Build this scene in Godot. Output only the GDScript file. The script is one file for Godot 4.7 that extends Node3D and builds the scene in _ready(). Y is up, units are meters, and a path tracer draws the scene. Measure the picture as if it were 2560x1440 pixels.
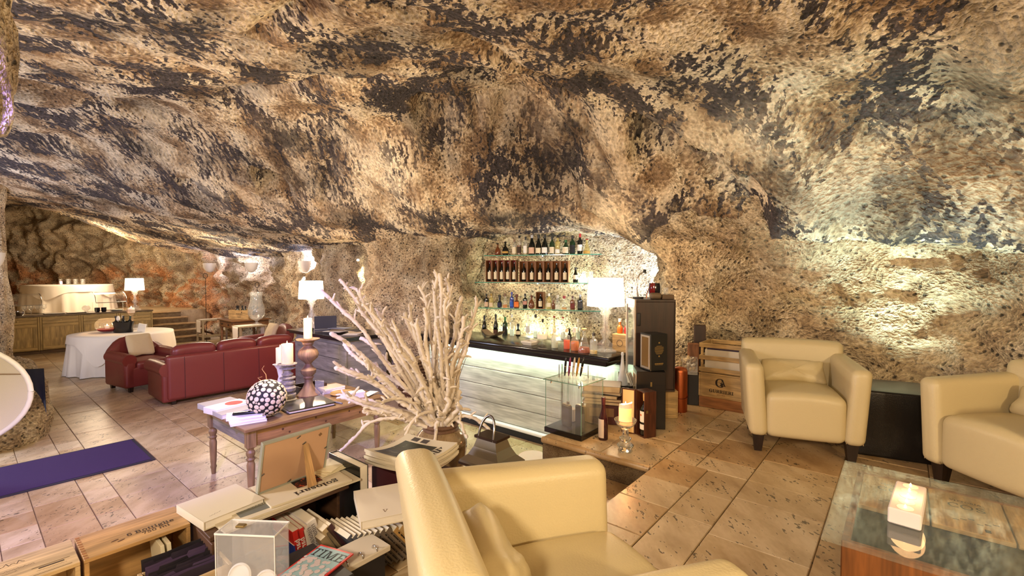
extends Node3D
# A rock-cut cave lounge with a bar. Units are metres, y is up. The lower floor is at 0, the lounge platform at U.
# GA and GB are the two directions of the floor joints; g(a, b, h) is a point in that grid.
const U := 0.7
const GA := Vector3(0.643, 0, -0.766)
const GB := Vector3(-0.766, 0, -0.643)
const YA := 50.0   # turns local x to GA
const YB := 140.0  # turns local x to GB
var rng := RandomNumberGenerator.new()
var M := {}
var used := {}
var tps_p: Array = []
var tps_w: PackedFloat64Array
var ceil_grid: PackedFloat32Array
var nz := FastNoiseLite.new()
var nz2 := FastNoiseLite.new()
var nz3 := FastNoiseLite.new()

func _ready():
	rng.seed = 7
	var cam := Camera3D.new()
	cam.name = "camera"
	cam.fov = rad_to_deg(2.0 * atan(720.0 / 1170.0))
	cam.position = Vector3(0, 1.95, 0)
	cam.rotation_degrees = Vector3(-1.9, 0, 0)
	cam.near = 0.05
	add_child(cam)
	var env := Environment.new()
	env.background_mode = Environment.BG_COLOR
	env.background_color = Color(0.0, 0.0, 0.0)
	env.tonemap_mode = Environment.TONE_MAPPER_LINEAR
	env.tonemap_exposure = 1.7
	env.sdfgi_enabled = true
	env.ssao_enabled = true
	env.ssil_enabled = true
	var we := WorldEnvironment.new()
	we.name = "environment"
	we.environment = env
	add_child(we)
	room_lights()
	make_materials()
	build_cave()
	build_floors()
	build_lounge()
	build_bar()
	build_platform_things()
	build_console()
	build_sofa_group()
	build_back_room()
	build_foreground()

# Unseen lamps placed to brighten the cave, tint the floor and light the vase.
func room_lights():
	omni("unseen_room_light", Vector3(-0.6, 2.5, 0.9), Color(1.0, 0.91, 0.78), 3.6, 0.14)  # unseen omnis out of view, lighting the near rock and armchairs
	omni("unseen_room_light", Vector3(2.2, 2.3, 0.7), Color(1.0, 0.88, 0.68), 2.8, 0.12)
	omni("unseen_room_light", Vector3(-3.6, 2.4, -0.6), Color(1.0, 0.94, 0.86), 3.6, 0.14)
	omni("unseen_cave_light", Vector3(-6.6, 1.2, -4.4), Color(0.82, 0.86, 1.0), 3.4, 0.3)  # unseen meshless omnis in mid-air, placed to brighten the cave
	omni("unseen_cave_light", Vector3(-6.4, 2.1, -10.4), Color(1.0, 0.91, 0.78), 2.0, 0.4)
	omni("unseen_cave_light", Vector3(-11.8, 2.4, -13.4), Color(1.0, 0.89, 0.74), 3.0, 0.4)
	omni("unseen_cave_light", Vector3(-1.9, 1.9, -4.6), Color(1.0, 0.90, 0.76), 1.7, 0.12)
	omni("unseen_cave_light", Vector3(-2.4, 1.6, -8.2), Color(1.0, 0.92, 0.8), 1.0, 0.2)
	spot("unseen_violet_spot", Vector3(-1.5, 2.8, -0.9), Vector3(-3.4, 0, -4.7), Color(0.60, 0.54, 1.0), 14.0, 40.0, 0.15)  # unseen spot out of view, placed to turn the left floor lavender
	var day := AreaLight3D.new()
	day.name = "unseen_left_daylight"  # unseen source at left, placed for the bright sheen on the vase
	day.area_size = Vector2(0.9, 0.7)
	day.light_color = Color(0.84, 0.84, 1.0)
	day.light_energy = 2.4
	day.shadow_enabled = true
	day.position = Vector3(-3.6, 2.0, -1.0)
	add_child(day)
	day.look_at(Vector3(-0.6, 0.8, -2.9))

func omni(nm: String, at: Vector3, c: Color, e: float, size := 0.1):
	var l := OmniLight3D.new()
	l.name = numbered(nm)
	l.light_color = c
	l.light_energy = e
	l.light_size = size
	l.omni_range = 30.0
	l.omni_attenuation = 2.0
	l.shadow_enabled = true
	l.position = at
	add_child(l)
	return l

func spot(nm: String, at: Vector3, to: Vector3, c: Color, e: float, ang: float, size := 0.04):
	var l := SpotLight3D.new()
	l.name = numbered(nm)
	l.light_color = c
	l.light_energy = e
	l.light_size = size
	l.spot_angle = ang
	l.spot_angle_attenuation = 0.9
	l.spot_range = 30.0
	l.spot_attenuation = 2.0
	l.shadow_enabled = true
	add_child(l)
	l.look_at_from_position(at, to, Vector3.UP if absf((to - at).normalized().y) < 0.98 else Vector3.RIGHT)
	return l

# ---------------------------------------------------------------- naming
func numbered(nm: String) -> String:
	var n: int = used.get(nm, 0)
	used[nm] = n + 1
	return nm if n == 0 else "%s_%03d" % [nm, n]

func tag(o: Node, label: String, cat: String, grp := ""):
	o.set_meta("label", label)
	o.set_meta("category", cat)
	if grp: o.set_meta("group", grp)
	return o

func thing(nm: String, label: String, cat: String, at: Vector3, yaw := 0.0, grp := "") -> Node3D:
	var o := Node3D.new()
	o.name = numbered(nm)
	add_child(o)
	o.position = at
	o.rotation_degrees.y = yaw
	tag(o, label, cat, grp)
	return o

func part(par: Node, nm: String, s, m: Material, label := "") -> MeshInstance3D:
	var o := MeshInstance3D.new()
	o.name = nm
	o.mesh = fin(s, m)
	par.add_child(o, true)
	if label: o.set_meta("label", label)
	return o

func one(nm: String, label: String, cat: String, s, m: Material, at: Vector3, yaw := 0.0, grp := "") -> MeshInstance3D:
	var o := MeshInstance3D.new()
	o.name = numbered(nm)
	o.mesh = fin(s, m)
	add_child(o)
	o.position = at
	o.rotation_degrees.y = yaw
	tag(o, label, cat, grp)
	return o

func struct(nm: String, s, m: Material) -> MeshInstance3D:
	var o := MeshInstance3D.new()
	o.name = nm
	o.mesh = fin(s, m)
	add_child(o)
	o.set_meta("kind", "structure")
	return o

func copy(src: Node3D, label: String, at: Vector3, yaw := 0.0, grp := "") -> Node3D:
	var o: Node3D = src.duplicate()
	var base: String = src.name
	base = base.trim_suffix(base.right(4)) if base.length() > 4 and base.right(3).is_valid_int() and base[base.length() - 4] == "_" else base
	o.name = numbered(base)
	add_child(o)
	o.position = at
	o.rotation_degrees.y = yaw
	o.set_meta("label", label)
	if grp: o.set_meta("group", grp)
	return o

func fin(s, m: Material) -> Mesh:
	if s is Mesh:
		return s
	s.generate_normals()
	var me: ArrayMesh = s.commit()
	me.surface_set_material(0, m)
	return me

func g(a: float, b: float, h := 0.0) -> Vector3:
	return GA * a + GB * b + Vector3(0, h, 0)

# ---------------------------------------------------------------- shapes
func st() -> SurfaceTool:
	var s := SurfaceTool.new()
	s.begin(Mesh.PRIMITIVE_TRIANGLES)
	return s

func tf(x := 0.0, y := 0.0, z := 0.0, yaw := 0.0, pitch := 0.0, roll := 0.0) -> Transform3D:
	return Transform3D(Basis.from_euler(Vector3(deg_to_rad(pitch), deg_to_rad(yaw), deg_to_rad(roll))), Vector3(x, y, z))

func face(s: SurfaceTool, p: Array, out: Vector3, grp := -1):
	s.set_smooth_group(grp)
	var n: Vector3 = (p[1] - p[0]).cross(p[2] - p[0])
	if n.dot(out) < 0: p.reverse()
	for i in range(1, p.size() - 1):
		s.add_vertex(p[0]); s.add_vertex(p[i + 1]); s.add_vertex(p[i])

func quad(s: SurfaceTool, a: Vector3, b: Vector3, c: Vector3, d: Vector3):
	s.add_vertex(a); s.add_vertex(c); s.add_vertex(b)
	s.add_vertex(a); s.add_vertex(d); s.add_vertex(c)

# a chamfered box
func bx(s: SurfaceTool, t: Transform3D, sz: Vector3, b := 0.003):
	var h := sz * 0.5
	b = minf(b, minf(h.x, minf(h.y, h.z)) * 0.9)
	var v := {}
	for x in [-1, 1]:
		for y in [-1, 1]:
			for z in [-1, 1]:
				var k := Vector3i(x, y, z)
				v[k] = [t * Vector3(x * h.x, y * (h.y - b), z * (h.z - b)), t * Vector3(x * (h.x - b), y * h.y, z * (h.z - b)), t * Vector3(x * (h.x - b), y * (h.y - b), z * h.z)]
				face(s, v[k].duplicate(), t.basis * Vector3(k))
	for ax in 3:
		var e := [0, 1, 2]; e.remove_at(ax)
		for sg in [-1, 1]:
			var q := []
			for c in [[-1, -1], [1, -1], [1, 1], [-1, 1]]:
				var k := Vector3i(); k[ax] = sg; k[e[0]] = c[0]; k[e[1]] = c[1]
				q.append(v[k][ax])
			var o := Vector3(); o[ax] = sg
			face(s, q, t.basis * o)
		for c in [[-1, -1], [1, -1], [1, 1], [-1, 1]]:
			var k0 := Vector3i(); k0[ax] = -1; k0[e[0]] = c[0]; k0[e[1]] = c[1]
			var k1 := k0; k1[ax] = 1
			var o := Vector3(k0); o[ax] = 0
			face(s, [v[k0][e[0]], v[k1][e[0]], v[k1][e[1]], v[k0][e[1]]], t.basis * o)

# a box whose base and top rectangles differ
func taper(s: SurfaceTool, t: Transform3D, b: Vector2, tp: Vector2, h: float, shift := Vector2.ZERO):
	var p := []
	for k in [[b, 0.0, Vector2.ZERO], [tp, h, shift]]:
		for c in [[-1, -1], [1, -1], [1, 1], [-1, 1]]:
			p.append(t * Vector3(c[0] * k[0].x * 0.5 + k[2].x, k[1], c[1] * k[0].y * 0.5 + k[2].y))
	face(s, [p[0], p[1], p[2], p[3]], t.basis * Vector3.DOWN)
	face(s, [p[4], p[5], p[6], p[7]], t.basis * Vector3.UP)
	var mid: Vector3 = (p[0] + p[2] + p[4] + p[6]) * 0.25
	for i in 4:
		var j := (i + 1) % 4
		face(s, [p[i], p[j], p[4 + j], p[4 + i]], (p[i] + p[j]) * 0.5 - mid + t.basis * Vector3(0, h * 0.5, 0))

# an upholstered or softly rounded box; bend(Vector3) may deform it
func rbox(s: SurfaceTool, t: Transform3D, sz: Vector3, r: float, n := 3, mid := 1, bend = null):
	var h := sz * 0.5
	r = minf(r, minf(h.x, minf(h.y, h.z)) * 0.999)
	var co := []
	for ax in 3:
		var l := []
		for k in n + 1: l.append(-h[ax] + r * (1.0 - cos(PI * 0.5 * k / n)) if false else -h[ax] + r * tan(PI * 0.25 * k / n))
		for k in range(1, mid): l.append(lerpf(-h[ax] + r, h[ax] - r, float(k) / mid))
		for k in n + 1: l.append(h[ax] - r * tan(PI * 0.25 * (n - k) / n))
		co.append(l)
	s.set_smooth_group(1)
	for ax in 3:
		var u := (ax + 1) % 3
		var w := (ax + 2) % 3
		for sg in [-1, 1]:
			var rows := []
			for i in co[u].size():
				var row := []
				for j in co[w].size():
					var p := Vector3()
					p[ax] = sg * h[ax]; p[u] = co[u][i]; p[w] = co[w][j]
					var q := p.clamp(-h + Vector3(r, r, r), h - Vector3(r, r, r))
					p = q + (p - q).normalized() * r
					if bend != null: p = bend.call(p)
					row.append(t * p)
				rows.append(row)
			for i in rows.size() - 1:
				for j in rows[0].size() - 1:
					if sg > 0: quad(s, rows[i][j], rows[i + 1][j], rows[i + 1][j + 1], rows[i][j + 1])
					else: quad(s, rows[i][j], rows[i][j + 1], rows[i + 1][j + 1], rows[i + 1][j])

# a turned shape: profile of (radius, height), from the bottom up the outside
func lathe(s: SurfaceTool, t: Transform3D, pr: Array, seg := 20, sq := Vector2.ONE):
	var grp := 1
	for i in pr.size() - 1:
		var a: Vector2 = pr[i]
		var b: Vector2 = pr[i + 1]
		if a.distance_to(b) < 1e-6: continue
		if i > 0:
			var d0: Vector2 = (a - pr[i - 1]).normalized()
			if d0.dot((b - a).normalized()) < 0.8: grp += 1
		s.set_smooth_group(grp)
		for j in seg:
			var c0 := Vector2.from_angle(TAU * j / seg) * sq
			var c1 := Vector2.from_angle(TAU * (j + 1) / seg) * sq
			var p0 := t * Vector3(a.x * c0.x, a.y, a.x * c0.y)
			var p1 := t * Vector3(b.x * c0.x, b.y, b.x * c0.y)
			var p2 := t * Vector3(b.x * c1.x, b.y, b.x * c1.y)
			var p3 := t * Vector3(a.x * c1.x, a.y, a.x * c1.y)
			if a.x < 1e-5: s.add_vertex(p0); s.add_vertex(p2); s.add_vertex(p1)
			elif b.x < 1e-5: s.add_vertex(p0); s.add_vertex(p3); s.add_vertex(p1)
			else: quad(s, p0, p1, p2, p3)

func V(l: Array) -> Array:
	var o := []
	for i in range(0, l.size(), 2): o.append(Vector2(l[i], l[i + 1]))
	return o

func cyl(s: SurfaceTool, t: Transform3D, r: float, h: float, seg := 16, b := 0.002, r2 := -1.0):
	if r2 < 0: r2 = r
	lathe(s, t, [Vector2(0, 0), Vector2(r - b, 0), Vector2(r, b), Vector2(r2, h - b), Vector2(r2 - b, h), Vector2(0, h)], seg)

func tube(s: SurfaceTool, pts: Array, r0: float, r1 := -1.0, seg := 8, caps := true, flat := 1.0):
	if r1 < 0: r1 = r0
	var n := pts.size()
	var up := Vector3.UP
	var rings := []
	for i in n:
		var d: Vector3 = (pts[mini(i + 1, n - 1)] - pts[maxi(i - 1, 0)]).normalized()
		if absf(d.dot(up)) > 0.95: up = Vector3.RIGHT if absf(d.x) < 0.8 else Vector3.FORWARD
		var x := d.cross(up).normalized()
		up = x.cross(d).normalized()
		var r := lerpf(r0, r1, float(i) / maxi(1, n - 1))
		var ring := []
		for j in seg:
			var a := TAU * j / seg
			ring.append(pts[i] + x * cos(a) * r + up * sin(a) * r * flat)
		rings.append(ring)
	s.set_smooth_group(2)
	for i in n - 1:
		for j in seg:
			var k := (j + 1) % seg
			quad(s, rings[i][j], rings[i][k], rings[i + 1][k], rings[i + 1][j])
	if caps:
		face(s, rings[0].duplicate(), pts[0] - pts[1])
		face(s, rings[n - 1].duplicate(), pts[n - 1] - pts[n - 2])

# an upright prism over a polygon of (x, z) points, between two heights
func prism(s: SurfaceTool, poly: PackedVector2Array, y0: float, y1: float, t := Transform3D.IDENTITY, c := 0.0):
	var ix := Geometry2D.triangulate_polygon(poly)
	var top := poly
	if c > 0.0:
		var off := Geometry2D.offset_polygon(poly, -c, Geometry2D.JOIN_MITER)
		if off.size() == 1 and off[0].size() == poly.size():
			# the offset may start at another corner
			var best := 0
			for k in poly.size():
				if off[0][k].distance_squared_to(poly[0]) < off[0][best].distance_squared_to(poly[0]): best = k
			top = PackedVector2Array()
			for k in poly.size(): top.append(off[0][(best + k) % poly.size()])
			if top[1].distance_to(poly[1]) > c * 3.0:
				top = poly
				c = 0.0
		else: c = 0.0
	for i in range(0, ix.size(), 3):
		face(s, [t * Vector3(top[ix[i]].x, y1, top[ix[i]].y), t * Vector3(top[ix[i + 1]].x, y1, top[ix[i + 1]].y), t * Vector3(top[ix[i + 2]].x, y1, top[ix[i + 2]].y)], t.basis * Vector3.UP)
		face(s, [t * Vector3(poly[ix[i]].x, y0, poly[ix[i]].y), t * Vector3(poly[ix[i + 1]].x, y0, poly[ix[i + 1]].y), t * Vector3(poly[ix[i + 2]].x, y0, poly[ix[i + 2]].y)], t.basis * Vector3.DOWN)
	var cw := Geometry2D.is_polygon_clockwise(poly)
	for i in poly.size():
		var a := poly[i]
		var b := poly[(i + 1) % poly.size()]
		var e := (b - a).normalized()
		var o := Vector3(e.y, 0, -e.x) * (-1.0 if cw else 1.0)
		var ta := top[i]
		var tb := top[(i + 1) % poly.size()]
		face(s, [t * Vector3(a.x, y0, a.y), t * Vector3(b.x, y0, b.y), t * Vector3(b.x, y1 - c, b.y), t * Vector3(a.x, y1 - c, a.y)], t.basis * o)
		if c > 0.0:
			face(s, [t * Vector3(a.x, y1 - c, a.y), t * Vector3(b.x, y1 - c, b.y), t * Vector3(tb.x, y1, tb.y), t * Vector3(ta.x, y1, ta.y)], t.basis * (o + Vector3.UP))

# a smooth sheet from f(u, v); outward is du x dv
func patch(s: SurfaceTool, nu: int, nv: int, f: Callable, grp := 3, uv := false):
	var rows := []
	for i in nu + 1:
		var row := []
		for j in nv + 1: row.append(f.call(float(i) / nu, float(j) / nv))
		rows.append(row)
	s.set_smooth_group(grp)
	for i in nu:
		for j in nv:
			var q := [[i, j], [i + 1, j + 1], [i + 1, j], [i, j], [i, j + 1], [i + 1, j + 1]]
			for k in q:
				if uv: s.set_uv(Vector2(float(k[0]) / nu, float(k[1]) / nv))
				s.add_vertex(rows[k[0]][k[1]])

# a thin sheet with two faces and a printed top: corners as (x, z) in its own axes
func sheet(w: float, d: float, th: float, bend = null, n := 8) -> SurfaceTool:
	var s := st()
	var fn := func(u, v, y):
		var p := Vector3((u - 0.5) * w, y, (v - 0.5) * d)
		return bend.call(p) if bend != null else p
	patch(s, n, n, func(u, v): return fn.call(u, 1.0 - v, th), 3, false)
	patch(s, n, n, func(u, v): return fn.call(u, v, 0.0), 4, false)
	for k in 4:
		patch(s, n, 1, func(u, v):
			var y: float = th * (1.0 - v)
			match k:
				0: return fn.call(u, 1.0, y)
				1: return fn.call(1.0 - u, 0.0, y)
				2: return fn.call(1.0, 1.0 - u, y)
			return fn.call(0.0, u, y), -1, false)
	return s

func words(par: Node, text: String, h: float, t: Transform3D, m: Material, nm := "lettering", serif := true, bold := false) -> MeshInstance3D:
	var f := SystemFont.new()
	f.font_names = PackedStringArray(["Droid Serif" if serif else "Droid Sans"])
	if bold: f.font_weight = 700
	var tm := TextMesh.new()
	tm.font = f
	tm.font_size = 48
	tm.pixel_size = h / 48.0
	tm.depth = 0.0006
	tm.text = text
	tm.curve_step = 2.0
	tm.material = m
	var o := MeshInstance3D.new()
	o.name = nm
	o.mesh = tm
	o.transform = t
	par.add_child(o, true)
	return o

# lies flat on a top, read from +z
func flat(x: float, y: float, z: float, yaw := 0.0) -> Transform3D:
	return Transform3D(Basis.from_euler(Vector3(0, deg_to_rad(yaw), 0)) * Basis.from_euler(Vector3(-PI / 2, 0, 0)), Vector3(x, y, z))

# ---------------------------------------------------------------- materials
func noise(f: float, oct := 4, sd := 1, type := FastNoiseLite.TYPE_SIMPLEX_SMOOTH) -> FastNoiseLite:
	var n := FastNoiseLite.new()
	n.noise_type = type
	n.frequency = f
	n.fractal_octaves = oct
	n.seed = sd
	return n

func grey(n: FastNoiseLite, w: int, h: int, rw := 0, rh := 0) -> PackedByteArray:
	var im := n.get_seamless_image(w, h, false, false, 0.12)
	if rw: im.resize(rw, rh, Image.INTERPOLATE_CUBIC)
	im.convert(Image.FORMAT_L8)
	return im.get_data()

func tex_l(b: PackedByteArray, w: int, h: int) -> ImageTexture:
	return ImageTexture.create_from_image(Image.create_from_data(w, h, false, Image.FORMAT_L8, b))

func tex_rgb(b: PackedByteArray, w: int, h: int) -> ImageTexture:
	return ImageTexture.create_from_image(Image.create_from_data(w, h, false, Image.FORMAT_RGB8, b))

func ramp(l: Array) -> PackedByteArray:
	# [position 0..1, Color] pairs to a 256 step table
	var o := PackedByteArray()
	for i in 256:
		var x := i / 255.0
		var k := 0
		while k < l.size() - 2 and x > l[k + 1][0]: k += 1
		var c: Color = l[k][1].lerp(l[k + 1][1], clampf((x - l[k][0]) / (l[k + 1][0] - l[k][0]), 0, 1))
		o.append(c.r8); o.append(c.g8); o.append(c.b8)
	return o

# limestone: cream to tan ground, lichen flakes where two noises agree; returns [albedo, height]
func rock_tex(n: int, flake: float, fq: float, seed_: int, cols: Array, dark: Color, pits: float) -> Array:
	var base := grey(noise(4.5 / n, 6, seed_), n, n)
	var zone := grey(noise(2.6 / n, 3, seed_ + 1), n, n)
	var fl := grey(noise(fq / n, 5, seed_ + 2), n, n / 2, n, n)
	var fl2 := grey(noise(fq * 1.9 / n, 4, seed_ + 5), n, n)
	var fine := grey(noise(60.0 / n, 3, seed_ + 3), n, n)
	var cel := noise(34.0 / n, 2, seed_ + 4, FastNoiseLite.TYPE_CELLULAR)
	cel.cellular_return_type = FastNoiseLite.RETURN_DISTANCE
	var ce := grey(cel, n, n)
	var rp := ramp(cols)
	var a := PackedByteArray(); a.resize(n * n * 3)
	var h := PackedByteArray(); h.resize(n * n)
	var dr := dark.r8; var dg := dark.g8; var db := dark.b8
	for i in n * n:
		var v: int = clampi((base[i] * 5 + fine[i] * 2 + fl2[i]) / 8, 0, 255)
		var k: float = (fl[i] * 0.62 + fl2[i] * 0.38 - 128.0 + (zone[i] - 128.0) * 0.75 + flake) * 0.09
		k = clampf(k, 0.0, 1.0)
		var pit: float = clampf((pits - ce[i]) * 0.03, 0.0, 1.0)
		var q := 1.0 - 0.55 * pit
		var m := 0.8 + 0.4 * fine[i] / 255.0
		var j := v * 3
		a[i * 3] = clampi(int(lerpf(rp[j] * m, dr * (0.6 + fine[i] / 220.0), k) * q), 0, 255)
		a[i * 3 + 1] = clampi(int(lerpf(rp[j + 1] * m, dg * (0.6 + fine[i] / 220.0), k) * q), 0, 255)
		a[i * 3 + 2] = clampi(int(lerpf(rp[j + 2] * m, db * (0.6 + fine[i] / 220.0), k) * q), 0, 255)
		h[i] = clampi(int(base[i] * 0.42 + fine[i] * 0.26 + fl2[i] * 0.28 - k * 26.0 - pit * 80.0 + 30.0), 0, 255)
	return [tex_rgb(a, n, n), tex_l(h, n, n)]

func wood_tex(sd: int) -> Array:
	var n := 512
	var f := noise(10.0 / n, 4, sd)
	var a := grey(f, 64, n, n, n)
	var b := grey(noise(40.0 / n, 3, sd + 1), 40, n, n, n)
	var c := grey(noise(3.0 / n, 2, sd + 2), n, n)
	var o := PackedByteArray(); o.resize(n * n)
	for i in n * n:
		var v := a[i] * 0.5 + b[i] * 0.35 + c[i] * 0.15
		o[i] = clampi(int(214 + (v - 128.0) * 0.55), 0, 255)
	var h := Image.create_from_data(n, n, false, Image.FORMAT_L8, o)
	var v := h.duplicate()
	v.rotate_90(CLOCKWISE)
	return [ImageTexture.create_from_image(h), ImageTexture.create_from_image(v)]

func mat(key: String, c: Color, rough := 0.6, o := {}) -> StandardMaterial3D:
	if M.has(key): return M[key]
	var m := StandardMaterial3D.new()
	m.resource_name = key
	m.albedo_color = c
	m.roughness = rough
	for k in o: m.set(k, o[k])
	M[key] = m
	return m

func tri(m: StandardMaterial3D, sc: float, world := false):
	m.uv1_triplanar = true
	m.uv1_world_triplanar = world
	m.uv1_scale = Vector3(sc, sc, sc)
	m.uv1_triplanar_sharpness = 4.0
	return m

func wood(key: String, c: Color, sc := 1.6, vert := false, rough := 0.55, bump := 0.08) -> StandardMaterial3D:
	if M.has(key): return M[key]
	var m := mat(key, c, rough, {albedo_texture = M["_wood"][1 if vert else 0], heightmap_enabled = true, heightmap_texture = M["_wood"][1 if vert else 0], heightmap_scale = bump})
	return tri(m, sc)

func glass(key: String, c: Color, alpha := 0.06) -> StandardMaterial3D:
	if M.has(key): return M[key]
	c.a = alpha
	return mat(key, c, 0.03, {transparency = BaseMaterial3D.TRANSPARENCY_ALPHA, metallic_specular = 0.6})

# coloured bottle glass or a liquid
func tint_glass(key: String, c: Color, alpha := 0.35) -> StandardMaterial3D:
	if M.has(key): return M[key]
	c.a = alpha
	return mat(key, c, 0.05, {transparency = BaseMaterial3D.TRANSPARENCY_ALPHA, metallic_specular = 0.6})

func leather(key: String, c: Color, rough := 0.42) -> StandardMaterial3D:
	if M.has(key): return M[key]
	var m := mat(key, c, rough, {heightmap_enabled = true, heightmap_texture = M["_grain"], heightmap_scale = 0.05, roughness_texture = null})
	return tri(m, 3.0)

func cloth(key: String, c: Color, bump := 0.05) -> StandardMaterial3D:
	if M.has(key): return M[key]
	var m := mat(key, c, 0.9, {heightmap_enabled = true, heightmap_texture = M["_weave"], heightmap_scale = bump, rim_enabled = true, rim = 0.2})
	return tri(m, 8.0)

func glow(key: String, c: Color, e: float) -> StandardMaterial3D:
	return mat(key, c, 0.5, {emission_enabled = true, emission = c, emission_energy_multiplier = e})

func make_materials():
	M["_wood"] = wood_tex(11)
	M["_grain"] = tex_l(grey(noise(0.07, 3, 21), 512, 512), 512, 512)
	var wv := PackedByteArray(); wv.resize(256 * 256)
	for y in 256:
		for x in 256:
			wv[y * 256 + x] = clampi(int(128 + 60 * sin(x * TAU / 4.0) * (1 if (y / 2) % 2 else -1) + rng.randf_range(-30, 30)), 0, 255)
	M["_weave"] = tex_l(wv, 256, 256)
	var cr := rock_tex(1536, -14.0, 36.0, 31, [[0.0, Color8(92, 66, 42)], [0.36, Color8(150, 124, 92)], [0.47, Color8(196, 174, 140)], [0.6, Color8(224, 208, 178)], [1.0, Color8(238, 226, 198)]], Color8(58, 52, 52), 56.0)
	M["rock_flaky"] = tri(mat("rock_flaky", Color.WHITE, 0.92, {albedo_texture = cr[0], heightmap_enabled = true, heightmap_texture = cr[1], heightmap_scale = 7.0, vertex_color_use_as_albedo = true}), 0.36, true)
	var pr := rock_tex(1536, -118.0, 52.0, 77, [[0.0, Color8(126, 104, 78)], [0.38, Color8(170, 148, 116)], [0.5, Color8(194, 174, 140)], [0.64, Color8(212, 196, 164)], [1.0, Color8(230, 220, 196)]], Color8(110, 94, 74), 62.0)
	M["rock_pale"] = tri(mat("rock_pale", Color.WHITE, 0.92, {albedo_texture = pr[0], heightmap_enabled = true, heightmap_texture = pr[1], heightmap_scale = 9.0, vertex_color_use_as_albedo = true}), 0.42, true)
	# travertine
	var n := 1024
	var ta := grey(noise(3.0 / n, 4, 51), n, n)
	var tb := grey(noise(9.0 / n, 5, 52), n, 256, n, n)
	var tc := grey(noise(42.0 / n, 3, 53), n, 512, n, n)
	var tz := grey(noise(4.0 / n, 2, 54), n, n)
	var rp := ramp([[0.0, Color8(158, 136, 106)], [0.4, Color8(188, 168, 136)], [0.6, Color8(204, 186, 156)], [1.0, Color8(218, 204, 178)]])
	var al := PackedByteArray(); al.resize(n * n * 3)
	var ht := PackedByteArray(); ht.resize(n * n)
	for i in n * n:
		var v: int = clampi(int(ta[i] * 0.35 + tb[i] * 0.45 + tc[i] * 0.2), 0, 255)
		var pit: float = clampf((tc[i] - 196.0 + (tz[i] - 140.0) * 0.35) * 0.06, 0.0, 1.0)
		for k in 3: al[i * 3 + k] = int(rp[v * 3 + k] * (1.0 - 0.45 * pit))
		ht[i] = clampi(int(150 + (tb[i] - 128) * 0.2 - pit * 110.0), 0, 255)
	var tal := tex_rgb(al, n, n)
	var tht := tex_l(ht, n, n)
	var k := 0
	for c in [Color8(240, 232, 216), Color8(250, 242, 226), Color8(226, 208, 182), Color8(255, 250, 240)]:
		var m := mat("travertine_%d" % k, c, 0.34, {albedo_texture = tal, heightmap_enabled = true, heightmap_texture = tht, heightmap_scale = 0.25, uv1_offset = Vector3(k * 0.31, k * 0.17, k * 0.43)})
		tri(m, 0.8, true)
		k += 1
	tri(mat("grout", Color8(150, 134, 108), 0.9, {albedo_texture = tal}), 1.1, true)
	tri(mat("riser_stone", Color8(150, 138, 122), 0.9, {albedo_texture = pr[0], heightmap_enabled = true, heightmap_texture = pr[1], heightmap_scale = 1.2}), 1.9, true)

# ---------------------------------------------------------------- the cave
func phi(r2: float) -> float:
	return 0.0 if r2 < 1e-9 else 0.5 * r2 * log(r2)

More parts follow.
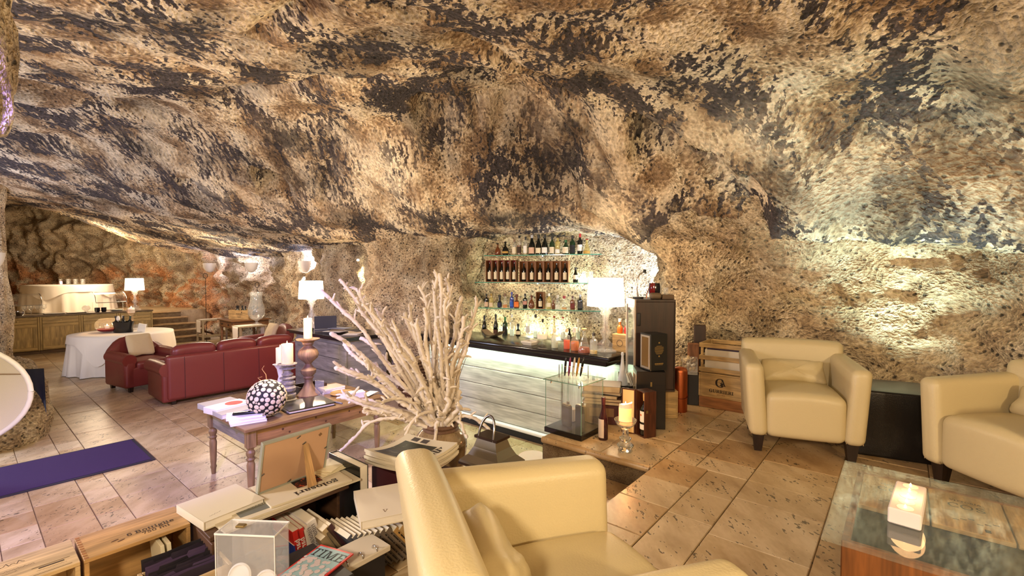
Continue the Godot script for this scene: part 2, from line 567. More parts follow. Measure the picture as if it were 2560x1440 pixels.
# a thin-plate surface through measured points of the ceiling: x, distance from the camera along -z, height
func fit_ceiling():
	var c := [-3.22, 3.00, 3.66, -1.55, 2.90, 3.60, 0.00, 2.80, 3.55, 1.45, 2.70, 3.49, 2.58, 2.40, 3.32, -3.41, 4.60, 3.81, -1.44, 4.50, 3.77, 0.07, 4.20, 3.72, 1.27, 3.60, 3.41, 2.27, 3.10, 3.21, 2.86, 2.65, 3.02, -6.29, 6.30, 3.82, -4.35, 6.20, 3.79, -2.44, 6.00, 3.73, -0.96, 5.70, 3.55, 0.09, 5.50, 3.67, 0.75, 5.20, 3.23, 1.22, 4.50, 3.29, 2.04, 3.90, 3.11, 2.79, 3.40, 2.90, 3.20, 2.95, 2.78, -7.21, 7.20, 3.48, -5.99, 7.20, 3.30, -4.34, 7.00, 3.09, -2.82, 6.90, 2.84]
	c.append_array([-2.44, 7.00, 2.67, -1.23, 6.30, 2.81, -0.15, 5.90, 2.81, 0.80, 5.50, 2.77, 1.54, 4.90, 2.70, 1.99, 4.50, 2.72, -0.17, 6.50, 2.56, 1.07, 5.70, 2.54, 1.53, 5.00, 2.49, -1.72, 7.20, 2.60, -2.83, 8.30, 2.52, -4.70, 9.50, 2.61, -6.98, 10.50, 2.77, -9.59, 11.50, 3.14, -12.33, 12.50, 3.77, -7.98, 13.00, 2.50, -4.78, 11.20, 2.49, -11.86, 14.20, 3.05, -15.05, 15.00, 4.13, 2.48, 4.05, 2.37, 2.97, 3.60, 2.32, 3.32, 3.20, 2.32, 2.61, 3.75, 2.75, 3.13, 3.30, 2.65])
	c.append_array([-3.0, 0.0, 3.55, 0.0, 0.0, 3.5, 2.5, 0.0, 3.2, 4.4, 0.0, 2.6, -6.0, 0.0, 3.5, -6.5, 3.0, 3.6, 0.0, -2.6, 3.3, 4.2, -2.6, 2.7, -6.2, -2.6, 3.3, -9.5, 6.0, 3.5, -13.0, 9.0, 3.7, -17.0, 12.0, 4.0, -17.5, 16.0, 4.1, 4.3, 2.4, 2.3, 5.0, 4.5, 2.2, 0.0, 7.3, 2.5, 1.6, 6.4, 2.45, 1.0, 9.0, 2.4, -2.0, 12.0, 2.4, -8.0, 16.5, 2.6, 5.0, 9.0, 2.3, 5.0, 16.0, 2.3])
	var n := c.size() / 3
	for i in n: tps_p.append(Vector3(c[i * 3], c[i * 3 + 1], c[i * 3 + 2]))
	var sz := n + 3
	var m := []
	for i in n:
		var row := PackedFloat64Array(); row.resize(sz + 1)
		for j in n: row[j] = phi(Vector2(tps_p[i].x - tps_p[j].x, tps_p[i].y - tps_p[j].y).length_squared())
		row[i] += 0.03
		row[n] = 1.0; row[n + 1] = tps_p[i].x; row[n + 2] = tps_p[i].y; row[sz] = tps_p[i].z
		m.append(row)
	for k in 3:
		var row := PackedFloat64Array(); row.resize(sz + 1)
		for j in n: row[j] = [1.0, tps_p[j].x, tps_p[j].y][k]
		m.append(row)
	for i in sz:
		var best := i
		for r in range(i + 1, sz):
			if absf(m[r][i]) > absf(m[best][i]): best = r
		var tmp = m[i]; m[i] = m[best]; m[best] = tmp
		var mi: PackedFloat64Array = m[i]
		for r in range(i + 1, sz):
			var f: float = m[r][i] / mi[i]
			if f == 0.0: continue
			var mr: PackedFloat64Array = m[r]
			for cidx in range(i, sz + 1): mr[cidx] -= f * mi[cidx]
			m[r] = mr
	tps_w.resize(sz)
	for i in range(sz - 1, -1, -1):
		var v: float = m[i][sz]
		for j in range(i + 1, sz): v -= m[i][j] * tps_w[j]
		tps_w[i] = v / m[i][i]
	# a coarse table of the fitted surface, every 25 cm
	ceil_grid.resize(96 * 84)
	for j in 84:
		for i in 96:
			var x := -18.5 + i * 0.25
			var d := -3.5 + j * 0.25
			var v := tps_w[n] + tps_w[n + 1] * x + tps_w[n + 2] * d
			for q in n:
				var p: Vector3 = tps_p[q]
				v += tps_w[q] * phi((x - p.x) * (x - p.x) + (d - p.y) * (d - p.y))
			ceil_grid[j * 96 + i] = clampf(v, 2.15, 4.4)

func cat(a: float, b: float, c: float, d: float, t: float) -> float:
	return b + 0.5 * t * (c - a + t * (2.0 * a - 5.0 * b + 4.0 * c - d + t * (3.0 * (b - c) + d - a)))

func ceil_at(x: float, d: float) -> float:
	var fx := clampf((x + 18.5) / 0.25, 1.0, 93.0)
	var fy := clampf((d + 3.5) / 0.25, 1.0, 81.0)
	var ix := int(fx); var iy := int(fy)
	var r := []
	for k in range(-1, 3):
		var o := (iy + k) * 96 + ix
		r.append(cat(ceil_grid[o - 1], ceil_grid[o], ceil_grid[o + 1], ceil_grid[o + 2], fx - ix))
	return cat(r[0], r[1], r[2], r[3], fy - iy)

# hollows and steps cut into the ceiling: [x, d, half length, half width, turn, depth, edge]
const CUTS := [[1.78, 4.50, 0.60, 0.20, -12.0, 0.34, 0.035], [-0.15, 5.42, 0.92, 0.30, -6.0, 0.24, 0.05], [-3.42, 6.75, 0.20, 0.16, 10.0, 0.34, 0.04], [-4.75, 6.9, 0.12, 0.10, 0.0, 0.25, 0.05], [-0.45, 5.62, 0.035, 0.26, 12.0, 0.16, 0.03], [-0.85, 5.72, 0.05, 0.2, 8.0, 0.14, 0.03], [-0.15, 5.6, 0.08, 0.26, 20.0, 0.12, 0.04], [-2.5, 6.45, 0.05, 0.5, 30.0, 0.12, 0.06], [0.1, 5.75, 1.0, 0.1, -5.0, 0.12, 0.08], [-1.5, 3.15, 0.5, 0.07, -40.0, 0.12, 0.05], [-5.2, 4.6, 0.9, 0.12, -30.0, 0.14, 0.08], [0.25, 4.3, 1.1, 0.1, 48.0, 0.14, 0.1], [-2.2, 4.9, 1.3, 0.12, -28.0, 0.12, 0.1]]

func cut_at(x: float, d: float) -> float:
	var v := 0.0
	for c in CUTS:
		var dx: float = x - c[0]
		var dd: float = d - c[1]
		if dx * dx + dd * dd > 3.0: continue
		var a := deg_to_rad(c[4])
		var p: float = absf(dx * cos(a) + dd * sin(a)) - c[2]
		var q: float = absf(-dx * sin(a) + dd * cos(a)) - c[3]
		v += c[5] * (1.0 - smoothstep(-c[6], c[6], maxf(p, q)))
	return v

func fold(x: float, y: float, z: float) -> float:
	return 1.0 - absf(nz2.get_noise_3d(x, y, z)) * 2.2

func rock_tint(p: Vector3, amount: float) -> Color:
	var a := nz3.get_noise_3d(p.x * 0.9, p.y * 1.6, p.z * 0.9)
	var b := nz3.get_noise_3d(p.x * 3.1 + 40.0, p.y * 4.2, p.z * 3.1)
	var c := nz.get_noise_3d(p.x * 0.5 - 9.0, p.y * 0.5, p.z * 0.5)
	var v := 0.92 + a * 0.26
	var dark := smoothstep(0.02, 0.30, a * -0.7 + b * 0.5 + c * 0.35 - 0.08) * amount
	v *= 1.0 - 0.45 * dark
	var warm := smoothstep(-0.1, 0.4, c + b * 0.3)
	var col := Color(v, v * lerpf(0.985, 0.94, warm), v * lerpf(0.98, 0.87, warm))
	# rock tinted darker in the recess above the bar
	var recess_dark := smoothstep(0.25, -0.05, absf(p.x + 0.15 + b * 0.3) - 1.0) * smoothstep(0.2, -0.1, absf(-p.z - 5.72 + a * 0.2) - 0.3) * smoothstep(2.7, 2.85, p.y)
	col = col.lerp(Color(v * 0.5, v * 0.47, v * 0.46), recess_dark * 0.85)
	# iron-stained red rock at the foot of the far back wall
	var red := smoothstep(-7.6, -9.6, p.x) * smoothstep(11.5, 12.6, -p.z) * smoothstep(2.5, 1.5, p.y + c * 1.2) * smoothstep(-0.15, 0.25, b + a + 0.12)
	col = col.lerp(Color(v * 0.95, v * 0.48, v * 0.24), red * 0.85)
	var pink := smoothstep(-4.2, -5.5, p.x) * smoothstep(10.0, 11.5, -p.z) * smoothstep(2.4, 1.2, p.y) * smoothstep(0.0, 0.3, b - a * 0.5)
	return col.lerp(Color(v * 0.9, v * 0.62, v * 0.46), pink * 0.6 * (1.0 - red))

func grid_mesh(nm: String, w: int, h: int, pos: PackedVector3Array, m: Material, amount: float, flip := false) -> MeshInstance3D:
	var nor := PackedVector3Array(); nor.resize(w * h)
	var col := PackedColorArray(); col.resize(w * h)
	var ix := PackedInt32Array()
	ix.resize((w - 1) * (h - 1) * 6)
	var k := 0
	for j in h:
		for i in w:
			var du := pos[j * w + mini(i + 1, w - 1)] - pos[j * w + maxi(i - 1, 0)]
			var dv := pos[mini(j + 1, h - 1) * w + i] - pos[maxi(j - 1, 0) * w + i]
			var n := du.cross(dv).normalized()
			nor[j * w + i] = -n if flip else n
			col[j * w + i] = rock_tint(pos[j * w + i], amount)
			if i < w - 1 and j < h - 1:
				var a := j * w + i
				for q in ([a, a + 1, a + w + 1, a, a + w + 1, a + w] if flip else [a, a + w + 1, a + 1, a, a + w, a + w + 1]):
					ix[k] = q
					k += 1
	var ar := []
	ar.resize(Mesh.ARRAY_MAX)
	ar[Mesh.ARRAY_VERTEX] = pos
	ar[Mesh.ARRAY_NORMAL] = nor
	ar[Mesh.ARRAY_COLOR] = col
	ar[Mesh.ARRAY_INDEX] = ix
	var me := ArrayMesh.new()
	me.add_surface_from_arrays(Mesh.PRIMITIVE_TRIANGLES, ar)
	me.surface_set_material(0, m)
	return struct(nm, me, m)

func build_cave():
	nz.noise_type = FastNoiseLite.TYPE_SIMPLEX_SMOOTH
	nz.frequency = 1.0; nz.fractal_octaves = 4; nz.seed = 5
	nz2.noise_type = FastNoiseLite.TYPE_SIMPLEX_SMOOTH
	nz2.frequency = 0.62; nz2.fractal_octaves = 2; nz2.seed = 15
	nz3.noise_type = FastNoiseLite.TYPE_SIMPLEX
	nz3.frequency = 0.8; nz3.fractal_octaves = 4; nz3.seed = 25
	fit_ceiling()
	var w := 330
	var h := 284
	var pos := PackedVector3Array(); pos.resize(w * h)
	for j in h:
		for i in w:
			var x := -18.0 + 0.07 * i
			var d := -3.0 + 0.07 * j
			var y := ceil_at(x, d)
			# chiselled bedding runs obliquely across the ceiling
			var u := x * 0.8 + d * 0.35
			var v := d * 0.9 - x * 0.3
			y += 0.10 * nz.get_noise_3d(u * 0.6, v * 1.1, y) + 0.07 * (fold(u * 0.8, v * 1.5, 3.0) - 0.6) + 0.028 * nz3.get_noise_3d(u * 3.2, v * 5.5, 9.0) + 0.014 * nz3.get_noise_3d(u * 9.0, v * 13.0, 2.0)
			y += cut_at(x, d)
			pos[j * w + i] = Vector3(x, y, -d)
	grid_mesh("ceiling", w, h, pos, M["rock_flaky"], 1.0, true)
	wall("wall_right", [3.9, -2.7, 4.15, -1.2, 4.2, 0.2, 4.05, 1.4, 3.8, 2.5, 3.52, 3.3, 3.2, 3.8, 2.68, 4.33, 2.05, 4.8, 1.72, 5.0, 1.62, 5.12, 1.72, 5.4, 1.8, 5.8], 0.3, "rock_pale", 0.35, 0.10, 0.05)
	wall("wall_niche", [2.1, 5.3, 2.0, 6.0, 1.5, 6.5, 0.9, 6.72, 0.3, 6.95, -0.35, 7.2, -0.6, 7.3, -0.62, 7.0, -0.72, 6.8], -0.1, "rock_pale", 0.1, 0.05, 0.045)
	wall("wall_bar", [-0.4, 7.2, -0.62, 6.9, -0.95, 6.85, -1.5, 7.15, -2.2, 7.6, -2.6, 8.3, -2.95, 9.05, -3.3, 9.2, -3.9, 9.9, -4.5, 10.8, -5.2, 11.3], -0.1, "rock_pale", 0.5, 0.12, 0.05)
	wall("wall_back", [-4.2, 10.4, -4.6, 11.0, -5.3, 11.6, -6.1, 12.5, -6.7, 13.3, -7.5, 13.3, -8.1, 13.5, -8.6, 14.2, -9.3, 14.5, -10.2, 15.2, -11.4, 15.6, -13.0, 15.9, -15.0, 15.8, -17.4, 15.4], -0.1, "rock_pale", 0.7, 0.26, 0.06)
	wall("wall_left", [-17.2, 15.8, -17.2, 13.5, -14.5, 10.2, -11.5, 7.9, -9.2, 6.4, -7.6, 4.9, -6.7, 2.9, -6.4, 0.5, -6.4, -2.7], -0.1, "rock_pale", 0.6, 0.15, 0.05)
	wall("wall_front", [-6.8, -2.3, -4.0, -2.5, -1.0, -2.45, 2.0, -2.5, 4.6, -2.3], -0.1, "rock_pale", 0.6, 0.12, 0.04)
	# the rock pillar on the left that carries a sconce, the hanging spur in the upper left corner and the boulder at the mat
	blob("rock_pillar", "wide rock pillar at the left frame edge carrying a sconce", Vector3(-9.2, 1.7, -7.5), Vector3(0.78, 3.2, 0.78), 3)
	blob("rock_spur", "dark rock spur hanging in the upper left corner", Vector3(-2.40, 3.2, -1.75), Vector3(0.36, 0.95, 0.45), 8)
	blob("rock_stump", "rough tan rock stump beside the purple mat", Vector3(-6.22, 0.25, -5.3), Vector3(0.72, 0.82, 0.62), 12)

func blob(nm: String, label: String, c: Vector3, r: Vector3, sd: int):
	var w := 90
	var h := 60
	var pos := PackedVector3Array(); pos.resize(w * h)
	for j in h:
		for i in w:
			var a := TAU * i / (w - 1)
			var b := PI * (float(j) / (h - 1) - 0.5)
			var q := Vector3(cos(b) * cos(a), signf(sin(b)) * pow(absf(sin(b)), 0.8), cos(b) * sin(a))
			q.x *= 1.0 if r.y < 2.0 else 1.0 / maxf(0.35, cos(b)) * minf(1.0, cos(b) * 2.2)
			q.z *= 1.0 if r.y < 2.0 else 1.0 / maxf(0.35, cos(b)) * minf(1.0, cos(b) * 2.2)
			var s := 1.0 + 0.16 * nz.get_noise_3d(q.x * 1.4 + sd, q.y * 1.4, q.z * 1.4) + 0.05 * nz3.get_noise_3d(q.x * 5.0, q.y * 5.0 + sd, q.z * 5.0)
			pos[j * w + i] = c + q * r * s
	var o := grid_mesh(nm, w, h, pos, M["rock_pale"], 0.7, true)
	o.remove_meta("kind")
	tag(o, label, "rock")

# a rock wall along a plan line of (x, d) pairs, seen from the side to the left of its direction of travel
func wall(nm: String, pl: Array, y0: float, m: String, amount: float, big: float, fine_: float):
	var c := Curve3D.new()
	var n := pl.size() / 2
	for i in n:
		var p := Vector3(pl[i * 2], 0, -pl[i * 2 + 1])
		var a := Vector3(pl[maxi(i - 1, 0) * 2], 0, -pl[maxi(i - 1, 0) * 2 + 1])
		var b := Vector3(pl[mini(i + 1, n - 1) * 2], 0, -pl[mini(i + 1, n - 1) * 2 + 1])
		var t := (b - a) * 0.17
		c.add_point(p, -t, t)
	var len_ := c.get_baked_length()
	var stp := 0.05
	var w := int(len_ / stp) + 1
	var h := int(4.3 / stp)
	var pos := PackedVector3Array(); pos.resize(w * h)
	for i in w:
		var s := len_ * i / (w - 1)
		var p := c.sample_baked(s, true)
		var q := c.sample_baked(minf(s + 0.12, len_), true) - c.sample_baked(maxf(s - 0.12, 0.0), true)
		var nrm := Vector3(q.z, 0, -q.x).normalized()   # into the room for a counter-clockwise loop
		var top := minf(ceil_at(p.x, -p.z) + 0.45, 4.4)
		for j in h:
			var y := lerpf(y0, top, float(j) / (h - 1))
			var k := big * 1.6 * nz.get_noise_3d(p.x * 0.8, y * 0.9, p.z * 0.8) + big * 0.8 * (fold(p.x * 1.3, y * 1.5, p.z * 1.3) - 0.6)
			k += fine_ * nz3.get_noise_3d(p.x * 4.0, y * 5.0, p.z * 4.0) + fine_ * 0.4 * nz3.get_noise_3d(p.x * 11.0, y * 12.0, p.z * 11.0)
			k += 0.10 * smoothstep(1.4, 0.2, y - y0)
			if nm == "wall_right": k += 0.16 * smoothstep(2.05, 2.3, y + 0.12 * nz.get_noise_2d(s, 3.0)) - 0.06 * smoothstep(1.2, 1.9, y)
			pos[j * w + i] = p + nrm * k + Vector3(0, y, 0)
	grid_mesh(nm, w, h, pos, M[m], amount, true)

# ---------------------------------------------------------------- floors
func ab_poly(l: Array) -> PackedVector2Array:
	var o := PackedVector2Array()
	for i in range(0, l.size(), 2): o.append(Vector2(l[i], l[i + 1]))
	return o

func xz(poly: PackedVector2Array) -> PackedVector2Array:
	var o := PackedVector2Array()
	for p in poly:
		var q := g(p.x, p.y)
		o.append(Vector2(q.x, q.z))
	return o

func lay_tiles(par: Node3D, clip: PackedVector2Array, strips: Array, along_a: bool, from: float, to: float, h: float, most: int, sd: int, fixed := {}):
	var r := RandomNumberGenerator.new()
	r.seed = sd
	var l := []
	for k in strips.size() - 1:
		var s0: float = strips[k]
		var s1: float = strips[k + 1]
		var t := from + r.randf_range(-0.5, 0.0)
		var cuts: Array = fixed.get(k, [])
		while t < to:
			var e := t + clampf((s1 - s0) * r.randf_range(0.9, 1.7), 0.3, 0.72)
			for c in cuts:
				if (t < c - 0.02 and e > c - 0.2 and e < c + 0.2) or (t < c - 0.02 and e > c): e = c
			var q := 0.0028
			var rect: PackedVector2Array
			if along_a: rect = ab_poly([t + q, s0 + q, e - q, s0 + q, e - q, s1 - q, t + q, s1 - q])
			else: rect = ab_poly([s0 + q, t + q, s1 - q, t + q, s1 - q, e - q, s0 + q, e - q])
			t = e
			for p in Geometry2D.intersect_polygons(rect, clip):
				var mid := Vector2.ZERO
				for v in p: mid += v / p.size()
				var w := g(mid.x, mid.y)
				if -w.z < 0.3 or absf(w.x) > -w.z * 1.13 + 0.4 or -w.z > 14.2: continue
				l.append([w.length(), xz(p), r.randi() % 4])
	l.sort_custom(func(a, b): return a[0] < b[0])
	var far := [st(), st(), st(), st()]
	var count := [0, 0, 0, 0]
	for i in l.size():
		if i < most:
			var s := st()
			prism(s, l[i][1], h - 0.03, h + r.randf_range(-0.0012, 0.0012), Transform3D.IDENTITY, 0.003)
			part(par, "tile", s, M["travertine_%d" % l[i][2]])
		else:
			prism(far[l[i][2]], l[i][1], h - 0.03, h, Transform3D.IDENTITY, 0.0)
			count[l[i][2]] += 1
	for k in 4:
		if count[k]: part(par, "tile", far[k], M["travertine_%d" % k]).set_meta("kind", "stuff")

func build_floors():
	var s := st()
	prism(s, PackedVector2Array([Vector2(-18.5, 3.2), Vector2(5.5, 3.2), Vector2(5.5, -17.5), Vector2(-18.5, -17.5)]), -0.3, -0.006)
	var fl := struct("floor", s, M["grout"])
	lay_tiles(fl, ab_poly([-3.5, 2.28, 1.72, 2.28, 1.72, 1.2, 9.0, 1.2, 9.0, 18.0, -3.5, 18.0]), [-2.9, -2.45, -2.0, -1.55, -1.2, -0.75, -0.3, 0.16, 0.37, 0.68, 0.88, 1.31, 1.79, 2.0, 2.45, 2.9, 3.15, 3.6, 4.05, 4.5, 4.8, 5.3], false, 2.0, 17.0, 0.0, 240, 3, {10: [4.65, 5.18, 5.92], 11: [5.73, 6.25], 8: [4.94, 5.5]})
	# the lounge platform
	s = st()
	var plat := ab_poly([-4.2, -4.2, 5.9, -4.2, 5.9, 2.09, 2.87, 2.09, 2.87, 1.22, 1.75, 1.22, 1.75, 2.30, -4.2, 2.30])
	prism(s, xz(plat), -0.02, U - 0.006)
	var up := struct("floor_platform", s, M["grout"])
	s = st()
	var e := 0.012
	for q in [[2.87, 1.24, 2.87, 2.09], [1.75, 1.22, 2.87, 1.22], [2.87, 2.09, 3.9, 2.09], [1.75, 1.22, 1.75, 2.3]]:
		var a := g(q[0], q[1])
		var b := g(q[2], q[3])
		var n := Vector3((b - a).z, 0, -(b - a).x).normalized() * e
		if q[0] == 2.87 and q[2] == 2.87: n = -GA * e
		elif q[1] == 2.09 or q[3] == 1.22: n = GB * e
		else: n = GA * e
		face(s, [a + n, b + n, b + n + Vector3(0, U - 0.045, 0), a + n + Vector3(0, U - 0.045, 0)], n)
	part(up, "riser", s, M["riser_stone"])
	var nos := st()
	tube(nos, [g(2.855, 1.235, U - 0.022), g(2.855, 1.6, U - 0.022), g(2.855, 2.09, U - 0.022)], 0.024, 0.024, 10)
	part(up, "nosing", nos, M["travertine_2"])
	var clip := ab_poly([-1.5, -3.6, 5.6, -3.6, 5.6, 2.09, 2.86, 2.09, 2.86, 1.22, 1.75, 1.22, 1.75, 2.3, -1.5, 2.3])
	lay_tiles(up, clip, [-3.3, -2.85, -2.4, -1.9, -1.45, -0.98, -0.55, -0.14, 0.28, 0.70, 0.93, 1.22, 1.6, 1.95, 2.3], true, -1.5, 3.04, U, 120, 5, {8: [2.76], 9: [2.37, 3.04], 7: [2.2]})
	lay_tiles(up, ab_poly([3.04, -3.6, 5.6, -3.6, 5.6, 2.09, 3.04, 2.09]), [-3.3, -2.9, -2.5, -2.0, -1.5, -1.0, -0.6, -0.14, 0.28, 0.70, 1.01, 1.22, 1.62, 2.09], true, 3.04, 5.6, U, 120, 6, {8: [3.44]})
	# the middle step of the notch, and the raised floor at the back with its stairs
	s = st()
	prism(s, xz(ab_poly([1.76, 1.23, 2.86, 1.23, 2.86, 1.75, 2.4, 2.3, 1.76, 2.3])), 0.0, 0.53, Transform3D.IDENTITY, 0.006)
	struct("floor_landing", s, M["travertine_2"])
	s = st()
	prism(s, xz(ab_poly([-6.0, 16.95, 5.2, 16.95, 5.2, 24.0, -6.0, 24.0])), 0.0, 0.8)
	struct("floor_upper_back", s, M["travertine_0"])
	var stairs := Node3D.new()
	stairs.name = "stairs"
	add_child(stairs)
	tag(stairs, "five pale stone steps rising behind the end of the oak buffet", "stairs")
	for k in 5:
		s = st()
		prism(s, xz(ab_poly([3.52, 15.45 + k * 0.3, 4.75 - k * 0.1, 15.45 + k * 0.3, 4.75 - k * 0.1, 17.0, 3.52, 17.0])), k * 0.16 + 0.001, (k + 1) * 0.16 - 0.03)
		part(stairs, "step", s, M["riser_stone"])
		var t := st()
		prism(t, xz(ab_poly([3.5, 15.43 + k * 0.3, 4.77 - k * 0.1, 15.43 + k * 0.3, 4.77 - k * 0.1, 17.0, 3.5, 17.0])), (k + 1) * 0.16 - 0.03, (k + 1) * 0.16, Transform3D.IDENTITY, 0.004)
		part(stairs, "tread", t, M["travertine_2"])

# ---------------------------------------------------------------- the cream lounge
# a cream leather tub chair; its front faces +z
func cream_chair(label: String, at: Vector3, yaw: float) -> Node3D:
	var o := thing("cream_armchair", label, "armchair", at, yaw, "")
	var lm := leather("cream_leather", Color8(200, 184, 142))
	var w := 0.70
	var d := 0.66
	# backrest
	var s := st()
	rbox(s, tf(0, 0.42, -d * 0.5 + 0.075), Vector3(w - 0.02, 0.60, 0.125), 0.045, 4, 6, func(p):
		var k: float = (p.y + 0.30) / 0.60
		p.z -= 0.05 * k * k
		p.x *= 1.0 + 0.02 * k
		if p.y > 0.2: p.y += 0.012 * cos(p.x * 4.0)
		return p)
	part(o, "backrest", s, lm)
	for sx in [-1, 1]:
		var a := st()
		rbox(a, tf(sx * (w * 0.5 - 0.06), 0.37, 0.02), Vector3(0.118, 0.50, d - 0.04), 0.044, 4, 6, func(p):
			var k: float = (p.y + 0.25) / 0.5
			var f: float = p.z / (d - 0.04) + 0.5
			p.y += k * 0.025 * (1.0 - f)
			p.x += sx * 0.022 * k
			p.x -= sx * 0.012 * (1.0 - k)
			return p)
		var ar := part(o, "arm", a, lm)
		var sm := st()
		var zf := d * 0.5 - 0.012
		var x0: float = sx * (w * 0.5 - 0.06)
		tube(sm, [Vector3(x0 - 0.046 - sx * 0.012, 0.13, zf - 0.012), Vector3(x0 - 0.046, 0.36, zf - 0.012), Vector3(x0 - 0.044 + sx * 0.02, 0.58, zf - 0.014), Vector3(x0 + sx * 0.02, 0.617, zf - 0.02), Vector3(x0 + 0.044 + sx * 0.02, 0.58, zf - 0.014), Vector3(x0 + 0.046, 0.36, zf - 0.012), Vector3(x0 + 0.046 - sx * 0.012, 0.13, zf - 0.012)], 0.0028, -1, 6)
		part(ar, "seam", sm, mat("seam", Color8(150, 128, 92), 0.7))
	# seat, rounded over the front
	s = st()
	rbox(s, tf(0, 0.265, 0.075), Vector3(w - 0.225, 0.29, d - 0.17), 0.05, 4, 8, func(p):
		if p.y > 0.0:
			p.y += 0.022 * (1.0 - pow(p.x / 0.24, 2.0)) + 0.02 * cos(p.z * 4.5)
		if p.z > 0.15: p.z += 0.012 * (1.0 - pow(p.x / 0.24, 2.0))
		return p)
	part(o, "seat", s, lm)
	for sx in [-1, 1]:
		for sz in [-1, 1]:
			var l := st()
			taper(l, tf(sx * (w * 0.5 - 0.075), 0.0, sz * (d * 0.5 - 0.085)), Vector2(0.045, 0.045), Vector2(0.075, 0.07), 0.13, Vector2(sx * -0.0, 0.0))
			part(o, "leg", l, wood("dark_leg", Color8(40, 24, 16), 3.0, true, 0.35))
	return o

func pillow(sz: Vector3, wrinkle := 0.006, sd := 0.0) -> SurfaceTool:
	var s := st()
	patch(s, 28, 18, func(u, v):
		var a: float = u * TAU
		var b: float = (v - 0.5) * PI
		var cx := signf(cos(a)) * pow(absf(cos(a)), 0.42)
		var cz := signf(sin(a)) * pow(absf(sin(a)), 0.42)
		var cb := pow(maxf(cos(b), 0.0), 0.55)
		var p := Vector3(cx * cb * sz.x * 0.5, signf(sin(b)) * pow(absf(sin(b)), 0.9) * sz.y * 0.5, cz * cb * sz.z * 0.5)
		var q := 1.0 - 0.10 * (absf(cos(a * 2.0)) ) * cb
		p.x *= q; p.z *= q
		p += p.normalized() * wrinkle * nz.get_noise_3d(p.x * 9.0 + sd, p.y * 5.0, p.z * 9.0) * 2.0
		return p, 3)
	return s

func build_lounge():
	var lm := leather("cream_leather", Color8(200, 184, 142))
	cream_chair("cream leather armchair with a lumbar cushion, standing free against the cool-lit rock wall", Vector3(2.08, U, -3.39), -21.7)
	var c := one("lumbar_cushion", "long cream leather cushion resting on the free-standing armchair by the wall", "cushion", pillow(Vector3(0.46, 0.13, 0.20), 0.012), lm, Vector3(2.11, U + 0.505, -3.50), -21.7)
	c.rotation_degrees.x = 62.0
	cream_chair("cream leather armchair cut by the right frame edge, beside the black leather cube", Vector3(2.83, U, -2.50), -84.0)
	c = one("lumbar_cushion", "cream leather cushion on the armchair cut by the right frame edge", "cushion", pillow(Vector3(0.46, 0.14, 0.22), 0.012, 4.0), lm, Vector3(2.98, U + 0.51, -2.50), -84.0)
	c.rotation_degrees.x = 58.0
	cream_chair("nearest cream leather armchair, seen from behind with its arm beside the book shelves", Vector3(0.095, U, -1.185), 108.7)
	c = one("scatter_cushion", "cream leather cushion slumped on the seat of the nearest armchair", "cushion", pillow(Vector3(0.36, 0.13, 0.30), 0.016, 9.0), lm, Vector3(-0.035, U + 0.50, -1.12), 108.7)
	c.rotation_degrees.x = 66.0
	# black leather cube
	var o := thing("leather_pouf", "black leather cube pouf with a stitched corner, between the two armchairs at right", "pouf", Vector3(2.66, U, -3.28), 62.0)
	var s := st()
	rbox(s, tf(0, 0.225, 0), Vector3(0.46, 0.45, 0.46), 0.018, 3, 3)
	part(o, "body", s, leather("black_leather", Color8(20, 17, 15), 0.3))
	for k in [[-1, -1], [-1, 1], [1, 1], [1, -1]]:
		var t := st()
		tube(t, [Vector3(k[0] * 0.222, 0.02, k[1] * 0.222), Vector3(k[0] * 0.222, 0.43, k[1] * 0.222)], 0.011, -1, 8)
		part(o, "corner_seam", t, leather("dark_seam", Color8(52, 38, 28), 0.5))
	glass_table()

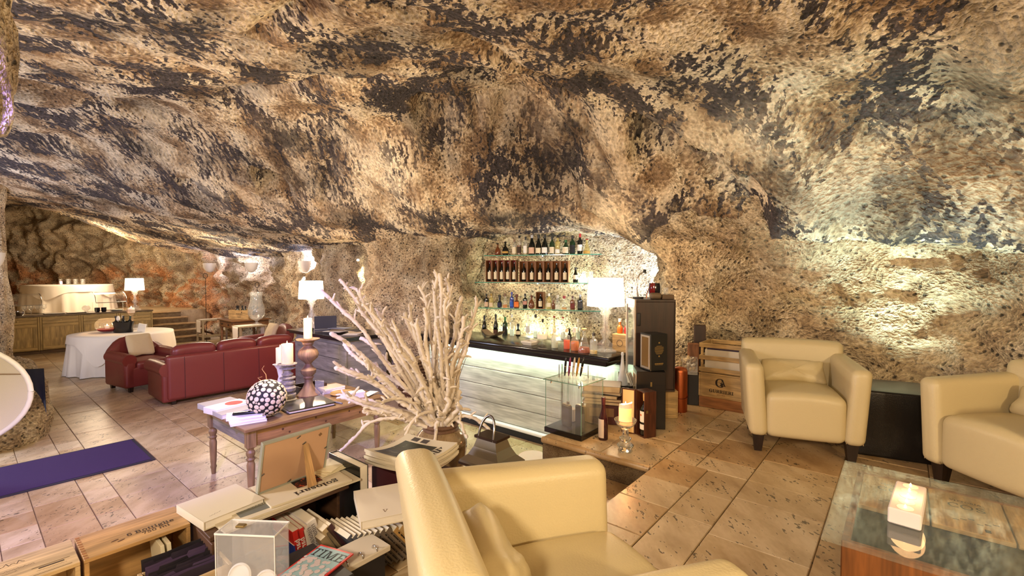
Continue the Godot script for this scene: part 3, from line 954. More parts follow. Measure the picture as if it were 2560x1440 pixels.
func glass_table():
	var o := thing("coffee_table", "low coffee table of printed wine boxes under a glass sheet", "coffee table", g(2.3 + 0.16, 0.02, U) + Vector3(0, 0, 0), YA)
	# corner (2051, 1340) of the glass is its near left corner; glass 0.42 above the platform
	var top := 0.42
	var p0 := Vector3(0.972, 0, -1.448)
	var X := GA
	var Z := -GB
	var w := 0.78
	var d := 0.74
	o.position = p0 + X * w * 0.5 + Z * d * 0.5 + Vector3(0, U, 0)
	var s := st()
	bx(s, tf(0, top - 0.006, 0), Vector3(w, 0.012, d), 0.002)
	part(o, "glass_top", s, glass("table_glass", Color8(200, 220, 205), 0.05))
	var wm := wood("crate_pine", Color8(214, 176, 116), 2.2, false, 0.5)
	var dk := wood("table_side", Color8(150, 92, 44), 1.8, true, 0.45)
	# a frame of boards on end, and three lids with stencilled marks lying in it
	for k in [[0, -1, w - 0.10], [0, 1, w - 0.10], [1, -1, d - 0.10], [1, 1, d - 0.10]]:
		s = st()
		var off: float = (d if k[0] == 0 else w) * 0.5 - 0.06
		bx(s, tf(0 if k[0] == 0 else k[1] * off, (top - 0.016) * 0.5, k[1] * off if k[0] == 0 else 0, 0 if k[0] == 0 else 90), Vector3(k[2], top - 0.016, 0.022), 0.003)
		part(o, "side_board", s, dk)
	s = st()
	bx(s, tf(-0.17, top - 0.062, -0.02), Vector3(0.34, 0.05, 0.58), 0.003)
	part(o, "dark_bed", s, mat("plinth_black", Color8(16, 15, 15), 0.5))  # black slab in place of the shaded hollow under the glass
	var ink := mat("ink", Color8(40, 28, 20), 0.8)
	for k in 3:
		var lid := st()
		bx(lid, tf(0.155, top - 0.026, -0.2 + k * 0.203), Vector3(0.33, 0.016, 0.198), 0.002)
		var l := part(o, "box_lid", lid, wm)
		words(l, "COS", 0.055, flat(0.2, top - 0.0176, -0.2 + k * 0.203, -90), ink)
		words(l, "VITTORIA", 0.018, flat(0.25, top - 0.0176, -0.2 + k * 0.203, -90), ink)
		var bars := st()
		for q in 6: bx(bars, tf(0.07 + 0.014 * (q % 3), top - 0.0178, -0.235 + k * 0.203 + 0.02 * q), Vector3(0.004, 0.001, 0.016), 0.0003)
		part(l, "stamp", bars, ink)
		var mk := st()
		bx(mk, tf(0.03, top - 0.0178, -0.16 + k * 0.203), Vector3(0.022, 0.001, 0.014), 0.0003)
		part(l, "stamp", mk, ink)
	var ll := st()
	bx(ll, tf(-0.2, top - 0.026, 0.27), Vector3(0.37, 0.016, 0.12), 0.002)
	var e := part(o, "box_lid", ll, wm)
	words(e, "COS", 0.06, flat(-0.17, top - 0.0176, 0.275, 0), ink)
	# the stone block with five tealights
	var a := Vector3(1.42, 0, -1.63)
	o = thing("tealight_block", "white stone block with five lit tealights on the glass table", "candle holder", Vector3(1.375, U + top, -1.60), 46.0)
	var blk := st()
	bx(blk, tf(0, 0.026, 0), Vector3(0.275, 0.052, 0.085), 0.004)
	part(o, "block", blk, mat("white_stone", Color8(226, 216, 214), 0.7))
	for k in 5:
		var x := -0.108 + k * 0.054
		s = st()
		lathe(s, tf(x, 0.0522, 0), V([0.0, 0.0, 0.0215, 0.0, 0.0225, 0.0012, 0.0205, 0.0016, 0.0, 0.0012]), 20)
		var cp := part(o, "tealight", s, mat("tealight_wax", Color8(250, 214, 180), 0.5, {emission_enabled = true, emission = Color8(255, 190, 140), emission_energy_multiplier = 0.5}))
		var fl := st()
		lathe(fl, tf(x, 0.054, 0), V([0.0, 0.0, 0.003, 0.003, 0.003, 0.006, 0.0, 0.011]), 10)
		part(cp, "flame", fl, glow("flame", Color8(255, 214, 150), 9.0))
	omni("tealight_light", o.position + Vector3(0, 0.085, 0), Color(1.0, 0.75, 0.5), 0.012, 0.05)

# ---------------------------------------------------------------- bottles and lamps
const ORD := ["first", "second", "third", "fourth", "fifth", "sixth", "seventh", "eighth", "ninth", "tenth", "eleventh", "twelfth", "thirteenth", "fourteenth"]
var SHAPES := {
	wine = [0.0, 0.0, 0.94, 0.0, 1.0, 0.02, 1.0, 0.60, 0.93, 0.66, 0.45, 0.74, 0.37, 0.80, 0.36, 0.93, 0.42, 0.935, 0.42, 0.96, 0.0, 0.96],
	slope = [0.0, 0.0, 0.94, 0.0, 1.0, 0.02, 1.0, 0.42, 0.86, 0.53, 0.5, 0.68, 0.36, 0.80, 0.34, 0.93, 0.42, 0.935, 0.42, 0.96, 0.0, 0.96],
	round = [0.0, 0.0, 0.74, 0.0, 0.96, 0.08, 1.0, 0.26, 0.9, 0.42, 0.55, 0.58, 0.28, 0.66, 0.25, 0.84, 0.34, 0.85, 0.34, 0.89, 0.0, 0.89],
	spirit = [0.0, 0.0, 0.94, 0.0, 1.0, 0.02, 1.0, 0.58, 0.92, 0.66, 0.42, 0.71, 0.36, 0.75, 0.36, 0.86, 0.42, 0.87, 0.42, 0.9, 0.0, 0.9],
	cone = [0.0, 0.0, 0.96, 0.0, 1.0, 0.03, 0.96, 0.16, 0.55, 0.48, 0.30, 0.70, 0.26, 0.86, 0.38, 0.90, 0.38, 0.92, 0.0, 0.92],
	flask = [0.0, 0.0, 0.9, 0.0, 1.0, 0.06, 1.0, 0.36, 0.8, 0.48, 0.42, 0.56, 0.40, 0.78, 0.52, 0.80, 0.52, 0.83, 0.0, 0.83]}

func band(s: SurfaceTool, r: float, y0: float, y1: float, half: float, seg := 10, sq := 1.0):
	s.set_smooth_group(5)
	for j in seg:
		var a := PI * 0.5 - half + 2.0 * half * j / seg
		var b := PI * 0.5 - half + 2.0 * half * (j + 1) / seg
		var p := Vector3(cos(a) * r, y0, sin(a) * r * sq)
		var q := Vector3(cos(b) * r, y0, sin(b) * r * sq)
		var d := Vector3(0, y1 - y0, 0)
		quad(s, p, p + d, q + d, q)

# shape, height, radius, glass, [label colour, from, to] or null, cap colour, liquid colour or null
func bottle(nm: String, label: String, at: Vector3, yaw: float, shape: String, h: float, r: float, gl: Material, lab, cap: Color, liq = null, fill := 0.4, grp := "") -> Node3D:
	var o := thing(nm, label, "bottle", at, yaw, grp)
	var pr := []
	for v in V(SHAPES[shape]): pr.append(Vector2(v.x * r, v.y * h))
	var top: float = pr[pr.size() - 1].y
	var s := st()
	var sq := Vector2(1.0, 0.55) if shape == "round" else Vector2.ONE
	lathe(s, Transform3D.IDENTITY, pr, 18, sq)
	part(o, "glass", s, gl)
	var nr: float = pr[pr.size() - 2].x
	s = st()
	if shape in ["wine", "slope"]: lathe(s, Transform3D.IDENTITY, [Vector2(nr * 0.93, h * 0.82), Vector2(nr * 1.04, h * 0.93), Vector2(nr * 1.04, h * 0.998), Vector2(nr * 0.9, h), Vector2(0, h)], 14)
	elif shape == "cone" or shape == "round": lathe(s, Transform3D.IDENTITY, [Vector2(0, top), Vector2(nr * 0.8, top), Vector2(nr * 1.25, top + (h - top) * 0.5), Vector2(nr * 0.7, h - 0.002), Vector2(0, h)], 14)
	else: lathe(s, Transform3D.IDENTITY, [Vector2(nr * 1.05, top - h * 0.04), Vector2(nr * 1.08, h - 0.002), Vector2(nr, h), Vector2(0, h)], 14)
	part(o, "cap", s, mat("cap_" + cap.to_html(), cap, 0.4))
	if lab != null:
		s = st()
		var sh: float = sq.y
		band(s, r * 1.015, h * lab[1], h * lab[2], 1.15, 10, sh)
		part(o, "paper_label", s, mat("label_" + lab[0].to_html(), lab[0], 0.7))
	if liq != null:
		s = st()
		var lp := [Vector2(0, 0.004)]
		for k in 7:
			var y: float = lerpf(0.004, h * fill, k / 6.0)
			lp.append(Vector2(maxf(prof_r(pr, y) - 0.003, 0.003), y))
		lp.append(Vector2(0, h * fill))
		lathe(s, Transform3D.IDENTITY, lp, 16, sq)
		part(o, "liquid", s, liquid(liq))
	return o

func prof_r(pr: Array, y: float) -> float:
	for i in range(2, pr.size() - 1):
		if y <= pr[i + 1].y: return lerpf(pr[i].x, pr[i + 1].x, clampf((y - pr[i].y) / maxf(pr[i + 1].y - pr[i].y, 1e-4), 0, 1))
	return pr[pr.size() - 2].x

func liquid(c: Color) -> Material:
	return mat("liquid_" + c.to_html(), c, 0.12, {metallic_specular = 0.5, backlight_enabled = true, backlight = c.lightened(0.2)})

# a clear acrylic table lamp with a pleated shade
func acrylic_lamp(label: String, at: Vector3, yaw: float, h: float, power: float) -> Node3D:
	var o := thing("table_lamp", label, "table lamp", at, yaw, "")
	var cl := glass("acrylic", Color8(244, 246, 250), 0.10)
	var k := h / 0.74
	var outline := V([0.115, 0.0, 0.118, 0.016, 0.07, 0.045, 0.085, 0.075, 0.05, 0.105, 0.026, 0.13, 0.045, 0.165, 0.06, 0.20, 0.035, 0.24, 0.026, 0.30, 0.033, 0.36, 0.062, 0.39, 0.046, 0.415, 0.085, 0.45, 0.08, 0.462, 0.02, 0.455])
	# four flat scrolled fins around a thin rod
	for f in 2:
		var pl := PackedVector2Array()
		for v in outline: pl.append(Vector2(v.x * k, v.y * k))
		for i in range(outline.size() - 1, -1, -1): pl.append(Vector2(-outline[i].x * k, outline[i].y * k))
		var s := st()
		prism(s, pl, -0.006, 0.006, Transform3D(Basis(Vector3.UP, f * PI * 0.5 + 0.6) * Basis(Vector3.RIGHT, PI * 0.5).inverse(), Vector3.ZERO), 0.0)
		part(o, "scrolled_fin", s, cl)
	var s := st()
	tube(s, [Vector3(0, 0.02, 0), Vector3(0, 0.6 * k, 0)], 0.005, -1, 8)
	part(o, "rod", s, mat("chrome", Color8(210, 210, 210), 0.15, {metallic = 1.0}))
	s = st()
	cyl(s, Transform3D.IDENTITY, 0.11 * k, 0.012, 28)
	part(o, "base", s, cl)
	s = st()
	var y0 := 0.46 * k
	var y1 := 0.74 * k
	var n := 72
	for pass_ in 2:
		s.set_smooth_group(6 + pass_)
		for j in n:
			var q := []
			for e in [[j, 0], [j, 1], [j + 1, 1], [j + 1, 0]]:
				var a: float = TAU * e[0] / n
				var r: float = (lerpf(0.185, 0.168, e[1]) + (0.0028 if e[0] % 2 else -0.0028) - 0.002 * pass_) * k
				q.append(Vector3(cos(a) * r, lerpf(y0, y1, e[1]), sin(a) * r))
			if pass_ == 0: quad(s, q[0], q[1], q[2], q[3])
			else: quad(s, q[3], q[2], q[1], q[0])
	part(o, "shade", s, mat("lamp_shade", Color8(250, 244, 232), 0.4, {emission_enabled = true, emission = Color8(255, 238, 214), emission_energy_multiplier = 1.1, backlight_enabled = true, backlight = Color8(200, 196, 190)}))
	s = st()
	lathe(s, tf(0, y0 + 0.10 * k, 0), V([0.0, -0.05, 0.018, -0.045, 0.03, 0.0, 0.022, 0.03, 0.0, 0.04]), 14)
	part(o, "bulb", s, glow("bulb", Color8(255, 232, 200), 12.0))
	omni("table_lamp_light", at + Vector3(0, y0 + 0.10 * k, 0), Color(1.0, 0.88, 0.70), power, 0.06)
	return o

# ---------------------------------------------------------------- the bar
func build_bar():
	var pale := wood("bar_pale", Color8(206, 206, 196), 0.9, false, 0.5, 0.03)
	var palev := wood("bar_pale_upright", Color8(206, 206, 192), 0.9, true, 0.5, 0.03)
	var blk := mat("bar_black", Color8(24, 20, 19), 0.16)
	var b0 := 2.12
	var o := thing("bar_counter", "long bar counter with a black top and pale planked front lit from under the edge", "bar counter", g(3.95, b0, 0), YB)
	var L := 2.95
	var s := st()
	rbox(s, tf(L * 0.5, 1.118, 0.31), Vector3(L, 0.05, 0.62), 0.016, 3, 1)
	part(o, "counter_top", s, blk)
	s = st()
	bx(s, tf(L * 0.5 + 0.02, 1.068, 0.32), Vector3(L - 0.06, 0.05, 0.56), 0.006)
	part(o, "moulding", s, blk)
	for k in 4:
		s = st()
		bx(s, tf(0.72 + 1.1, 0.245 + k * 0.205, 0.28), Vector3(2.19, 0.2, 0.03), 0.005)
		part(o, "plank", s, pale)
	for x in [0.37]:
		s = st()
		bx(s, tf(x, 0.553, 0.28), Vector3(0.66, 0.82, 0.026), 0.003)
		part(o, "end_panel", s, palev)
	s = st()
	bx(s, tf(0.02, 0.55, 0.55), Vector3(0.03, 0.98, 0.52), 0.003)
	part(o, "side_panel", s, wood("bar_side", Color8(120, 92, 62), 1.4, true))
	s = st()
	bx(s, tf(L * 0.5, 0.55, 0.45), Vector3(L - 0.08, 0.95, 0.3), 0.003)
	part(o, "carcass", s, pale)
	s = st()
	rbox(s, tf(L * 0.5, 0.115, 0.265), Vector3(L, 0.05, 0.07), 0.02, 3, 1)
	part(o, "base_rail", s, mat("bar_rail", Color8(228, 228, 226), 0.4))
	s = st()
	bx(s, tf(L * 0.5, 0.045, 0.32), Vector3(L - 0.02, 0.088, 0.08), 0.002)
	part(o, "plinth", s, mat("plinth_black", Color8(16, 15, 15), 0.5))
	s = st()
	bx(s, tf(L * 0.5, 1.034, 0.20), Vector3(L - 0.2, 0.012, 0.014), 0.001)
	part(o, "light_strip", s, glow("led", Color8(226, 255, 226), 5.0))
	var led := AreaLight3D.new()
	led.name = "bar_led_light"
	led.area_size = Vector2(L - 0.2, 0.03)
	led.light_color = Color(0.88, 1.0, 0.86)
	led.light_energy = 0.9
	led.shadow_enabled = true
	add_child(led)
	var lp := g(3.95 + 0.20, b0 + L * 0.5, 1.022)
	led.look_at_from_position(lp, lp + Vector3(0, -1, 0) + GA * 0.25, GA)
	# things on the counter
	var w := func(a, b): return g(a, b, 1.143)
	var cg := glass("bottle_clear", Color8(236, 244, 240), 0.08)
	bottle("bottle", "clear frosted glass bottle with a pale cork, first in the row on the bar counter", w.call(4.12, 2.86), YB + 180, "spirit", 0.20, 0.037, glass("frosted", Color8(235, 240, 235), 0.3), null, Color8(214, 190, 150), Color8(196, 200, 170), 0.3)
	bottle("decanter", "square decanter of orange liqueur on the bar counter", w.call(4.14, 2.72), YB + 180, "spirit", 0.21, 0.036, cg, null, Color8(190, 160, 120), Color8(226, 96, 44), 0.45)
	bottle("decanter", "round shouldered decanter of amber spirit on the bar counter", w.call(4.11, 2.60), YB + 180, "flask", 0.24, 0.045, cg, null, Color8(220, 214, 204), Color8(196, 110, 30), 0.40)
	bottle("decanter", "conical decanter with dark amber spirit in its foot, on the bar counter", w.call(4.06, 2.46), YB + 180, "cone", 0.25, 0.062, cg, null, Color8(224, 190, 130), Color8(150, 60, 18), 0.22)
	bottle("bottle", "square clear bottle with a little yellow spirit left, beside the bar lamp", w.call(4.06, 2.35), YB + 180, "spirit", 0.21, 0.038, glass("frosted", Color8(235, 240, 235), 0.3), null, Color8(60, 50, 40), Color8(216, 190, 96), 0.16)
	acrylic_lamp("large clear acrylic lamp with a bright pleated shade standing on the bar counter", w.call(4.26, 2.33), 20.0, 0.75, 0.30)
	o = thing("candle_cup", "white candle in a stemmed clear glass cup on the bar counter", "candle", w.call(4.22, 3.1))
	s = st()
	lathe(s, Transform3D.IDENTITY, V([0.0, 0.0, 0.035, 0.0, 0.035, 0.004, 0.01, 0.012, 0.01, 0.04, 0.062, 0.06, 0.064, 0.14, 0.061, 0.14, 0.059, 0.064, 0.0, 0.058]), 20)
	part(o, "glass_cup", s, cg)
	s = st()
	cyl(s, tf(0, 0.066, 0), 0.055, 0.05, 18)
	part(o, "candle", s, mat("wax", Color8(240, 232, 216), 0.5, {subsurf_scatter_enabled = true, subsurf_scatter_strength = 0.3}))
	for k in 3:
		s = st()
		lathe(s, tf(cos(k * 2.1) * 0.025, 0.12, sin(k * 2.1) * 0.025), V([0.0, 0.0, 0.004, 0.004, 0.004, 0.01, 0.0, 0.022]), 8)
		part(o, "flame", s, glow("flame", Color8(255, 214, 150), 9.0))
	o = thing("ashtray", "square white ashtray on the bar counter", "ashtray", w.call(4.13, 3.2), YB)
	s = st()
	taper(s, Transform3D.IDENTITY, Vector2(0.11, 0.11), Vector2(0.155, 0.155), 0.03)
	part(o, "dish", s, mat("porcelain", Color8(216, 210, 200), 0.25))
	for k in 4:
		s = st()
		bx(s, tf(0, 0.036, 0) * tf(0, 0, 0, k * 90.0) * tf(0, 0, 0.066), Vector3(0.155, 0.016, 0.02), 0.004)
		part(o, "rim", s, mat("porcelain", Color8(216, 210, 200), 0.25))
	s = st()
	patch(s, 16, 8, func(u, v):
		var x: float = u - 0.5
		return Vector3(x * 0.30, 0.012 + x * x * 0.26 + 0.014 * (v - 0.5) * (v - 0.5), (0.5 - v) * 0.15 * (1.0 - x * x * 1.2)), 3)
	patch(s, 16, 8, func(u, v):
		var x: float = u - 0.5
		return Vector3(x * 0.30, 0.001 + x * x * 0.26 + 0.014 * (v - 0.5) * (v - 0.5), (v - 0.5) * 0.15 * (1.0 - x * x * 1.2)), 4)
	one("leather_tray", "curved leather tray with raised ends at the left of the bar counter", "tray", s, leather("tray_leather", Color8(150, 132, 108)), w.call(4.36, 3.97), YB)
	o = thing("wooden_case", "small pale wooden case standing at the right end of the bar counter", "box", w.call(4.40, 2.20), YB)
	s = st()
	bx(s, tf(0, 0.09, 0), Vector3(0.17, 0.18, 0.16), 0.003)
	part(o, "body", s, wood("crate_pine", Color8(214, 176, 116), 2.2))
	s = st()
	lathe(s, tf(0, 0.09, -0.0808, 0, -90), V([0.03, 0.0, 0.034, 0.0, 0.034, 0.001, 0.03, 0.001]), 20)
	part(o, "emblem", s, mat("ink", Color8(40, 28, 20), 0.8))
	for k in [[-0.04, Color8(214, 120, 40), "orange"], [0.04, Color8(214, 40, 50), "red"]]:
		bottle("decanter", "small %s bottle standing on the pale wooden case at the bar" % k[2], w.call(4.40, 2.20 - k[0]) + Vector3(0, 0.181, 0), YB, "flask", 0.15, 0.03, tint_glass("tint_" + k[2], k[1], 0.6), null, Color8(230, 214, 200), k[1], 0.4)
	back_bar()

func back_bar():
	# shelves run from SO along SX; their fronts face SZ
	var SO := Vector3(-0.51, 0, -7.0)
	var SX := Vector3(0.935, 0, 0.355)
	var SZ := Vector3(-0.355, 0, 0.935)
	var yaw := -20.8
	var sg := mat("shelf_glass", Color(0.75, 0.95, 0.88, 0.12), 0.03, {transparency = BaseMaterial3D.TRANSPARENCY_ALPHA, metallic_specular = 0.6})
	var se := mat("shelf_edge", Color8(70, 150, 126), 0.1)
	var y := [2.20, 1.81, 1.435]
	var nm := ["top", "middle", "lower"]
	for k in 3:
		var from := [0.15, 0.0, 0.0]
		var to := 1.86
		var o := thing("glass_shelf", "%s glass shelf of bottles on the rock wall behind the bar" % nm[k], "shelf", SO + SX * (from[k] + to) * 0.5 + Vector3(0, y[k] - 0.012, 0), yaw)
		var s := st()
		bx(s, tf(0, 0.006, 0), Vector3(to - from[k], 0.010, 0.22), 0.001)
		part(o, "pane", s, sg)
		s = st()
		bx(s, tf(0, 0.006, 0.112), Vector3(to - from[k], 0.010, 0.003), 0.0005)
		part(o, "edge", s, se, "green glass edge")
		for x in [-0.7, 0.0, 0.7]:
			s = st()
			bx(s, tf(x, -0.008, -0.06), Vector3(0.02, 0.016, 0.10), 0.002)
			part(o, "bracket", s, mat("chrome", Color8(210, 210, 210), 0.15, {metallic = 1.0}))
	var gd := tint_glass("glass_dark", Color8(12, 16, 12), 0.96)
	var gg := tint_glass("glass_green", Color8(16, 52, 24), 0.85)
	var ga := tint_glass("glass_amber", Color8(110, 52, 14), 0.78)
	var gb := tint_glass("glass_blue", Color8(24, 56, 150), 0.8)
	var gy := tint_glass("glass_straw", Color8(196, 178, 96), 0.5)
	var gc := glass("bottle_clear", Color8(236, 244, 240), 0.08)
	var cream := Color8(226, 214, 184)
	var white := Color8(236, 234, 226)
	var dk := Color8(24, 22, 22)
	var rd := Color8(150, 30, 34)
	var gold := Color8(190, 150, 70)
	# [along, height, radius, shape, glass, label or null, cap, liquid or null, fill, words]
	var rows := [
		[[0.33, 0.18, 0.046, "round", ga, null, dk, null, 0, "squat amber decanter"], [0.45, 0.20, 0.050, "round", gd, [gold, 0.14, 0.28], dk, null, 0, "squat black bottle with gold oval label"], [0.59, 0.23, 0.034, "wine", gc, [cream, 0.1, 0.5], Color8(120, 90, 60), Color8(196, 176, 120), 0.5, "clear bottle with a long cream label"], [0.665, 0.28, 0.033, "spirit", gc, [Color8(60, 40, 22), 0.1, 0.42], dk, Color8(120, 70, 20), 0.5, "tall bottle half full of brown spirit"], [0.76, 0.26, 0.033, "wine", gc, [white, 0.1, 0.5], dk, Color8(206, 196, 150), 0.4, "pale bottle with a long white label"], [0.855, 0.29, 0.045, "slope", gd, [Color8(214, 176, 150), 0.06, 0.36], Color8(170, 168, 166), null, 0, "dark bottle with silver neck and pictured label"], [0.955, 0.28, 0.041, "slope", gd, [cream, 0.08, 0.34], dk, null, 0, "dark bottle with neck band and cream label"], [1.048, 0.28, 0.043, "slope", gd, [white, 0.08, 0.36], dk, null, 0, "dark bottle with neck band and white label"], [1.155, 0.25, 0.037, "wine", gg, [cream, 0.06, 0.42], dk, null, 0, "olive green bottle with a cream label"], [1.235, 0.27, 0.036, "spirit", gy, [white, 0.06, 0.26], dk, null, 0, "straw coloured bottle with a black cap"], [1.35, 0.20, 0.046, "slope", gg, [cream, 0.08, 0.5], Color8(24, 90, 40), null, 0, "squat green bottle with a big cream label"], [1.445, 0.26, 0.038, "wine", gg, [dk, 0.06, 0.48], dk, null, 0, "green bottle with a black label"], [1.55, 0.28, 0.036, "wine", gd, [white, 0.16, 0.46], Color8(176, 40, 40), null, 0, "dark bottle with a red capsule"], [1.645, 0.21, 0.05, "cone", gy, [gold, 0.04, 0.2], rd, null, 0, "conical gold bottle with a red wax top"]],
		[[1.49, 0.21, 0.036, "slope", gd, [cream, 0.22, 0.5], dk, null, 0, "short black bottle with an oval label"]],
		[[0.15, 0.20, 0.032, "spirit", gd, [Color8(206, 176, 150), 0.05, 0.4], dk, null, 0, "dark bottle with a pinkish label"], [0.225, 0.20, 0.034, "spirit", gy, [Color8(214, 190, 160), 0.05, 0.36], Color8(150, 120, 40), null, 0, "yellow bottle with a pale label"], [0.36, 0.18, 0.034, "flask", gd, [Color8(30, 34, 70), 0.06, 0.42], dk, null, 0, "short dark bottle with a blue label"], [0.445, 0.21, 0.036, "flask", gc, null, Color8(120, 90, 60), Color8(206, 134, 50), 0.22, "clear bottle with a little amber spirit"], [0.55, 0.23, 0.030, "spirit", gb, [Color8(40, 90, 190), 0.1, 0.4], Color8(40, 60, 160), null, 0, "blue bottle"], [0.625, 0.20, 0.040, "flask", ga, [Color8(226, 120, 50), 0.1, 0.46], Color8(90, 40, 20), null, 0, "amber bottle with an orange label"], [0.755, 0.21, 0.034, "spirit", gd, [Color8(190, 140, 124), 0.26, 0.5], dk, null, 0, "black bottle with a dusty pink label"], [0.85, 0.19, 0.046, "round", ga, null, Color8(110, 60, 30), null, 0, "round amber decanter"], [1.11, 0.22, 0.034, "wine", gy, [cream, 0.14, 0.4], white, null, 0, "straw yellow bottle with a pale cap"], [1.175, 0.12, 0.026, "spirit", ga, null, Color8(120, 60, 40), null, 0, "very small amber bottle"], [1.235, 0.20, 0.036, "flask", gc, null, Color8(200, 190, 170), Color8(226, 220, 206), 0.3, "clear bottle of colourless spirit"], [1.33, 0.19, 0.037, "flask", gc, null, Color8(150, 40, 40), Color8(206, 150, 80), 0.14, "clear bottle with a red stopper"], [1.45, 0.19, 0.033, "spirit", ga, [Color8(110, 40, 30), 0.1, 0.45], Color8(80, 40, 30), null, 0, "red-brown bottle"], [1.555, 0.21, 0.036, "spirit", gd, [Color8(60, 56, 54), 0.1, 0.5], Color8(180, 180, 180), null, 0, "dark bottle with a silver stopper"]],
		[[0.16, 0.28, 0.036, "slope", gd, [Color8(70, 36, 30), 0.06, 0.3], dk, null, 0, "dark bottle with a maroon label"], [0.34, 0.30, 0.036, "slope", gd, [Color8(80, 50, 40), 0.06, 0.28], dk, null, 0, "tall dark slender bottle"], [0.485, 0.27, 0.038, "wine", gg, [Color8(30, 28, 26), 0.05, 0.5], Color8(40, 110, 50), null, 0, "green bottle with a black label"], [0.59, 0.31, 0.034, "spirit", gc, null, Color8(206, 206, 206), Color8(214, 222, 216), 0.3, "tall clear bottle with a silver cap"], [0.685, 0.18, 0.037, "flask", gd, [cream, 0.16, 0.44], dk, null, 0, "short black bottle with a cream diamond label"], [0.835, 0.31, 0.034, "wine", glass("frosted", Color8(235, 240, 235), 0.3), [Color8(206, 206, 206), 0.2, 0.5], white, null, 0, "frosted white bottle"], [0.945, 0.32, 0.036, "spirit", gc, null, dk, Color8(216, 222, 214), 0.26, "tall clear bottle with a black cap"], [1.05, 0.26, 0.034, "slope", gc, null, dk, Color8(200, 206, 196), 0.3, "clear bottle with a dark neck"], [1.215, 0.31, 0.036, "cone", gy, null, rd, null, 0, "tall yellow bottle with a red ball stopper"], [1.34, 0.30, 0.036, "cone", gc, null, rd, Color8(214, 214, 206), 0.3, "clear bottle with a red ball stopper"], [1.43, 0.14, 0.03, "flask", gd, null, dk, null, 0, "very short dark bottle"], [1.55, 0.28, 0.030, "spirit", gc, null, white, Color8(196, 206, 190), 0.4, "slender tall clear bottle"]]]
	var place := ["on the top glass shelf", "on the middle glass shelf", "on the lower glass shelf", "on the back counter"]
	var grp := ["bottles on the top glass shelf", "bottles on the middle glass shelf", "bottles on the lower glass shelf", "bottles on the back counter"]
	for q in 4:
		var k := 0
		for b in rows[q]:
			var base := 1.04 if q == 3 else float(y[q])
			var at: Vector3 = SO + SX * b[0] + Vector3(0, base + 0.001, 0) + SZ * (0.02 if q < 3 else 0.12)
			var lb: String = "%s, %s from left %s" % [b[9], ORD[k], place[q]] if q != 1 else "short black bottle with an oval label beside the tall glasses on the middle shelf"
			bottle("bottle", lb, at, yaw, b[3], b[1], b[2], b[4], b[5], b[6], b[7], b[8], grp[q])
			k += 1
	# boxed bottles on the middle shelf
	for k in 11:
		var red := k < 5
		var w := 0.094 if red else 0.118
		var x := 0.20 + k * 0.0965 if red else 0.735 + (k - 5) * 0.121
		var h := 0.32 if red else 0.30
		var lb := "%s from left of %s on the middle glass shelf" % [("red lined bottle case, " + ORD[k]) if red else ("open pine bottle case, " + ORD[k - 5]), "five red ones" if red else "six pine ones"]
		cased_bottle(lb, SO + SX * x + Vector3(0, 1.811, 0) + SZ * 0.015, yaw, w, h, Color8(150, 30, 36) if red else Color8(150, 92, 42), Color8(150, 100, 56), "red lined bottle cases" if red else "pine bottle cases")
	cased_bottle("boxed amber bottle in an open wooden case on the lower glass shelf", SO + SX * 0.985 + Vector3(0, 1.436, 0) + SZ * 0.015, yaw, 0.115, 0.24, Color8(150, 92, 42), Color8(150, 100, 56), "")
	for k in 2:
		var s := st()
		lathe(s, Transform3D.IDENTITY, V([0.0, 0.0, 0.026, 0.0, 0.03, 0.004, 0.031, 0.15, 0.029, 0.15, 0.027, 0.012, 0.0, 0.01]), 18)
		one("tall_glass", "tall clear tumbler, %s of two beside the black bottle on the middle shelf" % ["left", "right"][k], "glass", s, gc, SO + SX * (1.60 + k * 0.10) + Vector3(0, 1.811, 0), yaw, "tall tumblers on the middle shelf")
	# back counter
	var o := thing("back_counter", "low wooden back counter carrying bottles under the glass shelves", "counter", SO + SX * 0.98 + SZ * 0.08, yaw)
	var s := st()
	bx(s, tf(0, 1.02, 0.02), Vector3(2.05, 0.035, 0.42), 0.004)
	part(o, "top", s, wood("back_wood", Color8(120, 92, 62), 1.2))
	s = st()
	bx(s, tf(0, 0.5, 0.0), Vector3(2.0, 1.0, 0.36), 0.004)
	part(o, "body", s, wood("back_wood", Color8(120, 92, 62), 1.2))
	# lamps hidden behind the bottles wash the niche
	for k in [[0.25, 1.07], [0.80, 1.07], [1.2, 1.07], [0.45, 1.83], [1.55, 1.83]]:
		var at: Vector3 = SO + SX * k[0] - SZ * 0.06 + Vector3(0, k[1] + 0.012, 0)
		s = st()
		cyl(s, Transform3D.IDENTITY, 0.016, 0.02, 12)
		one("hidden_niche_lamp", ["small light behind the dark slender bottles at the left of the back counter", "small light behind the frosted white bottle on the back counter", "small light behind the yellow bottle with the red ball stopper", "small light behind the red bottle cases on the middle shelf", "small light behind the tall tumblers on the middle shelf"][[0.25, 0.80, 1.2, 0.45, 1.55].find(k[0])], "light", s, glow("puck", Color8(240, 255, 232), 6.0), at - Vector3(0, 0.012, 0), 0.0, "puck lights behind the bottles")
		omni("hidden_niche_lamp_light", at + Vector3(0, 0.03, 0), Color(0.95, 1.0, 0.88), 0.11, 0.03)
	var f := thing("wall_uplight", "bright cool lamp behind the bar washing the rock right of the shelves", "light", Vector3(1.72, 1.62, -5.72), 0.0)
	s = st()
	cyl(s, Transform3D.IDENTITY, 0.03, 0.05, 14)
	part(f, "can", s, mat("plinth_black", Color8(16, 15, 15), 0.5))
	s = st()
	cyl(s, tf(0, 0.05, 0), 0.024, 0.006, 14)
	part(f, "lens", s, glow("lens", Color8(226, 236, 255), 8.0))
	spot("wall_uplight_light", Vector3(1.72, 1.70, -5.70), Vector3(1.45, 2.15, -6.5), Color(0.84, 0.9, 1.0), 1.6, 60.0)

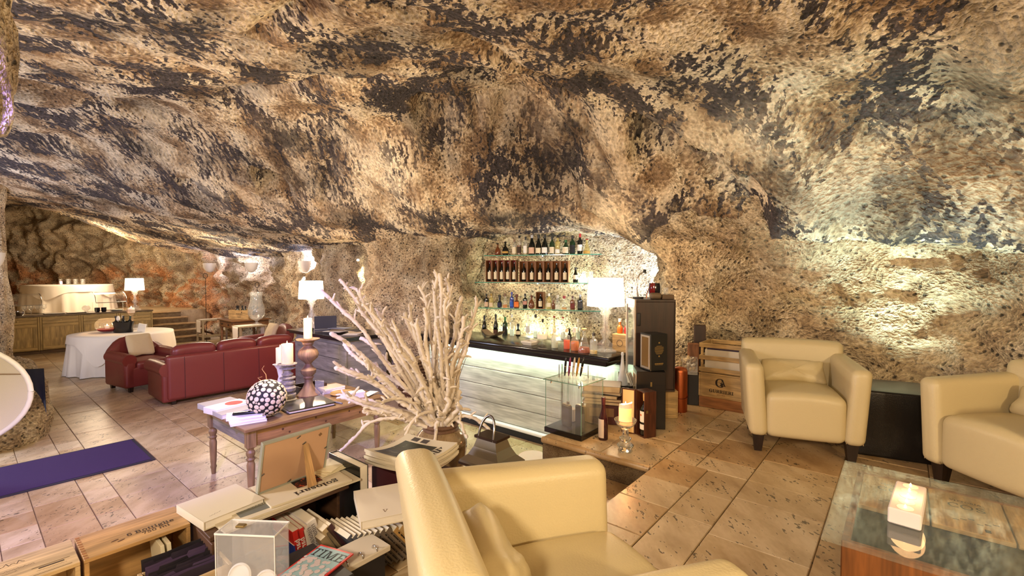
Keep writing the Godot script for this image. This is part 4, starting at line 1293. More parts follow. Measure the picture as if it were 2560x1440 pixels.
func cased_bottle(label: String, at: Vector3, yaw: float, w: float, h: float, inner: Color, rim: Color, grp: String):
	var o := thing("boxed_bottle", label, "boxed bottle", at, yaw, grp)
	var rimm := wood("case_" + rim.to_html(), rim, 3.0, true)
	var s := st()
	bx(s, tf(0, h * 0.5, -0.05), Vector3(w - 0.002, h, 0.008), 0.001)
	part(o, "back_board", s, mat("lining_" + inner.to_html(), inner, 0.6))
	for k in [-1, 1]:
		s = st()
		bx(s, tf(k * (w * 0.5 - 0.005), h * 0.5, 0), Vector3(0.008, h, 0.10), 0.001)
		part(o, "side", s, rimm)
		s = st()
		bx(s, tf(0, h * 0.5 + k * (h * 0.5 - 0.004), 0), Vector3(w - 0.018, 0.008, 0.10), 0.001)
		part(o, "end", s, rimm)
	s = st()
	var r := 0.030
	var pr := []
	for v in V(SHAPES.wine): pr.append(Vector2(v.x * r, v.y * (h - 0.03) + 0.01))
	lathe(s, Transform3D.IDENTITY, pr, 14)
	var b := part(o, "bottle", s, tint_glass("glass_dark", Color8(12, 16, 12), 0.96))
	s = st()
	band(s, r * 1.02, h * 0.13, h * 0.46, 1.1, 8)
	part(b, "paper_label", s, mat("label_cream", Color8(226, 214, 184), 0.7))

# ---------------------------------------------------------------- small builders
# a closed book lying flat: length along x, width along z, the spine towards -x
func book(nm: String, label: String, cat: String, at: Vector3, yaw: float, sz: Vector3, cover: Material, pages: Color, grp := "", soft := false) -> Node3D:
	var o := thing(nm, label, cat, at, yaw, grp)
	var c := 0.0008 if soft else 0.0025
	var e := 0.0 if soft else 0.004
	var s := st()
	bx(s, tf(0, c * 0.5, 0), Vector3(sz.x, c, sz.z), 0.0003)
	bx(s, tf(0, sz.y - c * 0.5, 0), Vector3(sz.x, c, sz.z), 0.0003)
	rbox(s, tf(-sz.x * 0.5 + c, sz.y * 0.5, 0), Vector3(c * 2.0, sz.y, sz.z), c * 0.9, 2, 1)
	part(o, "cover", s, cover)
	s = st()
	bx(s, tf(c * 0.5 - e * 0.5, sz.y * 0.5, 0), Vector3(sz.x - c - e, sz.y - c * 2.0 - 0.0002, sz.z - e * 2.0), 0.0004)
	part(o, "pages", s, tri(mat("pages_" + pages.to_html(), pages, 0.85, {heightmap_enabled = true, heightmap_texture = M["_wood"][0], heightmap_scale = 0.03}), 12.0))
	return o

# an open-topped or closed box of boards
func board_box(o: Node3D, sz: Vector3, th: float, m: Material, open_top := true, open_front := false, nm := "board"):
	var s := st()
	bx(s, tf(0, th * 0.5, 0), Vector3(sz.x, th, sz.z), 0.0015)
	part(o, nm, s, m)
	if not open_top:
		s = st()
		bx(s, tf(0, sz.y - th * 0.5, 0), Vector3(sz.x, th, sz.z), 0.0015)
		part(o, nm, s, m)
	var hh := sz.y - th * (1.0 if open_top else 2.0) - 0.001
	for k in [-1, 1]:
		s = st()
		bx(s, tf(k * (sz.x - th) * 0.5, th + hh * 0.5, 0), Vector3(th, hh, sz.z), 0.0015)
		part(o, nm, s, m)
		if k == 1 and open_front: continue
		s = st()
		bx(s, tf(0, th + hh * 0.5, k * (sz.z - th) * 0.5), Vector3(sz.x - th * 2.0 - 0.001, hh, th), 0.0015)
		part(o, nm, s, m)

func candle_flame(o: Node3D, y: float, lit := 0.03, r := 1.0):
	var s := st()
	tube(s, [Vector3(0, y - 0.004, 0), Vector3(0.001, y + 0.006, 0)], 0.0012, -1, 5)
	part(o, "wick", s, mat("wick", Color8(40, 30, 24), 0.9))
	s = st()
	lathe(s, tf(0, y + 0.004, 0), V([0.0, 0.0, 0.005 * r, 0.006, 0.006 * r, 0.014, 0.003 * r, 0.026, 0.0, 0.036]), 10)
	part(o, "flame", s, glow("flame", Color8(255, 214, 150), 9.0))
	omni("candle_light", o.position + Vector3(0, y + 0.018, 0), Color(1.0, 0.72, 0.42), lit, 0.012)

func wax() -> Material:
	return mat("wax", Color8(240, 232, 216), 0.5, {subsurf_scatter_enabled = true, subsurf_scatter_strength = 0.3})

# ---------------------------------------------------------------- what stands on the platform ledge
func build_platform_things():
	var cg := glass("bottle_clear", Color8(236, 244, 240), 0.08)
	var ink := mat("ink", Color8(40, 28, 20), 0.8)
	var dkw := wood("wenge", Color8(58, 34, 24), 1.6, true, 0.4)
	var s := st()
	# tall cabinet with its glazed side to the bar
	var o := thing("display_cabinet", "tall dark wooden display cabinet with a glazed side facing the bar", "cabinet", Vector3(1.235, U + 0.235, -4.17), -4.0)
	var w := 0.33
	var d := 0.42
	var h := 0.785
	for q in [[Vector3(0, 0.01, 0), Vector3(w, 0.02, d)], [Vector3(0, h - 0.01, 0), Vector3(w, 0.02, d)], [Vector3(w * 0.5 - 0.009, h * 0.5, 0), Vector3(0.018, h - 0.042, d)], [Vector3(0, h * 0.5, d * 0.5 - 0.009), Vector3(w - 0.004, h - 0.042, 0.018)], [Vector3(0, h * 0.5, -d * 0.5 + 0.009), Vector3(w - 0.004, h - 0.042, 0.018)], [Vector3(0.0, h * 0.5, 0), Vector3(w - 0.05, 0.012, d - 0.05)]]:
		s = st()
		bx(s, Transform3D(Basis.IDENTITY, q[0]), q[1], 0.002)
		part(o, "panel", s, dkw)
	s = st()
	for q in [[0.03, 0.06], [h - 0.03, 0.06]]: bx(s, tf(-w * 0.5 - 0.006, q[0], 0), Vector3(0.014, q[1], d), 0.002)
	for q in [-1, 1]: bx(s, tf(-w * 0.5 - 0.006, h * 0.5, q * (d * 0.5 - 0.02)), Vector3(0.014, h - 0.12, 0.04), 0.002)
	var dr := part(o, "door", s, mat("door_frame", Color8(176, 160, 140), 0.35))
	s = st()
	bx(s, tf(-w * 0.5 - 0.005, h * 0.5, 0), Vector3(0.004, h - 0.11, d - 0.07), 0.0005)
	part(dr, "pane", s, glass("pane", Color8(226, 236, 236), 0.08))
	s = st()
	rbox(s, tf(-w * 0.5 + 0.022, h - 0.17, d * 0.5 + 0.006), Vector3(0.03, 0.11, 0.012), 0.005, 2, 1)
	part(o, "lock", s, mat("plinth_black", Color8(16, 15, 15), 0.5))
	o = thing("pine_box", "plain pine wine box under the tall dark cabinet", "box", Vector3(1.25, U, -4.16), -4.0)
	board_box(o, Vector3(0.37, 0.233, 0.34), 0.012, wood("crate_pine", Color8(214, 176, 116), 2.2), false)
	var top := U + 0.235 + h
	o = thing("striped_vase", "glass vase striped red, black and white on the tall cabinet", "vase", Vector3(1.26, top + 0.001, -4.12), 0.0)
	for k in 7:
		s = st()
		var a0 := PI * 2.0 * k / 7.0
		patch(s, 4, 8, func(u, v):
			var a: float = a0 + u * TAU / 7.0
			var r: float = 0.04 + 0.018 * sin(v * PI * 0.8)
			return Vector3(cos(a) * r, v * 0.135, -sin(a) * r * 0.7), 3)
		part(o, "stripe", s, mat("vase_%d" % (k % 4), [Color8(120, 20, 24), Color8(20, 18, 26), Color8(214, 214, 214), Color8(40, 36, 90)][k % 4], 0.12))
	o = thing("wine_cradle", "curved chrome bottle stand arching over the tall cabinet", "bottle stand", Vector3(1.12, top + 0.001, -4.16), 0.0)
	s = st()
	cyl(s, Transform3D.IDENTITY, 0.05, 0.012, 20)
	part(o, "base", s, mat("black_leather_top", Color8(22, 20, 18), 0.4))
	s = st()
	tube(s, [Vector3(0, 0.01, 0), Vector3(-0.012, 0.09, 0), Vector3(-0.008, 0.16, 0), Vector3(0.016, 0.215, 0), Vector3(0.06, 0.24, 0)], 0.009, 0.006, 10)
	part(o, "arm", s, mat("chrome", Color8(210, 210, 210), 0.15, {metallic = 1.0}))
	s = st()
	tube(s, [Vector3(0.055, 0.225, 0), Vector3(0.06, 0.255, 0)], 0.014, 0.012, 10)
	part(o, "grip", s, mat("plinth_black", Color8(16, 15, 15), 0.5))
	o = thing("corkscrew", "black coil corkscrew with a copper frame lying on the tall cabinet", "corkscrew", Vector3(1.175, top + 0.002, -4.07), 20.0)
	s = st()
	var coil := []
	for k in 40: coil.append(Vector3(-0.02 + 0.0022 * k * 0.6, 0.02 + 0.0022 * k, 0) + Vector3(0.8, -0.6, 0) * 0.011 * cos(k * 0.8) + Vector3(0, 0, 0.011) * sin(k * 0.8))
	tube(s, coil, 0.0022, -1, 5)
	part(o, "coil", s, mat("plinth_black", Color8(16, 15, 15), 0.5))
	s = st()
	tube(s, [Vector3(-0.02, 0.005, 0.02), Vector3(-0.01, 0.06, 0.02), Vector3(0.03, 0.12, 0.01), Vector3(0.06, 0.14, 0)], 0.003, -1, 6)
	part(o, "frame", s, mat("copper", Color8(196, 106, 66), 0.3, {metallic = 1.0}))
	s = st()
	rbox(s, tf(0, 0.028, 0), Vector3(0.10, 0.055, 0.08), 0.026, 4, 2)
	one("pebble", "round brown pebble in front of the striped vase on the tall cabinet", "stone", s, mat("pebble", Color8(110, 92, 70), 0.6), Vector3(1.235, top + 0.001, -4.03))
	o = thing("wooden_case", "small flat wooden box at the right of the tall cabinet top", "box", Vector3(1.34, top + 0.001, -4.04), -4.0)
	s = st()
	bx(s, tf(0, 0.019, 0), Vector3(0.10, 0.038, 0.08), 0.002)
	part(o, "body", s, wood("back_wood", Color8(120, 92, 62), 1.2))
	s = st()
	lathe(s, Transform3D.IDENTITY, V([0.0, 0.0, 0.019, 0.0, 0.02, 0.003, 0.02, 0.06, 0.018, 0.06, 0.017, 0.005, 0.0, 0.004]), 16)
	one("shot_glass", "small clear glass on the flat box of the tall cabinet", "glass", s, cg, Vector3(1.33, top + 0.04, -4.04))
	# stacked black boxes with windows
	var bk := mat("box_black", Color8(18, 12, 12), 0.35)
	var gold := mat("gold_print", Color8(150, 124, 70), 0.4)
	o = thing("gift_box", "large black bottle case with a framed side window, under a smaller black case", "box", Vector3(1.125, U, -3.82), -8.0)
	s = st()
	bx(s, tf(0, 0.23, 0), Vector3(0.225, 0.46, 0.25), 0.003)
	part(o, "body", s, bk)
	window_frame(o, -0.1135, 0.23, 0.19, 0.40)
	for y in [0.14, 0.36]:
		s = st()
		bx(s, tf(0.0, y, 0.127), Vector3(0.014, 0.036, 0.004), 0.001)
		part(o, "clasp", s, mat("brass", Color8(180, 160, 110), 0.3, {metallic = 1.0}))
	o = thing("gift_box", "black bottle box with a gold lit window standing askew on the larger black case", "box", Vector3(1.155, U + 0.461, -3.80), 18.0)
	s = st()
	bx(s, tf(0, 0.148, 0), Vector3(0.155, 0.296, 0.15), 0.003)
	part(o, "body", s, mat("box_navy", Color8(18, 20, 22), 0.4))
	window_frame(o, -0.0785, 0.148, 0.125, 0.27)
	s = st()
	for k in 8: bx(s, tf(0, 0.20 - k * 0.009, 0.0755), Vector3([0.05, 0.08, 0.084, 0.08, 0.084, 0.076, 0.066, 0.05][k], 0.003, 0.001), 0.0002)
	bx(s, tf(0, 0.226, 0.0755), Vector3(0.012, 0.012, 0.001), 0.0002)
	bx(s, tf(0, 0.118, 0.0755), Vector3(0.010, 0.012, 0.001), 0.0002)
	part(o, "print", s, gold)
	s = st()
	for k in 9: bx(s, tf(-0.036 + k * 0.009, 0.058, 0.0755), Vector3(0.006, 0.009, 0.001), 0.0002)
	bx(s, tf(0, 0.048, 0.0755), Vector3(0.07, 0.002, 0.001), 0.0002)
	part(o, "print", s, gold)
	# open wooden box with a bottle in it
	o = thing("bottle_case", "open upright wooden box holding a bottle with white labels, beside the candle", "box", Vector3(1.024, U, -3.551), -69.5)
	var mah := wood("mahogany", Color8(84, 44, 26), 2.4, true, 0.4)
	for q in [[Vector3(0, 0.175, -0.05), Vector3(0.112, 0.35, 0.008)], [Vector3(-0.052, 0.175, 0.003), Vector3(0.008, 0.35, 0.097)], [Vector3(0.052, 0.175, 0.003), Vector3(0.008, 0.35, 0.097)], [Vector3(0, 0.004, 0.003), Vector3(0.095, 0.008, 0.097)], [Vector3(0, 0.346, 0.003), Vector3(0.095, 0.008, 0.097)]]:
		s = st()
		bx(s, Transform3D(Basis.IDENTITY, q[0]), q[1], 0.001)
		part(o, "board", s, mah)
	s = st()
	bx(s, tf(0.058, 0.20, 0.03), Vector3(0.004, 0.022, 0.018), 0.001)
	part(o, "clasp", s, mat("brass", Color8(180, 160, 110), 0.3, {metallic = 1.0}))
	s = st()
	bx(s, tf(-0.052, 0.175, 0.055) * tf(0, 0, 0, 38) * tf(-0.055, 0, 0), Vector3(0.108, 0.35, 0.012), 0.001)
	var lid := part(o, "lid", s, mah)
	s = st()
	bx(s, tf(-0.052, 0.175, 0.055) * tf(0, 0, 0, 38) * tf(-0.055, 0, 0.0075), Vector3(0.088, 0.33, 0.004), 0.001)
	part(lid, "lining", s, mat("lining_cream", Color8(222, 196, 142), 0.6))
	bottle("bottle", "dark bottle with two white labels standing in the open wooden box", Vector3(1.018, U + 0.009, -3.549), -69.5, "wine", 0.318, 0.037, tint_glass("glass_dark", Color8(12, 16, 12), 0.96), [Color8(232, 226, 212), 0.32, 0.58], Color8(214, 176, 110))
	var bo := get_child(get_child_count() - 1)
	s = st()
	band(s, 0.0377, 0.045, 0.085, 1.15, 10)
	part(bo, "paper_label", s, mat("label_white", Color8(232, 226, 212), 0.7))
	s = st()
	cyl(s, tf(0, 0.155, 0.0372, 0, 90), 0.009, 0.0012, 12, 0.0003)
	part(bo, "seal", s, mat("seal_orange", Color8(206, 110, 60), 0.6))
	# cognac, candle and its glass stand
	bottle("bottle", "dark red cognac bottle with a pale side label on the stone ledge", Vector3(0.684, U, -3.471), -70.0, "slope", 0.318, 0.036, tint_glass("glass_wine", Color8(52, 14, 24), 0.9), [Color8(206, 190, 176), 0.06, 0.5], Color8(64, 18, 26))
	o = thing("candle_stand", "clear turned glass candle stand on the stone ledge", "candle holder", Vector3(0.792, U, -3.235))
	s = st()
	lathe(s, Transform3D.IDENTITY, V([0.0, 0.004, 0.045, 0.0, 0.05, 0.008, 0.03, 0.016, 0.052, 0.03, 0.058, 0.045, 0.04, 0.062, 0.026, 0.07, 0.04, 0.085, 0.042, 0.096, 0.024, 0.108, 0.021, 0.15, 0.03, 0.165, 0.062, 0.19, 0.078, 0.225, 0.075, 0.227, 0.056, 0.196, 0.0, 0.178]), 28)
	part(o, "stand", s, mat("crystal", Color(0.96, 0.98, 0.97, 0.05), 0.02, {refraction_enabled = true, refraction_scale = 0.05, metallic_specular = 0.5, transparency = BaseMaterial3D.TRANSPARENCY_ALPHA}))
	o = thing("pillar_candle", "thick melted candle burning in the clear glass stand", "candle", Vector3(0.792, U + 0.198, -3.235))
	s = st()
	patch(s, 28, 12, func(u, v):
		var a: float = -u * TAU
		var r := 0.046
		var y: float = v * 0.128
		if v > 0.9:
			y += 0.02 * maxf(0.0, sin(a * 1.0 + 0.5)) + 0.014 * maxf(0.0, sin(a * 2.0 + 2.0))
			r = 0.044
		return Vector3(cos(a) * r, y, sin(a) * r), 3)
	cyl(s, Transform3D.IDENTITY, 0.043, 0.112, 20)
	part(o, "wax", s, mat("wax_lit", Color8(246, 226, 196), 0.5, {emission_enabled = true, emission = Color8(255, 196, 140), emission_energy_multiplier = 0.12, subsurf_scatter_enabled = true, subsurf_scatter_strength = 0.5}))
	candle_flame(o, 0.116, 0.05)
	display_case()
	# old books on a picture box
	o = thing("picture_box", "maroon box with a pictured side under a pile of leather books", "box", Vector3(0.78, U, -3.92), -12.0)
	s = st()
	bx(s, tf(0, 0.08, 0), Vector3(0.30, 0.16, 0.22), 0.004)
	part(o, "body", s, mat("maroon", Color8(70, 26, 30), 0.5))
	s = st()
	bx(s, tf(-0.02, 0.10, 0.111), Vector3(0.20, 0.07, 0.002), 0.0005)
	bx(s, tf(-0.06, 0.105, 0.1125), Vector3(0.05, 0.04, 0.001), 0.0003)
	part(o, "picture", s, mat("picture_brown", Color8(120, 92, 66), 0.6))
	var cols := [Color8(40, 34, 34), Color8(120, 92, 80), Color8(50, 44, 44), Color8(206, 200, 190), Color8(112, 92, 80)]
	var nms := ["thin black album at the bottom of the book pile", "brown leather book, second from the bottom of the pile", "black album in the middle of the book pile", "white paper covered album near the top of the book pile", "large worn leather book lying on top of the pile"]
	var y := 0.161
	for k in 5:
		var t: float = [0.026, 0.024, 0.03, 0.022, 0.05][k]
		book("book", nms[k] + " on the ledge", "book", Vector3(0.765 + [0, 0.01, -0.01, 0.05, 0.0][k], U + y, -3.93 + [0, 0.01, 0, -0.02, 0.01][k]), -18.0 + [0, 4, -3, -14, 2][k], Vector3(0.30, t, 0.23), leather("cover_%d" % k, cols[k], 0.45), Color8(196, 180, 150), "leather books on the ledge")
		y += t + 0.001
	o = thing("gift_box", "plain black carton standing behind the book pile beside the cabinet", "box", Vector3(0.985, U, -4.03), -10.0)
	s = st()
	bx(s, tf(0, 0.14, 0), Vector3(0.12, 0.28, 0.13), 0.003)
	part(o, "body", s, bk)
	s = st()
	lathe(s, Transform3D.IDENTITY, V([0.0, 0.0, 0.048, 0.0, 0.048, 0.006, 0.03, 0.09, 0.014, 0.19, 0.010, 0.25, 0.014, 0.262, 0.010, 0.28, 0.0, 0.284]), 22)
	one("cone_figure", "slender white cone standing on the black carton before the bar", "ornament", s, mat("porcelain_blue", Color8(206, 214, 226), 0.35), Vector3(0.955, U + 0.281, -4.02))
	for k in 2:
		s = st()
		bx(s, tf(0, 0.055, 0), Vector3(0.006, 0.11, 0.075), 0.001)
		var lf := one("leaflet", ["white leaflet leaning outermost against the black carton", "white leaflet leaning behind the outermost one at the cabinet"][k], "leaflet", s, mat("paper", Color8(232, 228, 220), 0.8), Vector3(1.035 + k * 0.014, U + 0.282, -3.99), -30.0, "leaflets by the cabinet")
		lf.rotation_degrees.z = 22.0
	# copper canister, vase of corks, bottle cases by the wall
	o = thing("copper_canister", "tall copper canister with a domed lid beside the cabinet", "canister", Vector3(1.515, U, -4.19))
	s = st()
	lathe(s, Transform3D.IDENTITY, V([0.0, 0.0, 0.062, 0.0, 0.064, 0.004, 0.064, 0.36, 0.062, 0.375, 0.05, 0.392, 0.02, 0.402, 0.0, 0.403]), 28)
	part(o, "body", s, tri(mat("copper_worn", Color8(200, 112, 70), 0.34, {metallic = 1.0, heightmap_enabled = true, heightmap_texture = M["_grain"], heightmap_scale = 0.06}), 4.0))
	s = st()
	tube(s, [Vector3(0.01, 0.40, 0), Vector3(0.012, 0.45, 0)], 0.004, -1, 8)
	part(o, "knob", s, mat("brass", Color8(180, 160, 110), 0.3, {metallic = 1.0}))
	s = st()
	var ring := []
	for k in 13: ring.append(Vector3(cos(PI * k / 12.0) * 0.066, 0.16 - sin(PI * k / 12.0) * 0.035, sin(PI * k / 12.0) * 0.066))
	tube(s, ring, 0.003, -1, 6)
	part(o, "handle", s, mat("copper_dark", Color8(120, 56, 40), 0.4, {metallic = 1.0}))
	o = thing("gift_box", "black case carrying a glass cube of corks near the crate", "box", Vector3(1.715, U, -4.44), -20.0)
	s = st()
	bx(s, tf(0, 0.145, 0), Vector3(0.13, 0.29, 0.13), 0.003)
	part(o, "body", s, bk)
	o = thing("cork_vase", "square glass vase full of corks on the black case", "vase", Vector3(1.69, U + 0.291, -4.43), -20.0)
	for q in [[-1, 0], [1, 0], [0, -1], [0, 1]]:
		s = st()
		bx(s, tf(q[0] * 0.069, 0.075, q[1] * 0.069), Vector3(0.006 if q[0] else 0.144, 0.15, 0.006 if q[1] else 0.132), 0.001)
		part(o, "wall", s, cg)
	s = st()
	bx(s, tf(0, 0.004, 0), Vector3(0.13, 0.008, 0.13), 0.001)
	part(o, "bottom", s, cg)
	var r := RandomNumberGenerator.new()
	r.seed = 4
	for k in 26:
		s = st()
		cyl(s, tf(r.randf_range(-0.042, 0.042), r.randf_range(0.02, 0.13), r.randf_range(-0.042, 0.042), r.randf_range(0, 360), r.randf_range(-70, 70)), 0.0115, 0.042, 8, 0.001)
		part(o, "cork", s, mat(["cork_pale", "cork_brown", "cork_white"][k % 3], [Color8(206, 180, 140), Color8(120, 90, 64), Color8(222, 214, 200)][k % 3], 0.9))
	o = thing("bottle_case", "upright brown wooden bottle case behind the glass cube of corks", "box", Vector3(1.79, U, -4.60), -20.0)
	s = st()
	bx(s, tf(0, 0.275, 0), Vector3(0.105, 0.55, 0.10), 0.003)
	part(o, "body", s, wood("case_brown", Color8(150, 96, 56), 2.4, true))
	o = thing("bottle_case", "tallest dark bottle case against the rock behind the crate", "box", Vector3(1.90, U, -4.72), -20.0)
	s = st()
	bx(s, tf(0, 0.36, 0), Vector3(0.11, 0.72, 0.10), 0.003)
	part(o, "body", s, wood("wenge", Color8(58, 34, 24), 1.6, true))
	# the crates beside the armchair
	var pine := wood("crate_pine", Color8(214, 176, 116), 2.2)
	o = thing("wine_crate", "flat brown wine crate lowest of the stack beside the armchair", "crate", Vector3(2.03, U, -4.33), -40.0)
	s = st()
	bx(s, tf(0, 0.05, 0), Vector3(0.45, 0.10, 0.33), 0.003)
	part(o, "body", s, wood("crate_brown", Color8(176, 116, 64), 2.0))
	o = thing("wine_crate", "pine wine crate with a branded monogram, middle of the stack beside the armchair", "crate", Vector3(2.03, U + 0.101, -4.33), -40.0)
	board_box(o, Vector3(0.46, 0.22, 0.33), 0.014, pine, false)
	words(o, "GURRIERI", 0.042, tf(-0.03, 0.062, 0.1655), ink, "lettering", true, true)
	words(o, "G", 0.11, tf(-0.045, 0.14, 0.1655), ink, "monogram", true, true)
	words(o, "A", 0.07, tf(-0.018, 0.14, 0.1656), ink, "monogram", true, true)
	words(o, "VITTORIA", 0.015, tf(-0.03, 0.03, 0.1655), ink, "lettering", true)
	o = thing("wine_crate", "slatted pine crate of books and leaflets on top of the stack beside the armchair", "crate", Vector3(2.03, U + 0.322, -4.33), -40.0)
	for yy in [0.02, 0.13, 0.245]:
		for k in [-1, 1]:
			s = st()
			bx(s, tf(0, yy + 0.01, k * 0.158), Vector3(0.46, 0.04, 0.012), 0.002)
			part(o, "slat", s, pine)
			s = st()
			bx(s, tf(k * 0.224, yy + 0.01, 0), Vector3(0.012, 0.04, 0.303), 0.002)
			part(o, "slat", s, pine)
	for q in [[-1, -1], [-1, 1], [1, -1], [1, 1]]:
		s = st()
		bx(s, tf(q[0] * 0.208, 0.135, q[1] * 0.142), Vector3(0.02, 0.27, 0.02), 0.002)
		part(o, "post", s, pine)
	s = st()
	bx(s, tf(0, 0.006, 0), Vector3(0.43, 0.01, 0.29), 0.002)
	part(o, "bottom", s, pine)
	for k in 7:
		var c: Color = [Color8(226, 216, 196), Color8(60, 40, 66), Color8(216, 208, 190), Color8(206, 196, 176), Color8(120, 46, 46), Color8(230, 224, 210), Color8(70, 60, 60)][k]
		var bk2 := book("book", "%s book standing %s from the front in the slatted crate" % [["cream", "dark purple", "pale", "beige", "red", "white", "grey"][k], ["first", "second", "third", "fourth", "fifth", "sixth", "last"][k]], "book", Vector3(2.03, U + 0.336, -4.33) + Basis(Vector3.UP, deg_to_rad(-40.0)) * Vector3(-0.02 + 0.01 * (k % 3), 0.1, 0.12 - k * 0.036), -40.0, Vector3(0.19 + 0.02 * (k % 2), 0.022, 0.34), mat("crate_cover_%d" % k, c, 0.6), Color8(226, 220, 204), "books in the slatted crate", true)
		bk2.rotation_degrees = Vector3(-90.0, -40.0, 0)
		bk2.transform.basis = Basis(Vector3.UP, deg_to_rad(-40.0)) * Basis(Vector3.RIGHT, deg_to_rad(-90.0)) * Basis(Vector3.UP, deg_to_rad(90.0))

func window_frame(o: Node3D, x: float, y: float, d: float, h: float):
	var m := mat("frame_silver", Color8(190, 184, 172), 0.3, {metallic = 0.7})
	var s := st()
	for k in [-1, 1]:
		bx(s, tf(x, y + k * (h * 0.5 - 0.008), 0), Vector3(0.006, 0.016, d), 0.001)
		bx(s, tf(x, y, k * (d * 0.5 - 0.008)), Vector3(0.006, h - 0.033, 0.016), 0.001)
	var f := part(o, "window_frame", s, m)
	s = st()
	bx(s, tf(x + 0.001, y, 0), Vector3(0.003, h - 0.034, d - 0.034), 0.0005)
	part(f, "pane", s, mat("window_gold", Color8(120, 96, 56), 0.15))

func display_case():
	var C := Vector3(0.49, U, -3.653)
	var o := thing("display_case", "glass display box on a black base with pens standing on top", "display case", C, -41.0)
	var s := st()
	bx(s, tf(0, 0.02, 0), Vector3(0.344, 0.04, 0.326), 0.002)
	part(o, "base", s, mat("acrylic_black", Color8(14, 12, 14), 0.2))
	var pg := glass("display_glass", Color8(226, 244, 236), 0.05)
	var eg := mat("glass_edge", Color8(120, 160, 146), 0.15)
	var h := 0.37
	for k in [-1, 1]:
		s = st()
		bx(s, tf(0, 0.041 + h * 0.5, k * 0.155), Vector3(0.325, h, 0.005), 0.0005)
		part(o, "pane", s, pg)
		s = st()
		bx(s, tf(k * 0.163, 0.041 + h * 0.5, 0), Vector3(0.005, h, 0.304), 0.0005)
		part(o, "pane", s, pg)
		for z in [-1, 1]:
			s = st()
			bx(s, tf(k * 0.164, 0.041 + h * 0.5, z * 0.155), Vector3(0.004, h, 0.004), 0.0005)
			part(o, "pane_edge", s, eg, "green glass edge")
			s = st()
			lathe(s, tf(k * 0.13, 0.041 + h - 0.03, z * 0.13), V([0.0, 0.0, 0.008, 0.003, 0.006, 0.022, 0.008, 0.03, 0.0, 0.032]), 10)
			part(o, "stud", s, mat("chrome", Color8(210, 210, 210), 0.15, {metallic = 1.0}))
	s = st()
	bx(s, tf(0, 0.041 + h + 0.004, 0), Vector3(0.36, 0.006, 0.34), 0.001)
	part(o, "top_pane", s, pg)
	for k in 4:
		s = st()
		bx(s, tf(0, 0.041 + h + 0.004, 0) * tf(0, 0, 0, k * 90) * tf(0, 0, 0.171 if k % 2 == 0 else 0.181), Vector3(0.36 if k % 2 == 0 else 0.34, 0.006, 0.002), 0.0003)
		part(o, "pane_edge", s, eg, "green glass edge")
	var B := Basis(Vector3.UP, deg_to_rad(-41.0))
	var topy := 0.041 + h + 0.008
	for k in 2:
		var f := thing("hip_flask", ["leather covered steel hip flask at the left inside the display box", "dark steel hip flask at the right inside the display box"][k], "hip flask", C + B * Vector3(-0.05 + k * 0.10, 0.041, 0.03 - k * 0.05), [-60.0, -52.0][k], "hip flasks in the display box")
		s = st()
		rbox(s, tf(0, 0.083, 0), Vector3(0.10, 0.165, 0.035), 0.008, 3, 2)
		part(f, "body", s, mat("flask_%d" % k, [Color8(92, 88, 76), Color8(60, 50, 56)][k], 0.25, {metallic = 0.8}))
		s = st()
		bx(s, tf(0, 0.169, 0), Vector3(0.085, 0.006, 0.028), 0.002)
		part(f, "shoulder", s, mat("flask_rim", Color8(206, 190, 160), 0.3, {metallic = 0.7}))
		s = st()
		cyl(s, tf(0.015, 0.173, 0), 0.012, 0.022, 14)
		part(f, "cap", s, mat("chrome", Color8(210, 210, 210), 0.15, {metallic = 1.0}))
	s = st()
	bx(s, tf(0, 0.05, 0), Vector3(0.07, 0.10, 0.06), 0.002)
	one("carton", "small white carton behind the flasks in the display box", "box", s, mat("paper", Color8(232, 228, 220), 0.8), C + B * Vector3(-0.09, 0.041, -0.10), -41.0)
	var p := thing("pen_stand", "clear acrylic pen stand with rods on the glass display box", "pen stand", C + B * Vector3(-0.01, topy, 0.0), -8.0)
	s = st()
	bx(s, tf(0, 0.006, 0), Vector3(0.24, 0.010, 0.08), 0.002)
	part(p, "foot", s, glass("acrylic", Color8(244, 246, 250), 0.10))
	for x in [-0.11, 0.115]:
		s = st()
		cyl(s, tf(x, 0.011, 0.03), 0.003, 0.10, 8)
		part(p, "rod", s, mat("steel", Color8(120, 116, 110), 0.3, {metallic = 1.0}))
	for y in [0.04]:
		s = st()
		bx(s, tf(0, y, 0.0), Vector3(0.2, 0.004, 0.03), 0.001)
		part(p, "rail", s, glass("acrylic", Color8(244, 246, 250), 0.10))
	var pc := [Color8(24, 26, 44), Color8(126, 40, 90), Color8(196, 190, 184), Color8(176, 134, 60), Color8(20, 18, 20)]
	var pn := ["dark blue", "magenta", "silver", "gold", "black"]
	for k in 5:
		var q := thing("pen", "%s pen standing in the acrylic stand on the display box" % pn[k], "pen", C + Vector3(-0.075 + k * 0.03, topy + 0.014, 0.005 * k - 0.01), 0.0, "pens in the acrylic stand")
		q.rotation_degrees.z = -4.0 - k * 1.5
		s = st()
		lathe(s, Transform3D.IDENTITY, V([0.0, 0.0, 0.004, 0.006, 0.008, 0.03, 0.0095, 0.07, 0.0095, 0.075]), 12)
		part(q, "barrel", s, mat("pen_%d" % k, pc[k], 0.15))
		s = st()
		lathe(s, Transform3D.IDENTITY, V([0.0101, 0.075, 0.0101, 0.082]), 12)
		part(q, "ring", s, mat("chrome", Color8(210, 210, 210), 0.15, {metallic = 1.0}))
		s = st()
		lathe(s, Transform3D.IDENTITY, V([0.0098, 0.082, 0.0095, 0.11, 0.007, 0.14, 0.003, 0.152, 0.0, 0.153]), 12)
		part(q, "cap", s, mat("pen_%d" % k, pc[k], 0.15))

